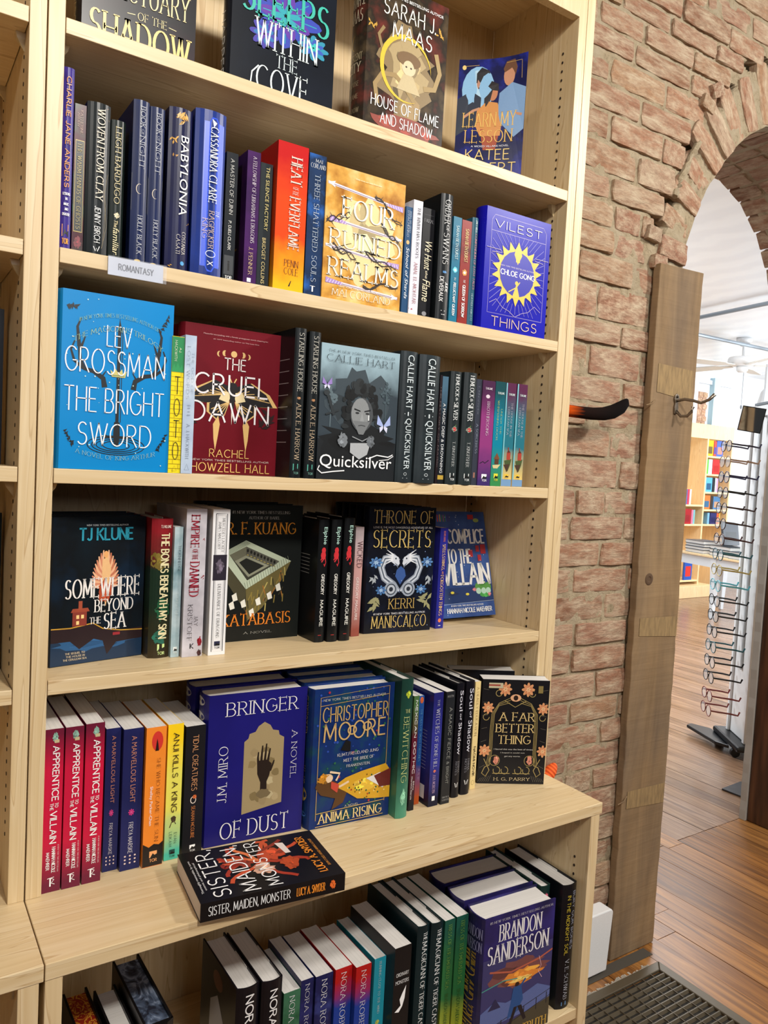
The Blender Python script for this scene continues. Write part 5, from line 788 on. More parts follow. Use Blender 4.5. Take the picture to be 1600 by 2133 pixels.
{'l':'purple and magenta paperback with a small flying raven near its foot','k':'p','g':'books on the third shelf','c':('4a2848','8c3a78','40306a',3),'s':[('T','TJ KLUNE',0.2,0.065,0.75,0.085,'b','e4d8e4',0),('E',0.45,0.15,0.16,0.018,'e0d0dc'),('T','BROTHERSONG',0.4,0.2,0.62,0.52,'s','e4d8e4',1),('L',[(0.1,0.79),(0.35,0.77),(0.5,0.785),(0.8,0.755)],0.05,'1c1428'),('R',0.3,0.89,0.7,0.9334,'ffffff'),('P',[(0.348,0.9334),(0.48,0.9052),(0.58,0.9182),(0.7,0.9117),(0.7,0.9334)],'181818'),('T','TOR',0.3,0.9401,0.7,0.96,'b','ffffff',0)],'f':[],'z':1.2006,'rz':0,'rx':0,'row':'C','o':'s','x0':0.7033,'y':0.002,'h':0.181,'w':0.1194,'t':0.0284},
{'l':'teal paperback with a little house on stilts and yellow lettering','k':'p','g':'books on the third shelf','c':('1c4a50','14809a','3a8a50',3),'s':[('T','TJ KLUNE',0.2,0.1,0.85,0.12,'b','dceaea',0),('T','UNDER THE',0.6,0.26,0.75,0.5,'s','e0dc60',1),('T','WHISPERING DOOR',0.25,0.18,0.42,0.56,'s','e0dc60',1),('P',[(0.2,0.74),(0.5,0.68),(0.8,0.74)],'7a4a30'),('R',0.3,0.74,0.7,0.79,'5a3826'),('P',[(0.1,0.8),(0.9,0.79),(0.6,0.83),(0.2,0.83)],'d8c890'),('R',0.3,0.88,0.7,0.9234,'e8e040'),('P',[(0.348,0.9234),(0.48,0.8952),(0.58,0.9082),(0.7,0.9017),(0.7,0.9234)],'181818'),('T','TOR',0.3,0.9301,0.7,0.95,'b','e8e040',0)],'f':[],'z':1.2006,'rz':0,'rx':0,'row':'C','o':'s','x0':0.7327,'y':0.002,'h':0.1822,'w':0.1203,'t':0.0235},
{'l':'spine with red house on a cliff,left of two alike','k':'p','g':'cliff house paperbacks','c':('5a2a4a','2a7080','e8c870',3),'s':[('R',0,0,0.12,1,'7ac0cc'),('T','TJ KLUNE',0.25,0.1,0.85,0.12,'b','dceaea',0),('T','THE HOUSE IN THE',0.55,0.19,0.72,0.52,'s','d8d0dc',1),('T','CERULEAN SEA',0.25,0.23,0.42,0.5,'s','d8d0dc',1),('P',[(0.2,0.75),(0.9,0.73),(0.8,0.79),(0.6,0.85),(0.45,0.86)],'4a5a30'),('P',[(0.15,0.79),(0.75,0.78),(0.5,0.86)],'4a3428'),('R',0.42,0.67,0.78,0.74,'b04030'),('R',0.5,0.62,0.6,0.68,'8c3428'),('P',[(0.42,0.67),(0.6,0.645),(0.78,0.67)],'5a2820'),('R',0,0.93,1,1,'7aa0c8'),('R',0.3,0.88,0.7,0.911,'f0c840'),('P',[(0.348,0.911),(0.48,0.8909),(0.58,0.9002),(0.7,0.8955),(0.7,0.911)],'181818'),('T','TOR',0.3,0.9158,0.7,0.93,'b','f0c840',0)],'f':[],'z':1.2006,'rz':0,'rx':0,'row':'C','o':'s','x0':0.7573,'y':0.002,'h':0.1823,'w':0.1203,'t':0.024},
{'l':'spine with red house on a cliff,last on the third shelf','k':'p','g':'cliff house paperbacks','c':('5a2a4a','2a7080','e8c870',3),'s':[('R',0,0,0.12,1,'7ac0cc'),('T','TJ KLUNE',0.25,0.1,0.85,0.12,'b','dceaea',0),('T','THE HOUSE IN THE',0.55,0.19,0.72,0.52,'s','d8d0dc',1),('T','CERULEAN SEA',0.25,0.23,0.42,0.5,'s','d8d0dc',1),('P',[(0.2,0.75),(0.9,0.73),(0.8,0.79),(0.6,0.85),(0.45,0.86)],'4a5a30'),('P',[(0.15,0.79),(0.75,0.78),(0.5,0.86)],'4a3428'),('R',0.42,0.67,0.78,0.74,'b04030'),('R',0.5,0.62,0.6,0.68,'8c3428'),('P',[(0.42,0.67),(0.6,0.645),(0.78,0.67)],'5a2820'),('R',0,0.93,1,1,'7aa0c8'),('R',0.3,0.88,0.7,0.911,'f0c840'),('P',[(0.348,0.911),(0.48,0.8909),(0.58,0.9002),(0.7,0.8955),(0.7,0.911)],'181818'),('T','TOR',0.3,0.9158,0.7,0.93,'b','f0c840',0)],'f':[],'z':1.2006,'rz':0,'rx':0,'row':'C','o':'s','x0':0.7836,'y':0.002,'h':0.1829,'w':0.1207,'t':0.0244},
{'l':'dark teal hardcover with a glowing winged bird and cliff house,facing out','k':'h','g':'books on the fourth shelf','c':('14181c','141e26','16283c',1),'s':[],'f':[('R',0,0.8,1,1,'1c3450'),('BLOB',0.5,0.86,0.6,0.07,'2c5c8c',91),('P',[(0,0.74),(0.2,0.75),(0.42,0.73),(0.55,0.78),(0.75,0.8),(1,0.79),(1,0.87),(0.7,0.88),(0.6,0.96),(0.55,0.86),(0.45,0.84),(0.3,0.9),(0.2,0.84),(0,0.84)],'2a1c20'),('L',[(0,0.745),(0.2,0.75),(0.44,0.73),(0.55,0.775),(0.75,0.8),(1,0.81)],0.012,'c89838'),('R',0.22,0.64,0.37,0.74,'8c3c30'),('P',[(0.2,0.645),(0.22,0.62),(0.38,0.62),(0.4,0.645)],'a04a34'),('R',0.28,0.57,0.32,0.63,'a85038'),('R',0.26,0.665,0.29,0.69,'ffd890'),('R',0.31,0.665,0.34,0.69,'ffd890'),('R',0.26,0.705,0.29,0.73,'ffd890'),('WING',0.52,0.4,-1,'d88a6a'),('WING',0.6,0.4,1,'c87858'),('P',[(0.52,0.3),(0.58,0.27),(0.62,0.36),(0.6,0.5),(0.57,0.62),(0.52,0.5)],'f0c088'),('E',0.56,0.26,0.025,0.025,'f0b070'),('BLOB',0.56,0.52,0.1,0.1,'b85030',92),('T','NEW YORK TIMES BESTSELLING AUTHOR',0.34,0.05,0.8,0.062,'g','c8d0d4',0),('T','TJ KLUNE',0.26,0.075,0.86,0.16,'b','2f9ab4',0),('T','SOMEWHERE',0.13,0.42,0.95,0.55,'S','f4f0ec',0),('T','BEYOND',0.45,0.57,0.88,0.655,'S','f4f0ec',0),('T','THE',0.4,0.69,0.52,0.735,'S','f4f0ec',0),('T','SEA',0.55,0.67,0.8,0.78,'S','f4f0ec',0),('R',0.66,0.81,0.74,0.83,'a03038'),('T','THE SEQUEL TO',0.15,0.915,0.36,0.928,'b','d8c8a8',0),('T','THE HOUSE IN',0.16,0.936,0.36,0.949,'b','d8c8a8',0),('T','THE CERULEAN SEA',0.13,0.957,0.38,0.97,'b','d8c8a8',0)],'z':0.9333,'rz':0.2058,'rx':0,'row':'D','dup':(2,'dark hardcover behind the winged bird cover',0.009,0.004),'o':'f','x0':0.0324,'y':0.0608,'h':0.2013,'t':0.03,'w':0.1313},
{'l':'hardcover with red-topped forest-green spine and tall pale yellow capitals','k':'h','g':'books on the fourth shelf','c':('8c2028','1e3024','3a3020',3),'s':[('BLOB',0.3,0.3,0.4,0.08,'7a6a2a',93),('BLOB',0.6,0.65,0.4,0.1,'1c5a3a',94),('BLOB',0.5,0.85,0.4,0.06,'2a6a58',95),('T','TJ KLUNE',0.38,0.045,0.9,0.065,'b','f0dcd0',0),('T','THE BONES BENEATH MY SKIN',0.42,0.1,0.82,0.86,'b','efe3b4',1),('R',0.4,0.9,0.75,0.9465,'d8f0a0'),('P',[(0.442,0.9465),(0.5575,0.9163),(0.645,0.9302),(0.75,0.9233),(0.75,0.9465)],'181818'),('T','TOR',0.4,0.9536,0.75,0.975,'b','d8f0a0',0)],'f':[],'z':0.9333,'rz':0,'rx':0,'row':'D','b':[('R',0.08,0.86,0.5,0.97,'e8e8e8'),('R',0.14,0.88,0.44,0.95,'888888')],'o':'s','x0':0.1631,'y':0.0651,'h':0.2004,'w':0.1322,'t':0.0303},
{'l':'thin pale teal spine beside the thick silver and red paperback','k':'p','g':'books on the fourth shelf','c':('9cb4bc','5a8088','c0d0d4',2),'s':[('T','THORNHEDGE',0.5,0.14,0.8,0.34,'s','2c5060',1),('T','T. KINGFISHER',0.4,0.5,0.7,0.7,'s','d8e4e4',1),('R',0.3,0.92,0.75,0.951,'e8f0f0'),('P',[(0.354,0.951),(0.5025,0.9309),(0.615,0.9402),(0.75,0.9355),(0.75,0.951)],'181818'),('T','TOR',0.3,0.9558,0.75,0.97,'b','e8f0f0',0)],'f':[],'z':0.9333,'rz':0,'rx':0,'row':'D','o':'s','x0':0.1938,'y':0.0568,'h':0.1892,'w':0.1248,'t':0.0122},
{'l':'thick silver paperback with crimson ornate title and black author lettering','k':'p','g':'books on the fourth shelf','c':('c0bcc4','d4d0d8','a8a4ac',2),'s':[('T','EMPIRE',0.24,0.04,0.64,0.26,'S','a01830',1),('T','OF THE',0.34,0.27,0.6,0.34,'S','a01830',1),('T','DAMNED',0.24,0.355,0.7,0.59,'S','a01830',1),('LEAF',0.9,0.2,0.08,'901020',4,96),('LEAF',0.9,0.46,0.1,'901020',5,97),('T','JAY',0.55,0.72,0.72,0.79,'s','20181c',1),('T','KRISTOFF',0.22,0.645,0.44,0.89,'s','20181c',1),('L',[(0.4,0.91),(0.4,0.945)],0.05,'20181c'),('L',[(0.55,0.91),(0.42,0.928),(0.56,0.945)],0.04,'20181c'),('BLOB',0.85,0.9,0.14,0.04,'8c1828',98),('BLOB',0.85,0.98,0.12,0.03,'3a1c20',99)],'f':[],'z':0.9333,'rz':0,'rx':0,'row':'D','o':'s','x0':0.2086,'y':0.0511,'h':0.2158,'w':0.1424,'t':0.0301},
{'l':'white paperback with a black double border and small dark dragon picture','k':'p','g':'books on the fourth shelf','c':('e8e8ea','f0f0f0','e8e8ea',0),'s':[('L',[(0.18,0.03),(0.84,0.03),(0.84,0.975),(0.18,0.975),(0.18,0.03)],0.04,'3a3a40'),('L',[(0.26,0.04),(0.76,0.04),(0.76,0.965),(0.26,0.965),(0.26,0.04)],0.012,'3a3a40'),('T','MERCEDES LACKEY',0.55,0.06,0.7,0.29,'s','26262c',1),('T','JAMES MALLORY',0.33,0.08,0.48,0.27,'s','26262c',1),('R',0.1,0.31,0.9,0.485,'2a2430'),('BLOB',0.5,0.39,0.3,0.06,'6a6070',100),('T','DELIVERANCE OF DRAGONS',0.42,0.51,0.6,0.88,'s','26262c',1),('R',0.34,0.905,0.68,0.936,'2a2c48'),('P',[(0.3808,0.936),(0.493,0.9159),(0.578,0.9251),(0.68,0.9205),(0.68,0.936)],'181818'),('T','TOR',0.34,0.9407,0.68,0.955,'b','2a2c48',0)],'f':[],'z':0.9333,'rz':0,'rx':0,'row':'D','o':'s','x0':0.2467,'y':0.0476,'h':0.2159,'w':0.1425,'t':0.0261},
{'l':'dark green-black face-out hardcover with a sunken stone courtyard and orange title','k':'h','g':'books on the fourth shelf','c':('1a1d1c','1c201e','181a1a',0),'s':[],'f':[('COURT',),('T','#1 NEW YORK TIMES BESTSELLING',0.17,0.045,0.84,0.065,'s','cfd0cc',0),('T','AUTHOR OF BABEL',0.36,0.085,0.72,0.105,'s','cfd0cc',0),('T','R. F. KUANG',0.12,0.13,0.92,0.215,'S','f0a030',0),('T','KATABASIS',0.1,0.8,0.9,0.885,'S','e8862a',0),('T','A NOVEL',0.35,0.935,0.68,0.95,'s','d8d8d0',0)],'z':0.9333,'rz':0.0119,'rx':0,'row':'D','dup':(1,'dark hardcover standing behind the stone courtyard cover',-0.006,0.004),'o':'f','x0':0.278,'y':0.1164,'h':0.2192,'t':0.04,'w':0.1511},
{'l':'black hardcover with a red monkey on its spine,leftmost of three alike','k':'h','g':'black books with a red monkey','c':('131416','18191c','101113',0),'s':[('T','Elphie',0.3,0.06,0.75,0.2,'k','bfe8dc',1),('MONK',0.5,0.31),('T','GREGORY',0.34,0.44,0.64,0.61,'b','f0efe8',1),('T','MAGUIRE',0.34,0.65,0.64,0.87,'b','f0efe8',1),('R',0.3,0.94,0.6,0.945,'b03030')],'f':[],'z':0.9333,'rz':0,'rx':0,'row':'D','b':[('R',0.1,0.86,0.4,0.94,'e0e0e0'),('R',0.3,0.3,0.8,0.305,'8a8a8a'),('R',0.3,0.33,0.8,0.335,'8a8a8a'),('R',0.3,0.36,0.8,0.365,'8a8a8a'),('R',0.3,0.39,0.8,0.395,'8a8a8a'),('R',0.3,0.42,0.8,0.425,'8a8a8a'),('R',0.3,0.45,0.8,0.455,'8a8a8a')],'o':'s','x0':0.4333,'y':0.0676,'h':0.2005,'w':0.1324,'t':0.0187},
{'l':'black hardcover with a red monkey on its spine,middle of three alike','k':'h','g':'black books with a red monkey','c':('131416','18191c','101113',0),'s':[('T','Elphie',0.3,0.06,0.75,0.2,'k','bfe8dc',1),('MONK',0.5,0.31),('T','GREGORY',0.34,0.44,0.64,0.61,'b','f0efe8',1),('T','MAGUIRE',0.34,0.65,0.64,0.87,'b','f0efe8',1),('R',0.3,0.94,0.6,0.945,'b03030')],'f':[],'z':0.9333,'rz':0,'rx':0,'row':'D','o':'s','x0':0.455,'y':0.0636,'h':0.2011,'w':0.1327,'t':0.019},
{'l':'black hardcover with a red monkey on its spine,rightmost of three alike','k':'h','g':'black books with a red monkey','c':('131416','18191c','101113',0),'s':[('T','Elphie',0.3,0.06,0.75,0.2,'k','bfe8dc',1),('MONK',0.5,0.31),('T','GREGORY',0.34,0.44,0.64,0.61,'b','f0efe8',1),('T','MAGUIRE',0.34,0.65,0.64,0.87,'b','f0efe8',1),('R',0.3,0.94,0.6,0.945,'b03030')],'f':[],'z':0.9333,'rz':0,'rx':0,'row':'D','o':'s','x0':0.478,'y':0.0627,'h':0.2041,'w':0.1347,'t':0.0194},
{'l':'pink and grey misty paperback spine right of the three black monkey spines','k':'p','g':'books on the fourth shelf','c':('b8a8ac','c09490','8c4a40',3),'s':[('T','WICKED',0.3,0.13,0.9,0.37,'m','6a4a50',1),('T','GREGORY MAGUIRE',0.3,0.46,0.62,0.85,'g','f0e4e0',1)],'f':[],'z':0.9333,'rz':0,'rx':0,'row':'D','o':'s','x0':0.5123,'y':0.0824,'h':0.1872,'w':0.1235,'t':0.0162},
{'l':'night-blue hardcover with twin silver dragons forming a heart,facing out','k':'h','g':'books on the fourth shelf','c':('12151f','1a2036','12141c',2),'s':[],'f':[('DRAG',),('FLOWER',0.13,0.44,0.1,0.045,'5a8ac0','3a5a90','a8c8e8'),('FLOWER',0.9,0.44,0.09,0.045,'5a8ac0','3a5a90','a8c8e8'),('FLOWER',0.22,0.66,0.08,0.04,'4a7ab0','3a5a90','a8c8e8'),('FLOWER',0.82,0.66,0.09,0.04,'4a7ab0','3a5a90','a8c8e8'),('LEAF',0.12,0.76,0.12,'9a9870',8,101),('LEAF',0.9,0.76,0.12,'9a9870',8,102),('LEAF',0.08,0.58,0.08,'a8b0b8',6,103),('LEAF',0.93,0.58,0.08,'a8b0b8',6,104),('T','THRONE OF',0.06,0.03,0.95,0.13,'s','d8bc70',0),('T','LOVE IS THE MOST DANGEROUS ADVENTURE OF ALL',0.06,0.155,0.95,0.17,'b','d0d0d4',0),('T','SECRETS',0.06,0.185,0.93,0.32,'s','d8bc70',0),('T','KERRI',0.34,0.73,0.72,0.81,'s','c8a860',0),('T','#1 NEW YORK TIMES BESTSELLING AUTHOR',0.12,0.84,0.9,0.855,'b','d0d0d4',0),('T','MANISCALCO',0.1,0.865,0.92,0.96,'s','d8bc70',0),('DOTS','8aa0d0',40,105)],'z':0.9333,'rz':-0.0831,'rx':0,'row':'D','dup':(5,'black hardcover behind the twin dragon cover,one of a tight stack',-0.002,0.003),'o':'f','x0':0.5439,'y':0.0922,'h':0.2221,'t':0.022,'w':0.1353},
{'l':'indigo paperback spine with orange script lettering leaning beside the twin dragon cover','k':'p','g':'books on the fourth shelf','c':('2a2c8c','30329a','24267c',1),'s':[('T','SPELLS,STRINGS,',0.35,0.16,0.72,0.42,'S','f0c890',1),('T','AND',0.4,0.43,0.65,0.46,'s','f0a060',1),('T','FORGOTTEN THINGS',0.3,0.47,0.7,0.87,'S','f0c890',1),('T','BREANNE RANDALL',0.4,0.03,0.66,0.14,'s','f08a70',1),('E',0.5,0.92,0.2,0.02,'f08050'),('R',0.35,0.97,0.65,0.975,'ffffff')],'f':[],'z':0.9333,'rz':0,'rx':0,'row':'D','b':[('R',0.05,0.86,0.5,0.96,'e8e8e8')],'o':'s','x0':0.6943,'y':0.085,'h':0.1854,'w':0.1224,'t':0.0179},
{'l':'blue hardcover leaning on its side edge with large white uneven title and green frogs','k':'h','g':'books on the fourth shelf','c':('3a5490','41609e','2c4276',2),'s':[],'f':[('P',[(0,0.74),(1,0.7),(1,0.87),(0,0.87)],'223a6c'),('L',[(0,0.88),(1,0.86)],0.004,'c0d0e8'),('BLOB',0.85,0.79,0.13,0.045,'4aa050',111),('FROG',0.84,0.73),('BLOB',0.08,0.83,0.08,0.02,'5ab060',112),('BLOB',0.68,0.75,0.04,0.02,'e08890',113),('BLOB',0.93,0.8,0.035,0.02,'e08890',114),('BLOB',0.3,0.78,0.12,0.02,'2a3450',115),('E',0.3,0.77,0.03,0.012,'e8d850'),('E',0.55,0.79,0.03,0.012,'e8d850'),('R',0.05,0.03,0.4,0.1,'3a4a8a'),('BKS',0.1,0.03,0.34,0.1),('R',0.7,0.03,0.8,0.075,'b83038'),('E',0.84,0.085,0.05,0.02,'9ab060'),('R',0.65,0.37,0.72,0.44,'b02c38'),('R',0.78,0.33,0.84,0.39,'b02c38'),('R',0.86,0.32,0.95,0.41,'b02c38'),('R',0.8,0.42,0.86,0.48,'b02c38'),('R',0.03,0.46,0.08,0.55,'b02c38'),('T','ACCOMPLICE',0.1,0.17,0.95,0.31,'b','f2f2f0',0),('T','TO THE',0.27,0.36,0.68,0.5,'b','f2f2f0',0),('T','VILLAIN',0.16,0.5,0.97,0.7,'b','f4f4f2',0),('T','#1 NEW YORK TIMES BESTSELLING AUTHOR',0.25,0.885,0.8,0.9,'b','e8ecf4',0),('T','HANNAH NICOLE MAEHRER',0.18,0.915,0.94,0.96,'b','f4f6fa',0),('DOTS','dce4f4',40,116)],'z':0.942,'rz':0,'rx':-0.2748,'row':'D','o':'f','x0':0.7232,'y':0.119,'h':0.2087,'t':0.032,'w':0.148},
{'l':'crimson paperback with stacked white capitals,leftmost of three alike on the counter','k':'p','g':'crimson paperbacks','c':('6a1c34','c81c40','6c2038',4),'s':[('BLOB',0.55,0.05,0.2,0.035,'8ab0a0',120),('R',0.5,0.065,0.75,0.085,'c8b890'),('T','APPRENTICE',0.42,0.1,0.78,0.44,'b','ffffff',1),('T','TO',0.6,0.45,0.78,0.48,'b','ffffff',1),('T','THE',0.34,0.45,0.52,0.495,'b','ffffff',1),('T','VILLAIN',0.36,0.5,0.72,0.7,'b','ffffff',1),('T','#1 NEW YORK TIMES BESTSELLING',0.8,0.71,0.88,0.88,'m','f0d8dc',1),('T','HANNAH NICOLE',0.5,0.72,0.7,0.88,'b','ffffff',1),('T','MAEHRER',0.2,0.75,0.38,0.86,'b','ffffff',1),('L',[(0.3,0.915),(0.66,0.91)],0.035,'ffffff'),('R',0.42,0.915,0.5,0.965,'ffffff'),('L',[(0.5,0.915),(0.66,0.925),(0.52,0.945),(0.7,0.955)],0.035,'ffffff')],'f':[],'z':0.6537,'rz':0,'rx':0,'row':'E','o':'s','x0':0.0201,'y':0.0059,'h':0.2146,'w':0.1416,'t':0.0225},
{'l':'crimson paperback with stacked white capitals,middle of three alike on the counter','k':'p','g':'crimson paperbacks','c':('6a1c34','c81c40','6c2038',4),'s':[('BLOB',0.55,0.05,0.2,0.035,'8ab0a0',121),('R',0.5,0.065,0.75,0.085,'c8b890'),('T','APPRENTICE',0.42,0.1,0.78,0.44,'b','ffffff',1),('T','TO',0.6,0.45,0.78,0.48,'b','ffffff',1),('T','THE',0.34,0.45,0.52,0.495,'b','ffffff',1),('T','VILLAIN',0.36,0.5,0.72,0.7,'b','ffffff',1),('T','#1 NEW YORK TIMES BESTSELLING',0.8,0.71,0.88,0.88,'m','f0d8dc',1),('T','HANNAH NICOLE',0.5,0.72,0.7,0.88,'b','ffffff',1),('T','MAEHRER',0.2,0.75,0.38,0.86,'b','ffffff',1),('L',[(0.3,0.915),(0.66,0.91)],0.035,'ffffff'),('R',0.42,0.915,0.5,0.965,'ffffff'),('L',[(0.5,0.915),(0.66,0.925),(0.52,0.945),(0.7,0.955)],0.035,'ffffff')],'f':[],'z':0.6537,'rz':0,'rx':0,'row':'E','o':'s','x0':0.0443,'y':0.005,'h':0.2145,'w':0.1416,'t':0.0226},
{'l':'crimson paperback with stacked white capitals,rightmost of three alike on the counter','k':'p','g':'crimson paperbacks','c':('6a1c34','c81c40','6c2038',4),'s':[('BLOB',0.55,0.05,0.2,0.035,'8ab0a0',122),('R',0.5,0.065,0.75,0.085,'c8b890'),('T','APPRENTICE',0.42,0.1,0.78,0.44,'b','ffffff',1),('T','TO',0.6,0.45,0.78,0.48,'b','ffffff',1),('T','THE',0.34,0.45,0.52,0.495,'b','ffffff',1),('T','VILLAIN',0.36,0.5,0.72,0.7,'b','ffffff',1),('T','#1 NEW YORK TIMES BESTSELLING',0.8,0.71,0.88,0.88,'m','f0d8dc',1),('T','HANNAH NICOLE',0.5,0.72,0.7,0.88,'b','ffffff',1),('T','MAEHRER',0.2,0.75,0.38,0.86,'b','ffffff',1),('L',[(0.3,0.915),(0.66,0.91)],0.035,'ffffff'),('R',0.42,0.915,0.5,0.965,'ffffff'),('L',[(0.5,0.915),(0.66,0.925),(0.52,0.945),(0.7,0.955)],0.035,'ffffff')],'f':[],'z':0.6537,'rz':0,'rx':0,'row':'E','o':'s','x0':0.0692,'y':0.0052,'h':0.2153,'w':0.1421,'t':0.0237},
{'l':'navy paperback with copper capitals and a pink flower,left and narrower of two','k':'p','g':'navy paperbacks on the counter','c':('22265a','262c66','1e2250',1),'s':[('T','A MARVELLOUS LIGHT',0.4,0.05,0.66,0.52,'g','c08070',1),('FLOWER',0.5,0.59,0.16,0.025,'d83a88','c02870','e060a0'),('T','FREYA MARSKE',0.38,0.66,0.6,0.88,'m','e8e4ec',1),('E',0.25,0.9,0.05,0.006,'e8d0c8'),('E',0.5,0.9,0.05,0.006,'e8d0c8'),('E',0.75,0.9,0.05,0.006,'e8d0c8'),('E',0.25,0.925,0.05,0.006,'e8d0c8'),('E',0.5,0.925,0.05,0.006,'e8d0c8'),('E',0.75,0.925,0.05,0.006,'e8d0c8'),('E',0.25,0.95,0.05,0.006,'e8d0c8'),('E',0.5,0.95,0.05,0.006,'e8d0c8'),('E',0.75,0.95,0.05,0.006,'e8d0c8')],'f':[],'z':0.6537,'rz':0,'rx':0,'row':'E','o':'s','x0':0.0994,'y':0.0231,'h':0.1987,'w':0.1311,'t':0.0195},
{'l':'navy paperback with copper capitals and a pink flower,right and wider of two','k':'p','g':'navy paperbacks on the counter','c':('22265a','262c66','1e2250',1),'s':[('T','A MARVELLOUS LIGHT',0.4,0.05,0.66,0.52,'g','c08070',1),('FLOWER',0.5,0.59,0.16,0.025,'d83a88','c02870','e060a0'),('T','FREYA MARSKE',0.38,0.66,0.6,0.88,'m','e8e4ec',1),('E',0.25,0.9,0.05,0.006,'e8d0c8'),('E',0.5,0.9,0.05,0.006,'e8d0c8'),('E',0.75,0.9,0.05,0.006,'e8d0c8'),('E',0.25,0.925,0.05,0.006,'e8d0c8'),('E',0.5,0.925,0.05,0.006,'e8d0c8'),('E',0.75,0.925,0.05,0.006,'e8d0c8'),('E',0.25,0.95,0.05,0.006,'e8d0c8'),('E',0.5,0.95,0.05,0.006,'e8d0c8'),('E',0.75,0.95,0.05,0.006,'e8d0c8')],'f':[],'z':0.6537,'rz':0,'rx':0,'row':'E','o':'s','x0':0.1203,'y':0.0143,'h':0.1976,'w':0.1304,'t':0.0267},
{'l':'orange paperback with a red sun at the top and a dark skyline foot','k':'p','g':'books standing on the counter','c':('f08a30','f8a850','f08830',0),'s':[('E',0.56,0.1,0.28,0.07,'d83830'),('P',[(0.5,0.12),(0.54,0.08),(0.6,0.12),(0.64,0.17),(0.46,0.17)],'2a1410'),('T','SHE WHO BECAME THE SUN',0.56,0.22,0.74,0.82,'s','5a2418',1),('T','Shelley Parker-Chan',0.22,0.42,0.4,0.7,'g','ffffff',1),('P',[(0,0.83),(0.3,0.86),(0.55,0.84),(0.8,0.85),(1,0.83),(1,1),(0,1)],'1a1414'),('R',0.34,0.89,0.72,0.9365,'fbb070'),('P',[(0.3856,0.9365),(0.511,0.9063),(0.606,0.9202),(0.72,0.9133),(0.72,0.9365)],'181818'),('T','TOR',0.34,0.9436,0.72,0.965,'b','fbb070',0)],'f':[],'z':0.6537,'rz':0,'rx':0,'row':'E','o':'s','x0':0.1493,'y':0.0089,'h':0.197,'w':0.13,'t':0.0277},
{'l':'yellow paperback fading to mint green with tall olive capitals','k':'p','g':'books standing on the counter','c':('f8d020','e8e060','4ab8a0',3),'s':[('T','ANJI KILLS A KING',0.36,0.06,0.72,0.65,'b','5a4a20',1),('BLOB',0.55,0.7,0.22,0.03,'4a3a28',125),('L',[(0.3,0.76),(0.5,0.7),(0.7,0.74)],0.06,'4a3a28'),('T','EVAN',0.6,0.8,0.78,0.88,'m','2a5a50',1),('T','LEIKAM',0.28,0.79,0.46,0.9,'m','2a5a50',1),('R',0.34,0.925,0.7,0.9591,'1a4a44'),('P',[(0.3832,0.9591),(0.502,0.9369),(0.592,0.9472),(0.7,0.9421),(0.7,0.9591)],'181818'),('T','TOR',0.34,0.9643,0.7,0.98,'b','1a4a44',0)],'f':[],'z':0.6537,'rz':0,'rx':0,'row':'E','o':'s','x0':0.181,'y':0.0143,'h':0.1955,'w':0.129,'t':0.0221},
{'l':'black paperback with orange hand-drawn lettering and a ring of fire','k':'p','g':'books standing on the counter','c':('1c1c20','202024','18181c',0),'s':[('T','TIDAL CREATURES',0.36,0.07,0.64,0.5,'m','e0a070',1),('ARC',0.48,0.575,0.13,0.025,0,360,0.04,'e8d8c8'),('BLOB',0.55,0.55,0.12,0.02,'e07038',126),('T','SEANAN McGUIRE',0.4,0.62,0.58,0.87,'m','e08848',1),('R',0.38,0.925,0.66,0.956,'ffffff'),('P',[(0.4136,0.956),(0.506,0.9359),(0.576,0.9451),(0.66,0.9405),(0.66,0.956)],'181818'),('T','TOR',0.38,0.9607,0.66,0.975,'b','ffffff',0)],'f':[],'z':0.6537,'rz':0,'rx':0,'row':'E','o':'s','x0':0.2073,'y':0.0156,'h':0.1884,'w':0.1243,'t':0.029},
{'l':'large indigo hardcover with an arched window and raised dark hand,facing out,front copy','k':'h','g':'books standing on the counter','c':('1c1a6c','201e78','18165c',0),'s':[('E',0.5,0.05,0.3,0.03,'c8c4bc'),('E',0.5,0.15,0.3,0.03,'c8c4bc'),('E',0.5,0.25,0.3,0.03,'c8c4bc'),('E',0.5,0.35,0.3,0.03,'c8c4bc')],'f':[('HANDW',),('T','BRINGER',0.17,0.055,0.9,0.145,'s','f2f0f4',0),('T','OF DUST',0.15,0.855,0.85,0.965,'s','f2f0f4',0),('T','J.M. MIRO',0.11,0.34,0.2,0.72,'s','f0eef4',2),('T','A NOVEL',0.85,0.29,0.91,0.62,'s','e8e6f0',1)],'z':0.6537,'rz':-0.0689,'rx':0,'row':'E','dup':(1,'indigo hardcover right behind the arched window cover',-0.006,0.006),'o':'f','x0':0.2425,'y':0.0227,'h':0.226,'t':0.045,'w':0.1542},
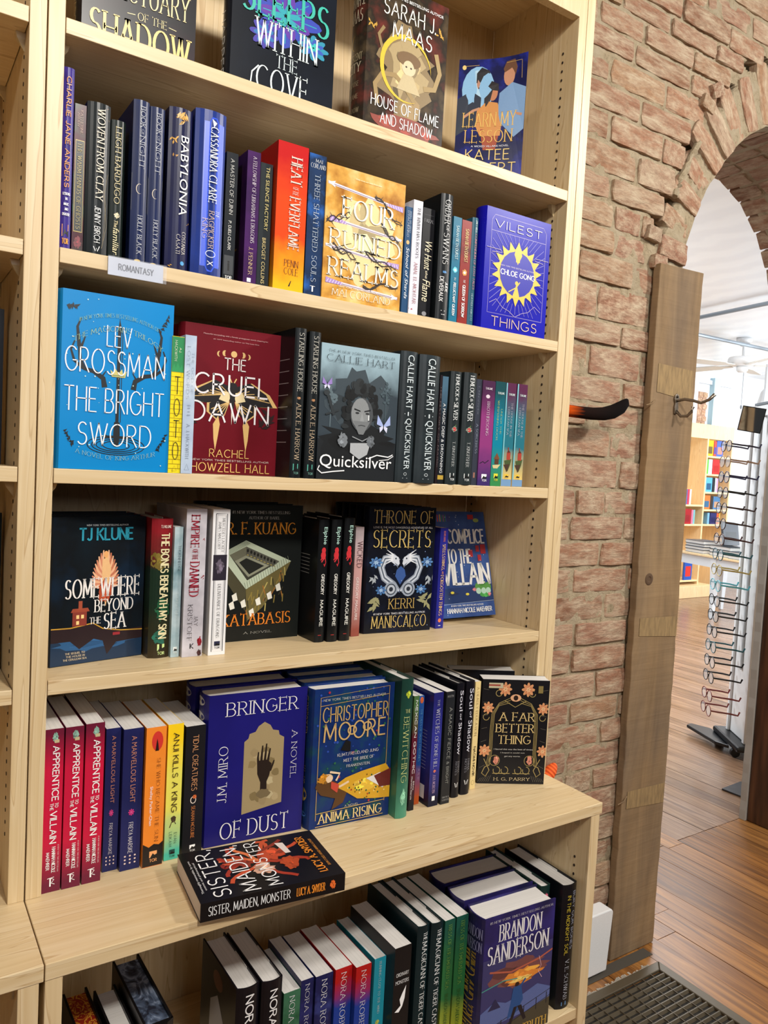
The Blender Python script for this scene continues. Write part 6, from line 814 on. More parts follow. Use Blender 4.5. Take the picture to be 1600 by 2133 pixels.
{'l':'hardcover with blue garden and reclining woman in gold dress,facing out','k':'h','g':'books standing on the counter','c':('16306a','1c4a4e','142a5e',2),'s':[('T','CHRISTOPHER',0.3,0.05,0.7,0.32,'s','c8a870',1),('T','MA',0.3,0.55,0.7,0.6,'s','c8a870',1),('T','NG',0.3,0.63,0.7,0.68,'s','c8a870',1),('E',0.5,0.76,0.3,0.05,'c0a050'),('E',0.5,0.9,0.3,0.02,'4a80d0')],'f':[('DOTS','2c50b0',60,131),('DOTS','2a6a4a',50,132),('DOTS','b03040',8,133),('L',[(0.07,0.94),(0.07,0.06),(0.93,0.02),(0.93,0.88)],0.007,'c8a060'),('L',[(0.07,0.12),(0.93,0.08)],0.006,'c8a060'),('P',[(0.05,0.7),(0.1,0.62),(0.3,0.68),(0.45,0.76),(0.4,0.84),(0.26,0.88),(0.3,0.8),(0.12,0.76)],'5a3a1c'),('P',[(0.28,0.71),(0.42,0.66),(0.62,0.63),(0.93,0.6),(1,0.66),(1,0.86),(0.8,0.85),(0.58,0.83),(0.42,0.76)],'d8a428'),('BLOB',0.66,0.73,0.2,0.06,'e8bc40',134),('DOTG',0.45,0.64,0.98,0.84,'b03020',40,135),('P',[(0.68,0.69),(0.86,0.66),(0.98,0.72),(0.9,0.78)],'e8e4e0'),('P',[(0.78,0.68),(1,0.64),(1,0.77),(0.86,0.77)],'6a2420'),('E',0.2,0.645,0.06,0.032,'e8c8a0'),('BLOB',0.15,0.645,0.09,0.045,'c88828',136),('E',0.215,0.65,0.04,0.025,'ecd0b0'),('L',[(0.22,0.6),(0.34,0.62),(0.3,0.67)],0.025,'ecd0b0'),('P',[(0.24,0.67),(0.34,0.7),(0.32,0.76),(0.24,0.72)],'c84838'),('L',[(0.34,0.72),(0.46,0.69)],0.025,'ecd0b0'),('T','NEW YORK TIMES BESTSELLING AUTHOR',0.1,0.07,0.88,0.087,'m','dcd8c8',0),('T','CHRISTOPHER',0.1,0.13,0.92,0.24,'m','c8a468',0),('T','MOORE',0.12,0.25,0.9,0.38,'m','d0ac70',0),('ARC',0.47,0.315,0.05,0.03,0,360,0.016,'d0ac70'),('ARC',0.66,0.3,0.05,0.03,0,360,0.016,'d0ac70'),('P',[(0.34,0.45),(0.4,0.38),(0.46,0.4),(0.46,0.47)],'101418'),('T','KLIMT,FREUD,AND JUNG',0.3,0.475,0.82,0.497,'m','e0dcd8',0),('T','MEET THE BRIDE OF',0.38,0.52,0.76,0.542,'m','e0dcd8',0),('T','FRANKENSTEIN.',0.42,0.565,0.72,0.585,'m','e0dcd8',0),('T','A NOVEL',0.42,0.86,0.6,0.875,'m','e8dcc0',0),('L',[(0.07,0.89),(0.92,0.87)],0.007,'d8b060'),('T','ANIMA RISING',0.1,0.895,0.9,0.965,'S','f0d490',0),('L',[(0.07,0.985),(0.92,0.975)],0.007,'d8b060')],'z':0.6537,'rz':-0.0761,'rx':0,'row':'E','dup':(3,'blue-edged hardcover stacked behind the gold dress cover',-0.001,0.006),'o':'f','x0':0.4048,'y':0.0025,'h':0.2218,'t':0.034,'w':0.1415},
{'l':'dark green hardcover spine with a gold tree and tall pale green title','k':'h','g':'books standing on the counter','c':('1c3c34','204a3e','4a8a70',3),'s':[('BLOB',0.52,0.11,0.25,0.03,'b8c83a',137),('L',[(0.52,0.11),(0.52,0.14)],0.04,'b8c83a'),('T','THE',0.3,0.215,0.72,0.24,'s','d8dc90',0),('T','BEWITCHING',0.22,0.27,0.66,0.74,'s','d8dc90',1),('BLOB',0.5,0.85,0.25,0.07,'8ac8a8',138),('ARC',0.5,0.86,0.18,0.025,0,360,0.015,'2a5a4a')],'f':[],'z':0.6537,'rz':0,'rx':0,'row':'E','o':'s','x0':0.5477,'y':-0.0259,'h':0.2309,'w':0.1524,'t':0.0226},
{'l':'thin dark red and green spine with bold white capitals beside the green hardcover','k':'p','g':'books standing on the counter','c':('4a6a40','5a1c2c','1a1a20',3),'s':[('T','MEXICAN GOTHIC',0.3,0.03,0.72,0.68,'b','ffffff',1),('T','Silvia',0.55,0.74,0.8,0.82,'g','e8e0e0',1),('T','Moreno-Garcia',0.2,0.7,0.45,0.9,'g','e8e0e0',1)],'f':[],'z':0.6537,'rz':0,'rx':0,'row':'E','o':'s','x0':0.5828,'y':-0.0136,'h':0.1948,'w':0.1286,'t':0.0108},
{'l':'thin bright blue spine with orange flames at its foot','k':'p','g':'books standing on the counter','c':('2a5aa8','244a90','c05828',3),'s':[('E',0.5,0.04,0.35,0.03,'e87040'),('T','THE TALES OF SMALL FORTUNES',0.3,0.12,0.7,0.6,'S','6ab0e0',1),('T','JULIE',0.4,0.66,0.7,0.78,'s','d8dcf0',1)],'f':[],'z':0.6537,'rz':0,'rx':0,'row':'E','o':'s','x0':0.6059,'y':0.0023,'h':0.188,'w':0.1241,'t':0.01},
{'l':'deep violet-blue paperback with silver lettering and a small rose,barcode on its back','k':'p','g':'books standing on the counter','c':('24246a','33358c','16182e',3),'s':[('T','THE',0.4,0.06,0.62,0.12,'s','c8c8d8',1),('T','WITCHES',0.3,0.14,0.7,0.36,'s','d0d0e0',1),('T','OF BONE HILL',0.3,0.38,0.66,0.66,'s','d0d0e0',1),('BLOB',0.5,0.69,0.15,0.015,'f08060',139),('T','AVA MORGYN',0.3,0.72,0.6,0.88,'s','c8a8c8',1),('R',0.35,0.91,0.65,0.95,'ffffff')],'f':[],'z':0.6537,'rz':0,'rx':0,'row':'E','b':[('R',0.55,0.83,0.9,0.95,'e4e4e8'),('R',0.2,0.35,0.9,0.355,'9a9ac8'),('R',0.2,0.38,0.9,0.385,'9a9ac8'),('R',0.2,0.41,0.9,0.415,'9a9ac8'),('R',0.2,0.44,0.9,0.445,'9a9ac8'),('R',0.2,0.47,0.9,0.475,'9a9ac8'),('R',0.2,0.5,0.9,0.505,'9a9ac8'),('R',0.2,0.53,0.9,0.535,'9a9ac8'),('R',0.2,0.56,0.9,0.565,'9a9ac8'),('R',0.2,0.59,0.9,0.595,'9a9ac8'),('R',0.2,0.62,0.9,0.625,'9a9ac8'),('R',0.2,0.65,0.9,0.655,'9a9ac8'),('R',0.2,0.68,0.9,0.685,'9a9ac8')],'o':'s','x0':0.6216,'y':-0.0167,'h':0.1963,'w':0.1295,'t':0.0203},
{'l':'charcoal paperback with silver sketch lettering','k':'p','g':'books standing on the counter','c':('24262a','2c2e32','202226',1),'s':[('T','MAXYM',0.1,0.03,0.8,0.05,'s','a0a0a0',0),('T','A MAGIC FIERCE',0.4,0.14,0.75,0.6,'m','a8aaa4',1),('T','& BRIGHT',0.4,0.62,0.7,0.82,'m','a8aaa4',1),('T','SIMON &',0.1,0.93,0.9,0.945,'s','b0b0b0',0),('T','SCHUSTER',0.1,0.955,0.9,0.97,'s','b0b0b0',0)],'f':[],'z':0.6537,'rz':0,'rx':0,'row':'E','o':'s','x0':0.6469,'y':-0.0184,'h':0.1958,'w':0.1292,'t':0.0185},
{'l':'black hardcover with white ornate script spine,left of two with violet cloth boards','k':'h','g':'black script hardcovers','c':('14141c','1a1a24','121218',1),'s':[('T','Soul',0.3,0.06,0.75,0.24,'k','dcdce8',1),('T','of',0.4,0.26,0.65,0.32,'k','dcdce8',1),('T','Shadow',0.3,0.34,0.75,0.62,'k','dcdce8',1),('T','EMMA',0.5,0.68,0.7,0.78,'s','b8b8c4',1),('T','NOYES',0.2,0.68,0.4,0.8,'s','b8b8c4',1),('L',[(0.3,0.87),(0.42,0.91),(0.5,0.88),(0.58,0.91),(0.7,0.87)],0.06,'ffffff')],'f':[],'z':0.6537,'rz':0,'rx':0,'row':'E','o':'s','x0':0.6806,'y':-0.0048,'h':0.203,'w':0.134,'t':0.016},
{'l':'black hardcover with white ornate script spine,right of two with violet cloth boards','k':'h','g':'black script hardcovers','c':('14141c','1a1a24','121218',1),'s':[('T','Soul',0.3,0.06,0.75,0.24,'k','dcdce8',1),('T','of',0.4,0.26,0.65,0.32,'k','dcdce8',1),('T','Shadow',0.3,0.34,0.75,0.62,'k','dcdce8',1),('T','EMMA',0.5,0.68,0.7,0.78,'s','b8b8c4',1),('T','NOYES',0.2,0.68,0.4,0.8,'s','b8b8c4',1),('L',[(0.3,0.87),(0.42,0.91),(0.5,0.88),(0.58,0.91),(0.7,0.87)],0.06,'ffffff')],'f':[],'z':0.6537,'rz':0,'rx':0,'row':'E','o':'s','x0':0.703,'y':-0.0023,'h':0.2035,'w':0.1343,'t':0.0191},
{'l':'thin cream paperback spine touching the black floral cover','k':'p','g':'books standing on the counter','c':('e4cc90','ecd8a0','dcc488',0),'s':[('T','A DEADLY EDUCATION',0.3,0.05,0.7,0.5,'s','7a5a28',1),('T','NAOMI NOVIK',0.3,0.6,0.7,0.88,'b','3a2c14',1),('ARC',0.5,0.94,0.25,0.02,0,360,0.04,'8a7030')],'f':[],'z':0.6537,'rz':0,'rx':0,'row':'E','o':'s','x0':0.7327,'y':0.0078,'h':0.1966,'w':0.1298,'t':0.0126},
{'l':'black paperback with gold floral frame and peach irises facing out','k':'p','g':'books standing on the counter','c':('1a1a1e','1c1c20','18181c',0),'s':[],'f':[('NOUV',),('FLOWER',0.34,0.09,0.1,0.07,'e0a070','d88a60','f0c090'),('FLOWER',0.68,0.09,0.1,0.07,'e0a070','d88a60','f0c090'),('FLOWER',0.1,0.27,0.09,0.06,'e0a070','d88a60','f0c090'),('FLOWER',0.92,0.27,0.09,0.06,'e0a070','d88a60','f0c090'),('FLOWER',0.08,0.68,0.1,0.06,'e0a070','d88a60','f0c090'),('FLOWER',0.95,0.68,0.09,0.06,'e0a070','d88a60','f0c090'),('E',0.5,0.17,0.08,0.035,'e8b088'),('E',0.5,0.17,0.035,0.025,'2a1c18'),('R',0.09,0.03,0.3,0.08,'c8bfa0'),('R',0.09,0.045,0.26,0.06,'a04038'),('R',0.83,0.05,0.9,0.12,'8a7a48'),('T','A FAR',0.27,0.31,0.8,0.39,'S','e4c88a',0),('T','BETTER',0.23,0.42,0.8,0.5,'S','e4c88a',0),('T','THING',0.27,0.53,0.76,0.61,'S','e4c88a',0),('T','I feared this was the best of times;',0.22,0.655,0.8,0.672,'g','d0ccc4',0),('T','I hoped it could not',0.32,0.69,0.68,0.705,'g','d0ccc4',0),('T','get any worse.',0.38,0.725,0.62,0.74,'g','d0ccc4',0),('BLOB',0.26,0.77,0.05,0.05,'e0907a',141),('BLOB',0.76,0.77,0.05,0.05,'e0907a',142),('T','H. G. PARRY',0.24,0.935,0.78,0.965,'S','e4cfa0',0)],'z':0.6537,'rz':-0.491,'rx':0,'row':'E','dup':(1,'paperback with white page tops standing behind the black floral cover',-0.05,0.03),'o':'f','x0':0.7631,'y':0.0229,'h':0.1945,'t':0.032,'w':0.1255},
{'l':'black hardcover with white lettering and white-clad woman on its back,lower row','k':'h','g':'books on the bottom shelf of the base cabinet','c':('141218','1c1a20','121014',1),'s':[('T','NORA ROBERTS',0.35,0.05,0.7,0.8,'b','f0eeee',1)],'f':[],'z':0.282,'rz':0,'rx':0,'row':'F','b':[('P',[(0.3,0.35),(0.5,0.25),(0.7,0.4),(0.75,1),(0.25,1)],'c8c8d0'),('E',0.5,0.14,0.14,0.07,'7a4a34')],'o':'s','x0':0.2671,'y':-0.0596,'h':0.2,'w':0.132,'t':0.0352},
{'l':'black hardcover with big white lettering beside its twin,touching the white-paged paperbacks','k':'h','g':'books on the bottom shelf of the base cabinet','c':('141218','1c1a20','121014',1),'s':[('T','NORA ROBERTS',0.35,0.06,0.7,0.82,'b','f0eeee',1)],'f':[],'z':0.282,'rz':0,'rx':0,'row':'F','o':'s','x0':0.3041,'y':-0.0632,'h':0.2,'w':0.132,'t':0.0328},
{'l':'white paged paperback,green landscape,serif white lettering on its spine','k':'p','g':'paperbacks with white serif lettering','c':('3a6a50','1c4a30','3a6a50',2),'s':[('T','NORA ROBERTS',0.34,0.04,0.66,0.7,'s','f4f4f8',1)],'f':[],'z':0.282,'rz':0,'rx':0,'row':'F','o':'s','x0':0.3437,'y':-0.0575,'h':0.165,'w':0.1089,'t':0.0274},
{'l':'white paged paperback,plain navy,serif white lettering on its spine','k':'p','g':'paperbacks with white serif lettering','c':('1c2050','2a3070','1a1e48',2),'s':[('T','NORA ROBERTS',0.34,0.04,0.66,0.7,'s','f4f4f8',1)],'f':[],'z':0.282,'rz':0,'rx':0,'row':'F','o':'s','x0':0.3715,'y':-0.0575,'h':0.175,'w':0.1155,'t':0.0214},
{'l':'white paged paperback,navy with pale blue glow,serif white lettering on its spine','k':'p','g':'paperbacks with white serif lettering','c':('1c2050','3a4488','1a1e48',2),'s':[('T','NORA ROBERTS',0.34,0.04,0.66,0.7,'s','f4f4f8',1)],'f':[],'z':0.282,'rz':0,'rx':0,'row':'F','o':'s','x0':0.3948,'y':-0.0603,'h':0.175,'w':0.1155,'t':0.0297},
{'l':'white paged paperback,red topped with blue sky,left one,serif white lettering on its spine','k':'p','g':'paperbacks with white serif lettering','c':('b01c1c','1c3a90','a8c0e0',3),'s':[('T','NORA ROBERTS',0.34,0.04,0.66,0.7,'s','f4f4f8',1)],'f':[],'z':0.282,'rz':0,'rx':0,'row':'F','o':'s','x0':0.4263,'y':-0.0644,'h':0.178,'w':0.1175,'t':0.0295},
{'l':'white paged paperback,red topped with blue sky,right one,serif white lettering on its spine','k':'p','g':'paperbacks with white serif lettering','c':('b01c1c','1c3a90','a8c0e0',3),'s':[('T','NORA ROBERTS',0.34,0.04,0.66,0.7,'s','f4f4f8',1)],'f':[],'z':0.282,'rz':0,'rx':0,'row':'F','o':'s','x0':0.4566,'y':-0.0748,'h':0.178,'w':0.1175,'t':0.0275},
{'l':'turquoise paperback spine with a yellow octopus in the lower row','k':'p','g':'books on the bottom shelf of the base cabinet','c':('2a9ab0','2c9eb4','2590a6',0),'s':[('T','RUNNING CLOSE TO THE WIND',0.4,0.03,0.6,0.5,'s','e0f0f0',1),('BLOB',0.5,0.58,0.22,0.025,'c8d060',151),('T','ALEXANDRA',0.3,0.66,0.6,0.9,'s','d8ecec',1)],'f':[],'z':0.282,'rz':0,'rx':0,'row':'F','o':'s','x0':0.4905,'y':-0.074,'h':0.18,'w':0.1188,'t':0.021},
{'l':'thick black paperback with a white bird silhouette on its spine','k':'p','g':'books on the bottom shelf of the base cabinet','c':('18181a','1c1c1e','141416',0),'s':[('T','ORDINARY',0.12,0.2,0.88,0.23,'g','e4e4e4',0),('T','MONSTERS',0.1,0.26,0.9,0.29,'g','e4e4e4',0),('P',[(0.5,0.47),(0.42,0.42),(0.55,0.38),(0.78,0.32),(0.72,0.42),(0.6,0.48),(0.4,0.52),(0.15,0.51)],'ffffff'),('T','J. M.',0.2,0.64,0.7,0.69,'g','f0f0f0',0),('T','MIRO',0.12,0.72,0.75,0.77,'g','f0f0f0',0)],'f':[],'z':0.282,'rz':0,'rx':0,'row':'F','o':'s','x0':0.5119,'y':-0.097,'h':0.203,'w':0.134,'t':0.0311},
{'l':'dark teal hardcover with white storybook lettering,left of two','k':'h','g':'teal storybook hardcovers','c':('14282c','1a3236','102024',0),'s':[('T','THE',0.4,0.04,0.7,0.1,'S','e8ecec',1),('T','MAGICIAN',0.34,0.11,0.74,0.38,'S','e8ecec',1),('T','OF TIGER CASTLE',0.34,0.4,0.7,0.82,'S','e8ecec',1),('BLOB',0.5,0.94,0.3,0.04,'a02c28',152)],'f':[],'z':0.282,'rz':0,'rx':0,'row':'F','o':'s','x0':0.5564,'y':-0.0917,'h':0.222,'w':0.1465,'t':0.0235},
{'l':'dark teal hardcover with white storybook lettering,right of two','k':'h','g':'teal storybook hardcovers','c':('14282c','1a3236','102024',0),'s':[('T','THE',0.4,0.04,0.7,0.1,'S','e8ecec',1),('T','MAGICIAN',0.34,0.11,0.74,0.38,'S','e8ecec',1),('T','OF TIGER CASTLE',0.34,0.4,0.7,0.82,'S','e8ecec',1),('BLOB',0.5,0.94,0.3,0.04,'a02c28',152)],'f':[],'z':0.282,'rz':0,'rx':0,'row':'F','o':'s','x0':0.5813,'y':-0.0951,'h':0.222,'w':0.1465,'t':0.024},
{'l':'green cloth spine fading to yellow with faint gold title,left of two','k':'p','g':'green to yellow books','c':('1e5244','2c6a3c','b8b828',3),'s':[('T','TRESS OF THE EMERALD SEA',0.35,0.03,0.68,0.54,'S','6a9a4a',1),('T','BRANDON SANDERSON',0.35,0.58,0.65,0.9,'m','3a6a30',1)],'f':[],'z':0.282,'rz':0,'rx':0,'row':'F','o':'s','x0':0.6125,'y':-0.0915,'h':0.215,'w':0.1419,'t':0.0209},
{'l':'green cloth spine fading to yellow with faint gold title,right of two','k':'p','g':'green to yellow books','c':('1e5244','2c6a3c','b8b828',3),'s':[('T','TRESS OF THE EMERALD SEA',0.35,0.03,0.68,0.54,'S','6a9a4a',1),('T','BRANDON SANDERSON',0.35,0.58,0.65,0.9,'m','3a6a30',1)],'f':[],'z':0.282,'rz':0,'rx':0,'row':'F','o':'s','x0':0.6365,'y':-0.0918,'h':0.215,'w':0.1419,'t':0.0245},
{'l':'thick hardcover showing a blue-coated swordsman under an orange sunset,standing angled and face out','k':'h','g':'books on the bottom shelf of the base cabinet','c':('2a2458','35307a','1c2038',1),'s':[('T','BRANDON',0.1,0.08,0.95,0.16,'S','8a8ab8',0),('T','SANDERSON',0.05,0.18,0.95,0.26,'S','8a8ab8',0),('T','WIND AND TRUTH',0.2,0.28,0.75,0.92,'S','b8923c',1)],'f':[('R',0,0.32,1,1,'3a3a6a'),('BLOB',0.5,0.5,0.5,0.14,'7a4a4a',161),('BLOB',0.55,0.53,0.36,0.07,'e08838',162),('BLOB',0.55,0.55,0.2,0.025,'ffd070',163),('L',[(0.1,0.42),(0.4,0.47),(0.8,0.44),(1,0.4)],0.02,'b8604a'),('L',[(0.0,0.55),(0.3,0.52),(0.5,0.54)],0.012,'4a9a90'),('P',[(0,0.72),(0.2,0.66),(0.35,0.7),(0.6,0.68),(0.8,0.64),(1,0.7),(1,0.82),(0,0.85)],'5a6aa0'),('P',[(0.1,0.72),(0.2,0.64),(0.28,0.72)],'2a2c50'),('P',[(0,0.95),(0.3,0.88),(1,0.78),(1,1),(0,1)],'4a4638'),('L',[(0.0,0.88),(0.5,0.8),(1,0.72)],0.008,'20242c'),('L',[(0.0,0.93),(0.5,0.86),(1,0.77)],0.008,'20242c'),('L',[(0.1,0.847),(0.1,0.937)],0.012,'20242c'),('L',[(0.3,0.821),(0.3,0.911)],0.012,'20242c'),('L',[(0.62,0.7794),(0.62,0.8694)],0.012,'20242c'),('L',[(0.8,0.756),(0.8,0.846)],0.012,'20242c'),('L',[(0.95,0.7365),(0.95,0.8265)],0.012,'20242c'),('E',0.5,0.585,0.03,0.018,'2a1c18'),('P',[(0.45,0.6),(0.56,0.6),(0.6,0.72),(0.52,0.8),(0.38,0.84),(0.42,0.72)],'24508a'),('L',[(0.55,0.61),(0.62,0.56)],0.025,'24508a'),('P',[(0.47,0.76),(0.52,0.76),(0.44,0.9),(0.4,0.9)],'1c1c24'),('P',[(0.52,0.76),(0.58,0.76),(0.66,0.88),(0.62,0.89)],'1c1c24'),('L',[(0.8,0.42),(0.84,0.5),(0.8,0.54),(0.86,0.6)],0.006,'e8b8c0'),('T','#1 NEW YORK TIMES BESTSELLING AUTHOR',0.06,0.03,0.96,0.047,'s','f0ecf0',0),('T','BRANDON',0.2,0.07,0.8,0.2,'S','e8e4e8',0),('T','SANDERSON',0.05,0.22,0.92,0.36,'S','e8e4e8',0),('T','WIND AND TRUTH',0.05,0.92,0.96,0.99,'S','e8b850',0)],'z':0.282,'rz':-0.0575,'rx':0,'row':'F','dup':(2,'thick hardcover with white pages behind the angled sunset cover',0,0.008),'o':'f','x0':0.6652,'y':-0.1289,'h':0.222,'t':0.05,'w':0.1504},
{'l':'dark green hardcover with pink flowers wedged between the sunset cover and tall black book','k':'h','g':'books on the bottom shelf of the base cabinet','c':('16302c','1c3a34','122824',1),'s':[('BLOB',0.5,0.1,0.3,0.05,'d06a80',171),('BLOB',0.5,0.2,0.25,0.03,'e8a0a8',172)],'f':[],'z':0.282,'rz':0,'rx':0,'row':'F','o':'s','x0':0.818,'y':-0.0991,'h':0.222,'w':0.1465,'t':0.023},
{'l':'tall black hardcover with yellow and white spine lettering beside the right side panel','k':'h','g':'books on the bottom shelf of the base cabinet','c':('101218','161a24','0e1016',1),'s':[('T','BURY OUR BONES',0.58,0.05,0.78,0.52,'m','b8c0d8',1),('T','in the MIDNIGHT SOIL',0.25,0.08,0.45,0.56,'m','e0c840',1),('T','V. E. SCHWAB',0.35,0.6,0.6,0.92,'s','c0c4d0',1),('R',0.3,0.945,0.6,0.975,'5a90c8')],'f':[],'z':0.282,'rz':0,'rx':0,'row':'F','o':'s','x0':0.8496,'y':-0.1209,'h':0.2263,'w':0.1494,'t':0.0349},
]
# ================================================================ FAR ROOM
WH=plain('e8edf2',.7); WH2=plain('d4dce6',.6)
struct(boxo('wall_far',(5.0,4.62,FZ,12,4.75,2.6),WH)); struct(boxo('wall_right',(10.6,.6,FZ,10.7,4.62,2.6),WH))
m,nt,b=nodes('embossed_white_ceiling',.35); n_=N(nt,'ShaderNodeTexWave',i_Scale=1.3,i_Distortion=4.,i_Detail=2.); nt.links.new(mapped(nt,'Object',(1,3,1)),n_.inputs['Vector']); nt.links.new(ramp(nt,n_.outputs[0],[(.2,'eef1f5'),(.8,'f4f7fa')]),b.inputs[0]); bump(nt,b,n_.outputs[0],.05,.02)
struct(boxo('ceiling',(1.0,.62,2.6,12,4.62,2.66),m))
# wooden ceiling edge close to the arch
struct(boxo('trim_2',(2.5,.98,2.52,5.2,1.03,2.599),plain('c49a6c',.5)))
# lighting tracks on the ceiling
for lab,a,b2 in (('straight grey light track on the ceiling running toward the arch',(5.49,3.88,2.55),(4.96,.98,2.55)),('grey conduit crossing the ceiling above the fan',(5.0,3.155,2.515),(9.4,3.03,2.515))):
    q=MB(); q.tube([a,((a[0]+b2[0])/2,(a[1]+b2[1])/2,a[2]),b2],.016,8); o=q.build('light_track',plain('9aa4ae',.4,.4),None); tag(o,lab,'track')
for x,y in ((7.9,3.75),(8.9,4.1)):
    q=MB(); q.lathe([(.02,2.56),(.02,2.3),(.05,2.26),(.10,2.06),(.09,2.06),(.03,2.25)],x,y,16); o=q.build('pendant_lamp',plain('dfe4ea',.5),None); tag(o,'small white cone lamp hanging over the back shelves, '+('left of the fan' if x<8 else 'right of the fan'),'lamp')
# ceiling fan
fx,fy=6.55,3.2; fn=thing('ceiling_fan','white ceiling fan with pull chain in the bright back room','fan',(fx,fy,2.6))
FW=plain('e6e6e6',.4)
q=MB(); q.lathe([(.07,-.001),(.07,-.03),(.03,-.075),(.012,-.08)],0,0,20); q.build('canopy',FW,fn,smooth=True)
q=MB(); q.lathe([(.012,-.08),(.012,-.17)],0,0,10); q.build('down_rod',FW,fn)
q=MB(); q.lathe([(.03,-.165),(.12,-.18),(.13,-.20),(.13,-.235),(.10,-.255),(.04,-.262)],0,0,26); q.build('motor_housing',FW,fn,smooth=True)
q=MB(); q.lathe([(.05,-.262),(.05,-.30),(.035,-.315),(.004,-.318)],0,0,18); q.build('switch_cup',FW,fn,smooth=True)
for k in range(5):
    a=2*PI*k/5+.35; q=MB(); q.add([(.10,-.02,0),(.20,-.03,0),(.24,-.055,0),(.56,-.065,0),(.60,-.04,0),(.60,.04,0),(.56,.065,0),(.24,.055,0),(.20,.03,0),(.10,.02,0)],[tuple(range(10))]); o=q.build('blade',plain('d8d4cc',.45),fn); o.location=(0,0,-.252); o.rotation_euler=(.16,0,a); s=o.modifiers.new('s','SOLIDIFY'); s.thickness=.008
q=MB(); q.tube([(.03,0,-.31),(.03,0,-.62)],.0022,5); q.lathe([(.008,-.62),(.01,-.64),(.004,-.655)],.03,0,8); q.build('pull_chain',plain('6a7078',.4),fn)
# back wall details: window frame, brick strip, conduit, panel lines
boxo('window_1',(7.82,4.58,1.92,7.90,4.62,2.5),WH).__setitem__('kind','structure')
struct(boxo('window_2',(8.18,4.56,.2,8.30,4.62,2.5),plain('bfe0ee',.4))); struct(boxo('trim_3',(7.0,4.59,2.42,8.6,4.62,2.47),WH2))
pt=thing('brick_pier','strip of red brick showing between white frames above the back bookcase','pillar',(7.93,4.6,1.9))
boxo('pier_core',(.0,.0,0,.17,.018,.42),plain('b08c78',.9),pt)
for k in range(6):
    for j in range(2):
        o=brick(.045+.088*j+(.02 if k%2 else 0)-.01,.035+.07*k,.08,.058,y=-.006,dep=.03,parent=pt)
sw=boxo('conduit_box',(7.72,4.55,2.0,7.78,4.62,2.12),plain('c4ccd4',.4)); tag(sw,'small grey electrical box on the back wall beside the brick strip','box')
# far bookcase
fb=thing('bookcase','light maple bookcase along the back wall of the bright room','bookcase',(6.9,4.25,FZ))
MF=maple('pale_maple',2,'f0cf9c','dcb480','f6dcb0')
Zt=1.95
for x in (.0,.78,1.25): boxo('upright',(x-.012,0,.08,x+.012,.3,Zt),MF,fb)
boxo('header_board',(-.01,-.004,1.79,1.265,.02,Zt),MF,fb); boxo('back_panel',(-.01,.3,0,1.262,.31,Zt),MF,fb); boxo('base_plinth',(-.01,-.10,.0,.95,.3,.13),MF,fb,.004)
sh=[(.79,1.24,z) for z in (1.55,1.345,1.14,.94,.77)]+[(.01,.77,z) for z in (.99,.77,.135)]
for a,b2,z in sh: boxo('shelf',(a,0,z-.02+.05,b2,.298,z+.05),MF,fb)
def sbook(x,y,z,w_,t,h,c,label,group,rz=0,o='f',rx=0,ry=0,c2=None):
    r=thing('book',label,'book',(x,y,z),(rx,ry,rz),group)
    q=MB(); th=.003
    if o=='f': q.box(0,0,0,w_,th,h); q.box(0,t-th,0,w_,t,h); q.box(0,th,0,th,t-th,h); pg=(th,th,.003,w_-.004,t-th,h-.003)
    elif o=='s': q.box(0,0,0,t,th,h); q.box(0,th,0,th,w_,h); q.box(t-th,th,0,t,w_,h); pg=(th,th,.003,t-th,w_-.004,h-.003)
    else: q.box(0,0,0,w_,t,th); q.box(0,0,h-th,w_,t,h); q.box(0,t-th,th,w_,t,h-th); pg=(.003,.004,th,w_-.003,t-th,h-th)
    q.build('cover',plain(c,.4),r); boxo('page_block',pg,PAPW,r)
    if c2 and o=='f':
        q=MB(); q.add([(w_*.15,-.0006,h*.15),(w_*.85,-.0006,h*.15),(w_*.85,-.0006,h*.6),(w_*.15,-.0006,h*.6)],[(0,1,2,3)]); q.build('cover_artwork',plain(c2,.4),r)
    return r
g='small books on the back room bookcase'; bx=6.9
def Zs(z): return FZ+z+.0502
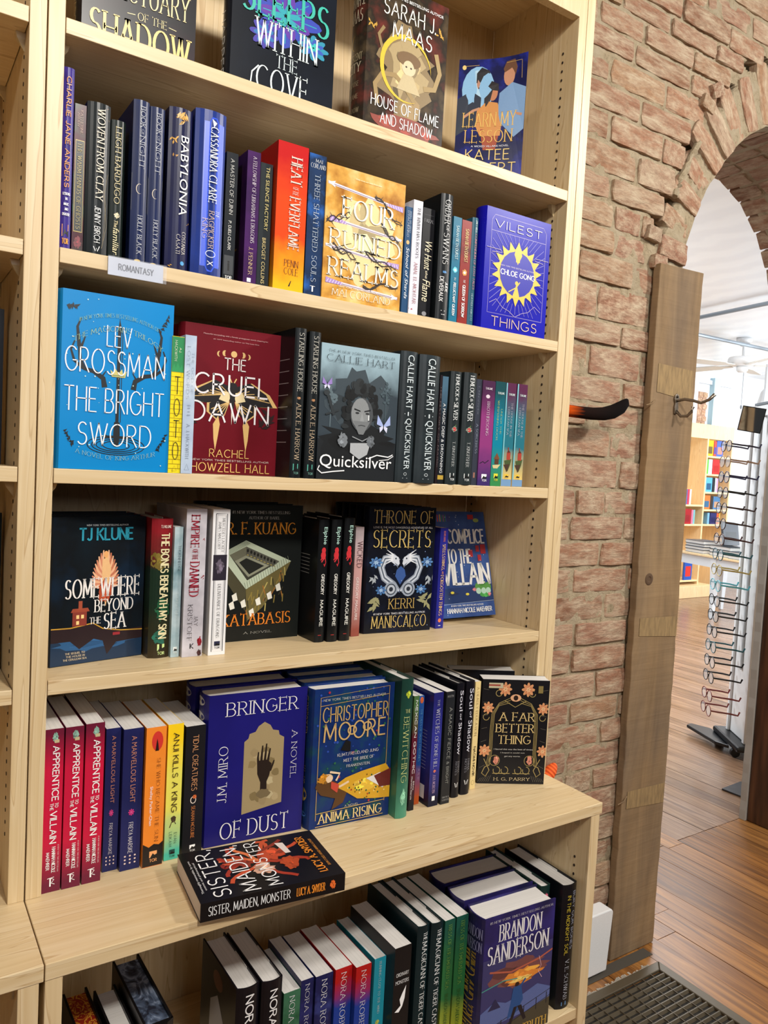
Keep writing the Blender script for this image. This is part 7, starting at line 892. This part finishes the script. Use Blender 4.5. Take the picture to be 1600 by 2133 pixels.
for x,z,w_,t,h,c,c2,o,lab,rz in (
 (.80,1.55,.115,.02,.18,'f2b818','6a5a30','f','yellow book leaning at the left end of the top back-room shelf',.0),(.925,1.55,.05,.02,.175,'c84a40','3a50a0','f','narrow red and blue book beside the blue mountain cover, top back-room shelf',0),(.98,1.55,.125,.02,.182,'4a6ac0','e88878','f','blue book with coral picture on the top back-room shelf',0),
 (.80,1.345,.13,.045,.165,'5ac030',None,'s','bright green spine on the second back-room shelf',0),(.848,1.345,.13,.07,.168,'c0dcea',None,'s','pale blue pair of spines on the second back-room shelf',0),(.925,1.345,.14,.03,.17,'c83030','b02424','f','large red book facing out on the second back-room shelf',0),
 (.80,1.14,.12,.02,.165,'1c2024',None,'s','black spine at the left of the third back-room shelf',0),(.822,1.14,.12,.025,.165,'5ab0d8','2a5a80','f','sky-blue book facing out on the third back-room shelf',0),(.946,1.14,.12,.05,.165,'20242c',None,'s','dark spines right of the sky-blue book, third back-room shelf',0),(1.0,1.14,.12,.02,.165,'eef0f4',None,'s','white spine on the third back-room shelf',0),(1.024,1.14,.12,.03,.16,'c8a0d8',None,'s','lilac spine on the third back-room shelf',0),
 (.80,.94,.13,.02,.16,'e87838','3a6a90','f','orange sunset book on the fourth back-room shelf',0),(.935,.94,.12,.05,.155,'3a3430',None,'s','dark brown spine on the fourth back-room shelf',0),(.99,.94,.13,.02,.15,'4a7aa8','c09878','f','blue mountain book on the fourth back-room shelf',0),
 (.90,.77,.12,.04,.13,'7ab0d0',None,'s','light blue spine on the fifth back-room shelf',0),(.955,.77,.12,.08,.13,'2c2c68','1c1c50','f','indigo book facing out on the fifth back-room shelf',0),(1.08,.77,.12,.04,.13,'e06030',None,'s','orange spine on the fifth back-room shelf',0),(1.125,.77,.12,.02,.13,'d8b040',None,'s','mustard spine on the fifth back-room shelf',0),
 (.42,.99,.13,.03,.17,'e8d0d4',None,'s','pale pink spine beside the board, left back-room section',0),(.455,.99,.13,.04,.17,'4a78c8',None,'s','blue spine in the left back-room section',0),(.50,.99,.13,.035,.17,'d04058',None,'s','rose spine in the left back-room section',0),(.54,.99,.13,.03,.17,'f4e4e0',None,'s','white spine in the left back-room section',0),
 (.44,.77,.15,.03,.17,'a81c24','901820','f','dark red book below the blue spine, left back-room section',0),(.60,.77,.13,.03,.16,'e07a98',None,'s','pink spine on the lower left back-room shelf',0),(.633,.77,.13,.03,.16,'7ab8c0',None,'s','aqua spine on the lower left back-room shelf',0),
 (.53,.135,.14,.02,.26,'2858b8','d83830','f','blue book with a red toadstool on the lowest back-room shelf',0)):
    sbook(bx+x,4.27 if z>.2 else 4.26,Zs(z),w_,t,h,c,lab,g,0,o,0,0,c2)
# table with piles of books
tb=thing('display_table','white-legged display table with maple top piled with books','table',(6.35,2.85,FZ))
# table frame: u along the near edge, v to the back right
U=Vector((.200,.829,0)).normalized(); Vv=Vector((U.y,-U.x,0)); tb.rotation_euler=(0,0,math.atan2(U.y,U.x)); TZ=.60
boxo('table_top',(-.35,-.62,TZ-.022,.95,0,TZ),MF,tb,.004); boxo('apron',(-.32,-.60,TZ-.115,.92,-.03,TZ-.023),WH,tb)
for x,y in ((.46,-.05),(-.29,-.05),(.89,-.57),(-.29,-.57)):
    q=MB(); q.add([(x-.016,y-.016,0.001),(x+.016,y-.016,.001),(x+.016,y+.016,.001),(x-.016,y+.016,.001),(x-.035,y-.035,TZ-.024),(x+.035,y-.035,TZ-.024),(x+.035,y+.035,TZ-.024),(x-.035,y+.035,TZ-.024)],[(0,3,2,1),(4,5,6,7),(0,1,5,4),(1,2,6,5),(2,3,7,6),(3,0,4,7)]); q.build('leg',WH,tb)
def tw(x,y,z): a=tb.rotation_euler[2]; return (6.35+x*math.cos(a)-y*math.sin(a),2.85+x*math.sin(a)+y*math.cos(a),FZ+TZ+z)
R=random.Random(6); A0=tb.rotation_euler[2]
names=['bottom','second','third','top']
for px,py,nb,nm in ((.62,-.26,4,'pile nearest the rough board'),(.30,-.27,3,'pile under the dark standing book'),(.03,-.24,2,'pile behind the glasses stand')):
    z=.0005
    for k in range(nb):
        h=R.uniform(.026,.036); L=tw(px+.25-.01*R.random(),py+.22+.01*R.random(),z); sbook(L[0],L[1],L[2],.25,.22,h,R.choice(['3a4450','20262c','4a5058','303a44']),names[k]+' book up in the '+nm+' on the display table','stacked books on the display table',A0+PI+R.uniform(-.03,.03),'l'); z+=h+.0005
    if px==.30: ztop=z
L=tw(.50,-.15,ztop); sbook(L[0],L[1],L[2],.20,.03,.22,'2c3038','1c2028','dark book standing on an easel on the table pile',None,A0-1.9,'f',-.25,0,None) if False else sbook(L[0],L[1]-.02,L[2]+.006,.17,.03,.215,'2a2e38','dark book standing tilted on the middle pile of the display table','standing display books',-.35,'f',-.22,0,'14161c')
L=tw(.2,-.2,.0665); cd=thing('greeting_card','mint card with a pink flower standing on the table books','card',L,(-.2,0,-.4)); boxo('card_sheet',(0,0,0,.12,.004,.15),plain('7ad0b0',.6),cd)
q=MB(); v,f=fan(ellipse(.06,.09,.04,.04,12,.2,1)); q.add([(a,-.0008,b2) for a,b2 in v],f); q.build('pink_flower',plain('f040a0',.5),cd)
L=tw(.14,-.06,.0665); cd=thing('price_sign','small white sign with lines of text lying against the front pile','sign',L,(-.45,0,-.45)); boxo('sign_sheet',(0,0,0,.15,.003,.10),plain('f4f0f4',.6),cd)
for k in range(4): boxo('text_line',(.02,-.001,.02+.018*k,.13,-.0002,.026+.018*k),plain('c05a6a',.6),cd)
# ---------------------------------------------------------------- spectacle stand
C0=Vector((3.228,.951,0)); Cl=Vector((3.363,1.126,0)); d=(Cl-C0).normalized(); e=Vector((d.y,-d.x,0)); ang=math.atan2(d.y,d.x)
sp=thing('glasses_stand','white rotating spectacle stand on a black wheeled base','stand',(C0.x,C0.y,FZ),(0,0,ang))
SW=plain('f4f5f6',.3); K=plain('14161a',.3)
boxo('column_core',(.004,-.217,.075,.217,-.004,1.66),SW,sp,.004)
boxo('side_rail',(-.0,-.0035,.075,.022,.008,1.66),SW,sp,.002); boxo('side_rail',(.199,-.0035,.075,.221,.008,1.66),SW,sp,.002); boxo('centre_rail',(.103,-.0035,.4,.118,.006,1.62),plain('c8ccd0',.25),sp,.002)
boxo('corner_strip',(-.006,-.22,.075,.0035,.008,1.66),plain('d0c8c4',.4),sp,.002)
boxo('base_tray',(-.05,-.27,.045,.27,.055,.074),K,sp,.012)
for x,y in ((.03,.03),(.25,.02),(-.02,-.24),(.24,-.25)):
    q=MB(); q.tube([(x-.009,y,.022),(x+.009,y,.022)],.0215,14); q.build('caster',K,sp)
q=MB(); q.prism([(.05,.05),(.10,.10),(.33,.16),(.36,.13),(.30,.05),(.2,.03)],.03,.046); recalc(q.build('base_foot',K,sp,.004))
MR,nt,b=nodes('mirror_glass',.03,1.); b.inputs[0].default_value=(.85,.85,.82,1)
mt=boxo('mirror',(0,0,0,.10,.010,.115),[K],sp); mt.location=(.075,.12,1.535); mt.rotation_euler=(.12,.16,-1.05-ang)
q=boxo('mirror_face',(.004,-.0012,.004,.096,-.0002,.111),MR,mt)
boxo('mirror_arm',(.07,.0,1.60,.08,.06,1.61),K,sp); boxo('mirror_cap',(.0,-.15,1.661,.2,.0,1.672),plain('5a6068',.4),sp)
q=MB()
for k in range(24): q.box(-.0085,-.05,.33+.056*k,-.006,-.03,.352+.056*k)
q.build('rivet_strip',plain('3a3a40',.5),sp)['kind']='stuff'
GC=['2c2440','b08c70','24204c','1a1a1c','3c1c14','3a1c12','4a1c14','1c5a64','c8b060','60c0d0','141414','141414','1a1a20','24606a','101010','140c0c','8a3a34','8a4038','703030']
GN=['violet','tan','navy','black','brown','dark brown','reddish brown','teal','amber','turquoise','jet black','pale clear','thin grey','sea green','thick black','chocolate','wine red','brick red','dark rose']
gl_,nt,b=nodes('lens_glass',.02); b.inputs['Base Color'].default_value=(.8,.85,.9,1); b.inputs['Alpha'].default_value=.38
for i in range(18):
    z=1.46-.0735*i
    if i==16: z=.27
    if i==17: z=.20
    fm=plain(GC[i],.35); P=C0+d*.11+Vector((-d.y,d.x,0))*.03
    g_=thing('spectacles',GN[i]+' framed spectacles on the stand, '+('topmost' if i==0 else 'lowest' if i==17 else 'number %d counting down from the mirror'%(i+1)),'glasses',(P.x,P.y,FZ+z),(0,0,ang),'spectacles on the rotating stand')
    q=MB(); 
    for s in(-1,1):
        pts=[(s*.036+.031*math.cos(a),.12,.026*math.sin(a)) for a in [2*PI*j/16 for j in range(17)]]; q.tube(pts,.0022,6,cap=False)
    q.tube([(-.008,.12,.006),(0,.123,.010),(.008,.12,.006)],.003,6); q.build('frame',fm,g_,smooth=True)
    for s in(-1,1):
        q=MB(); v,f=fan([(s*.036+.029*math.cos(a),.024*math.sin(a)) for a in [2*PI*j/14 for j in range(14)]]); q.add([(x,.12,zz_) for x,zz_ in v],f); q.build('lens',gl_,g_)
        q=MB(); q.tube([(s*.066,.12,.008),(s*.067,.08,.004),(s*.068,.03,0),(s*.068,-.005,-.006),(s*.069,-.012,.012)],.0042,6); q.build('temple_arm',fm,g_)
# floor mat / black hatch
mm=boxo('floor_mat',(0,0,0,.15,.09,.006),plain('3c3c40',.5),None,.001); mm.location=(2.81,.70,FZ+.0012); mm.rotation_euler=(0,0,.05); tag(mm,'small dark grey rectangular pad on the floor beyond the arch','mat')
# ================================================================ BOOKS
ORD=['closest','second','third','fourth','fifth','rearmost']
for b in BOOKS:
    book(b)
    if b.get('dup'):
        n,lab,dx,gap=b['dup']; a=b['rz']
        for i in range(n):
            off=(b['t']+gap)*(i+1)
            if n>=5: off=(b['t'])+.006+(i)*.0235
            c=dict(b); c['s']=b['s']; c['f']=[]
            if n>=5: c['t']=.022
            lx=dx*(i+1); L=(b['x0']+lx*math.cos(a)-off*math.sin(a),b['y']+lx*math.sin(a)+off*math.cos(a),b['z']+.0003)
            if L[1]+c['t']>.2345 : continue
            book(c,lab+(', %s to it'%(['closest','second closest','third closest','fourth closest','farthest'][i]) if n>1 else ''),'stacked face-out copies: '+b['l'][:30],L)
# flat book on the counter
def flat():
    w_,t,h=.129,.024,.195   # lies on its back, spine toward the room
    ang=math.atan2(-.020,.194)
    r=thing('book','thick black paperback with orange tentacles lying flat on the counter','book',(.175,-.149,ZE+.0004),(0,0,ang))
    mb=MB(); mb.box(0,0,0,h,w_,.0006); mb.box(0,0,t-.0006,h,w_,t); mb.box(0,0,.0006,h,.0006,t-.0006); mb.build('cover',covermat(('151416','1c1a1c','111012',0)),r)
    boxo('page_block',(.0006,.0007,.0007,h-.0006,w_-.0006,t-.0007),papermat('flat_page_edges','d8d4cc','f0eee8',2),r)
    # spine print (faces -y): reads left to right
    prints([('T','SISTER, MAIDEN, MONSTER',.05,.22,.6,.72,'m','f4f4f4',0),('T','LUCY A. SNYDER',.645,.25,.85,.72,'b','f09030',0),('BLOB',.91,.5,.025,.3,'f07030',7)],h,t,lambda u,v,o:(u*h,-o,t*(1-v)),r)
    # front cover, title rows run away from the spine: u along the book height, v from far edge to the spine
    R=random.Random(12); items=[]
    for j in range(16):
        a=R.uniform(0,6.28); p=[(.52,.45)]
        for q in range(7): a+=R.uniform(-.55,.6); p.append((min(.84,max(.25,p[-1][0]+.055*math.cos(a))),min(.93,max(.05,p[-1][1]+.07*math.sin(a)))))
        items.append(('L',p,.03,R.choice(['c8502c','a83820','e07848','8c2c1c'])))
    items+=[('BLOB',.5,.6,.09,.14,'d8a890',31),('BLOB',.62,.35,.12,.14,'c04828',32),('BLOB',.7,.6,.08,.16,'b84a20',33),('BLOB',.4,.45,.06,.1,'8c3020',34),('P',[(.68,.15),(.74,.17),(.75,.4),(.71,.4)],'e8d8d0')]
    items+=[('T','SISTER,',.10,.03,.215,.97,'m','ffffff',2),('T','MAIDEN,',.285,.04,.405,.97,'m','ffffff',2),('T','MONSTER',.46,.04,.56,.96,'m','ffffff',2),('T','LUCY A. SNYDER',.84,.12,.90,.9,'b','f0902c',2),('T','BRAM STOKER AWARD-WINNING AUTHOR',.93,.2,.95,.8,'m','f0a040',2),('T','Thoroughly memorable, by turns',.035,.2,.055,.85,'g','e8e8e8',2),('T','cosmic and philosophical',.062,.25,.08,.8,'g','e8e8e8',2)]
    prints(items,h,w_,lambda u,v,o:(u*h,w_*(1-v),t+o),r)
flat()
# lower left hardcovers standing spine to the room
def standing(label,x,y,t,w_,h,c,edge,edgemat,yaw):
    r=thing('book',label,'book',(x,y,.2823),(0,0,yaw)); th=.003
    mb=MB(); mb.box(0,0,0,th,w_,h); mb.box(t-th,0,0,t,w_,h); mb.prism([(0,0),(t*.25,-.005),(t*.75,-.005),(t,0),(t,.002),(0,.002)],0,h); recalc(mb.build('cover',covermat(c),r))
    boxo('page_block',(th+.0003,.003,.003,t-th-.0003,w_-.005,h-.004),edgemat,r); return r
em,nt,b=nodes('red_gold_painted_edge',.5); n_=N(nt,'ShaderNodeTexNoise',i_Scale=1.,i_Detail=2.,i_Distortion=2.5); nt.links.new(mapped(nt,'Object',(90,60,90)),n_.inputs['Vector']); nt.links.new(ramp(nt,n_.outputs[0],[(.45,'8c2010'),(.5,'c88828'),(.56,'d89a30'),(.6,'8a1c10')]),b.inputs[0])
e3,nt,b=nodes('grey_blue_painted_edge',.5); n_=N(nt,'ShaderNodeTexNoise',i_Scale=1.,i_Detail=3.,i_Distortion=3.); nt.links.new(mapped(nt,'Object',(34,22,34)),n_.inputs['Vector']); nt.links.new(ramp(nt,n_.outputs[0],[(.35,'1c2230'),(.5,'4c5a70'),(.62,'8c9ab0'),(.7,'5a6880')]),b.inputs[0])
standing('black hardcover with red and gold painted page edges, leftmost in the lower shelf',.060,-.075,.032,.120,.20,('141212','1c1818','101010',0),1,em,.02)
standing('black hardcover with plain cream pages between two painted-edge books',.096,-.095,.029,.120,.205,('141216','1c181c','101010',0),1,PAPW,.02)
standing('tall black hardcover with grey-blue dragon painted page edges in the lower shelf',.1275,-.098,.037,.148,.222,('121214','1a1a1e','0e0e10',0),1,e3,.02)
r=bpy.data.objects['book'] if False else None
# dark books in the left-hand bookcase
for x,y,z,w_,h,c,lab in ((-.165,.10,1.2009,.138,.20,('18202e','1c2636','141a26',0),'dark navy hardcover in the left bookcase, middle shelf, cut by the picture edge'),(-.162,.10,.9268,.138,.21,('101418','0c3038','0c0e12',1),'black hardcover with a hint of teal in the left bookcase, lower shelf')):
    book(dict(l=lab,k='h',g=None,c=c,s=[],f=[('BLOB',.95,.75,.03,.16,'5a2c18',9)],z=z,rz=0,o='f',x0=x,y=y,h=h,t=.03,w=w_,row='C'))
for o in bpy.data.objects:
    if o.type=='MESH' and 'kind' in o and o['kind']=='thing': del o['kind']
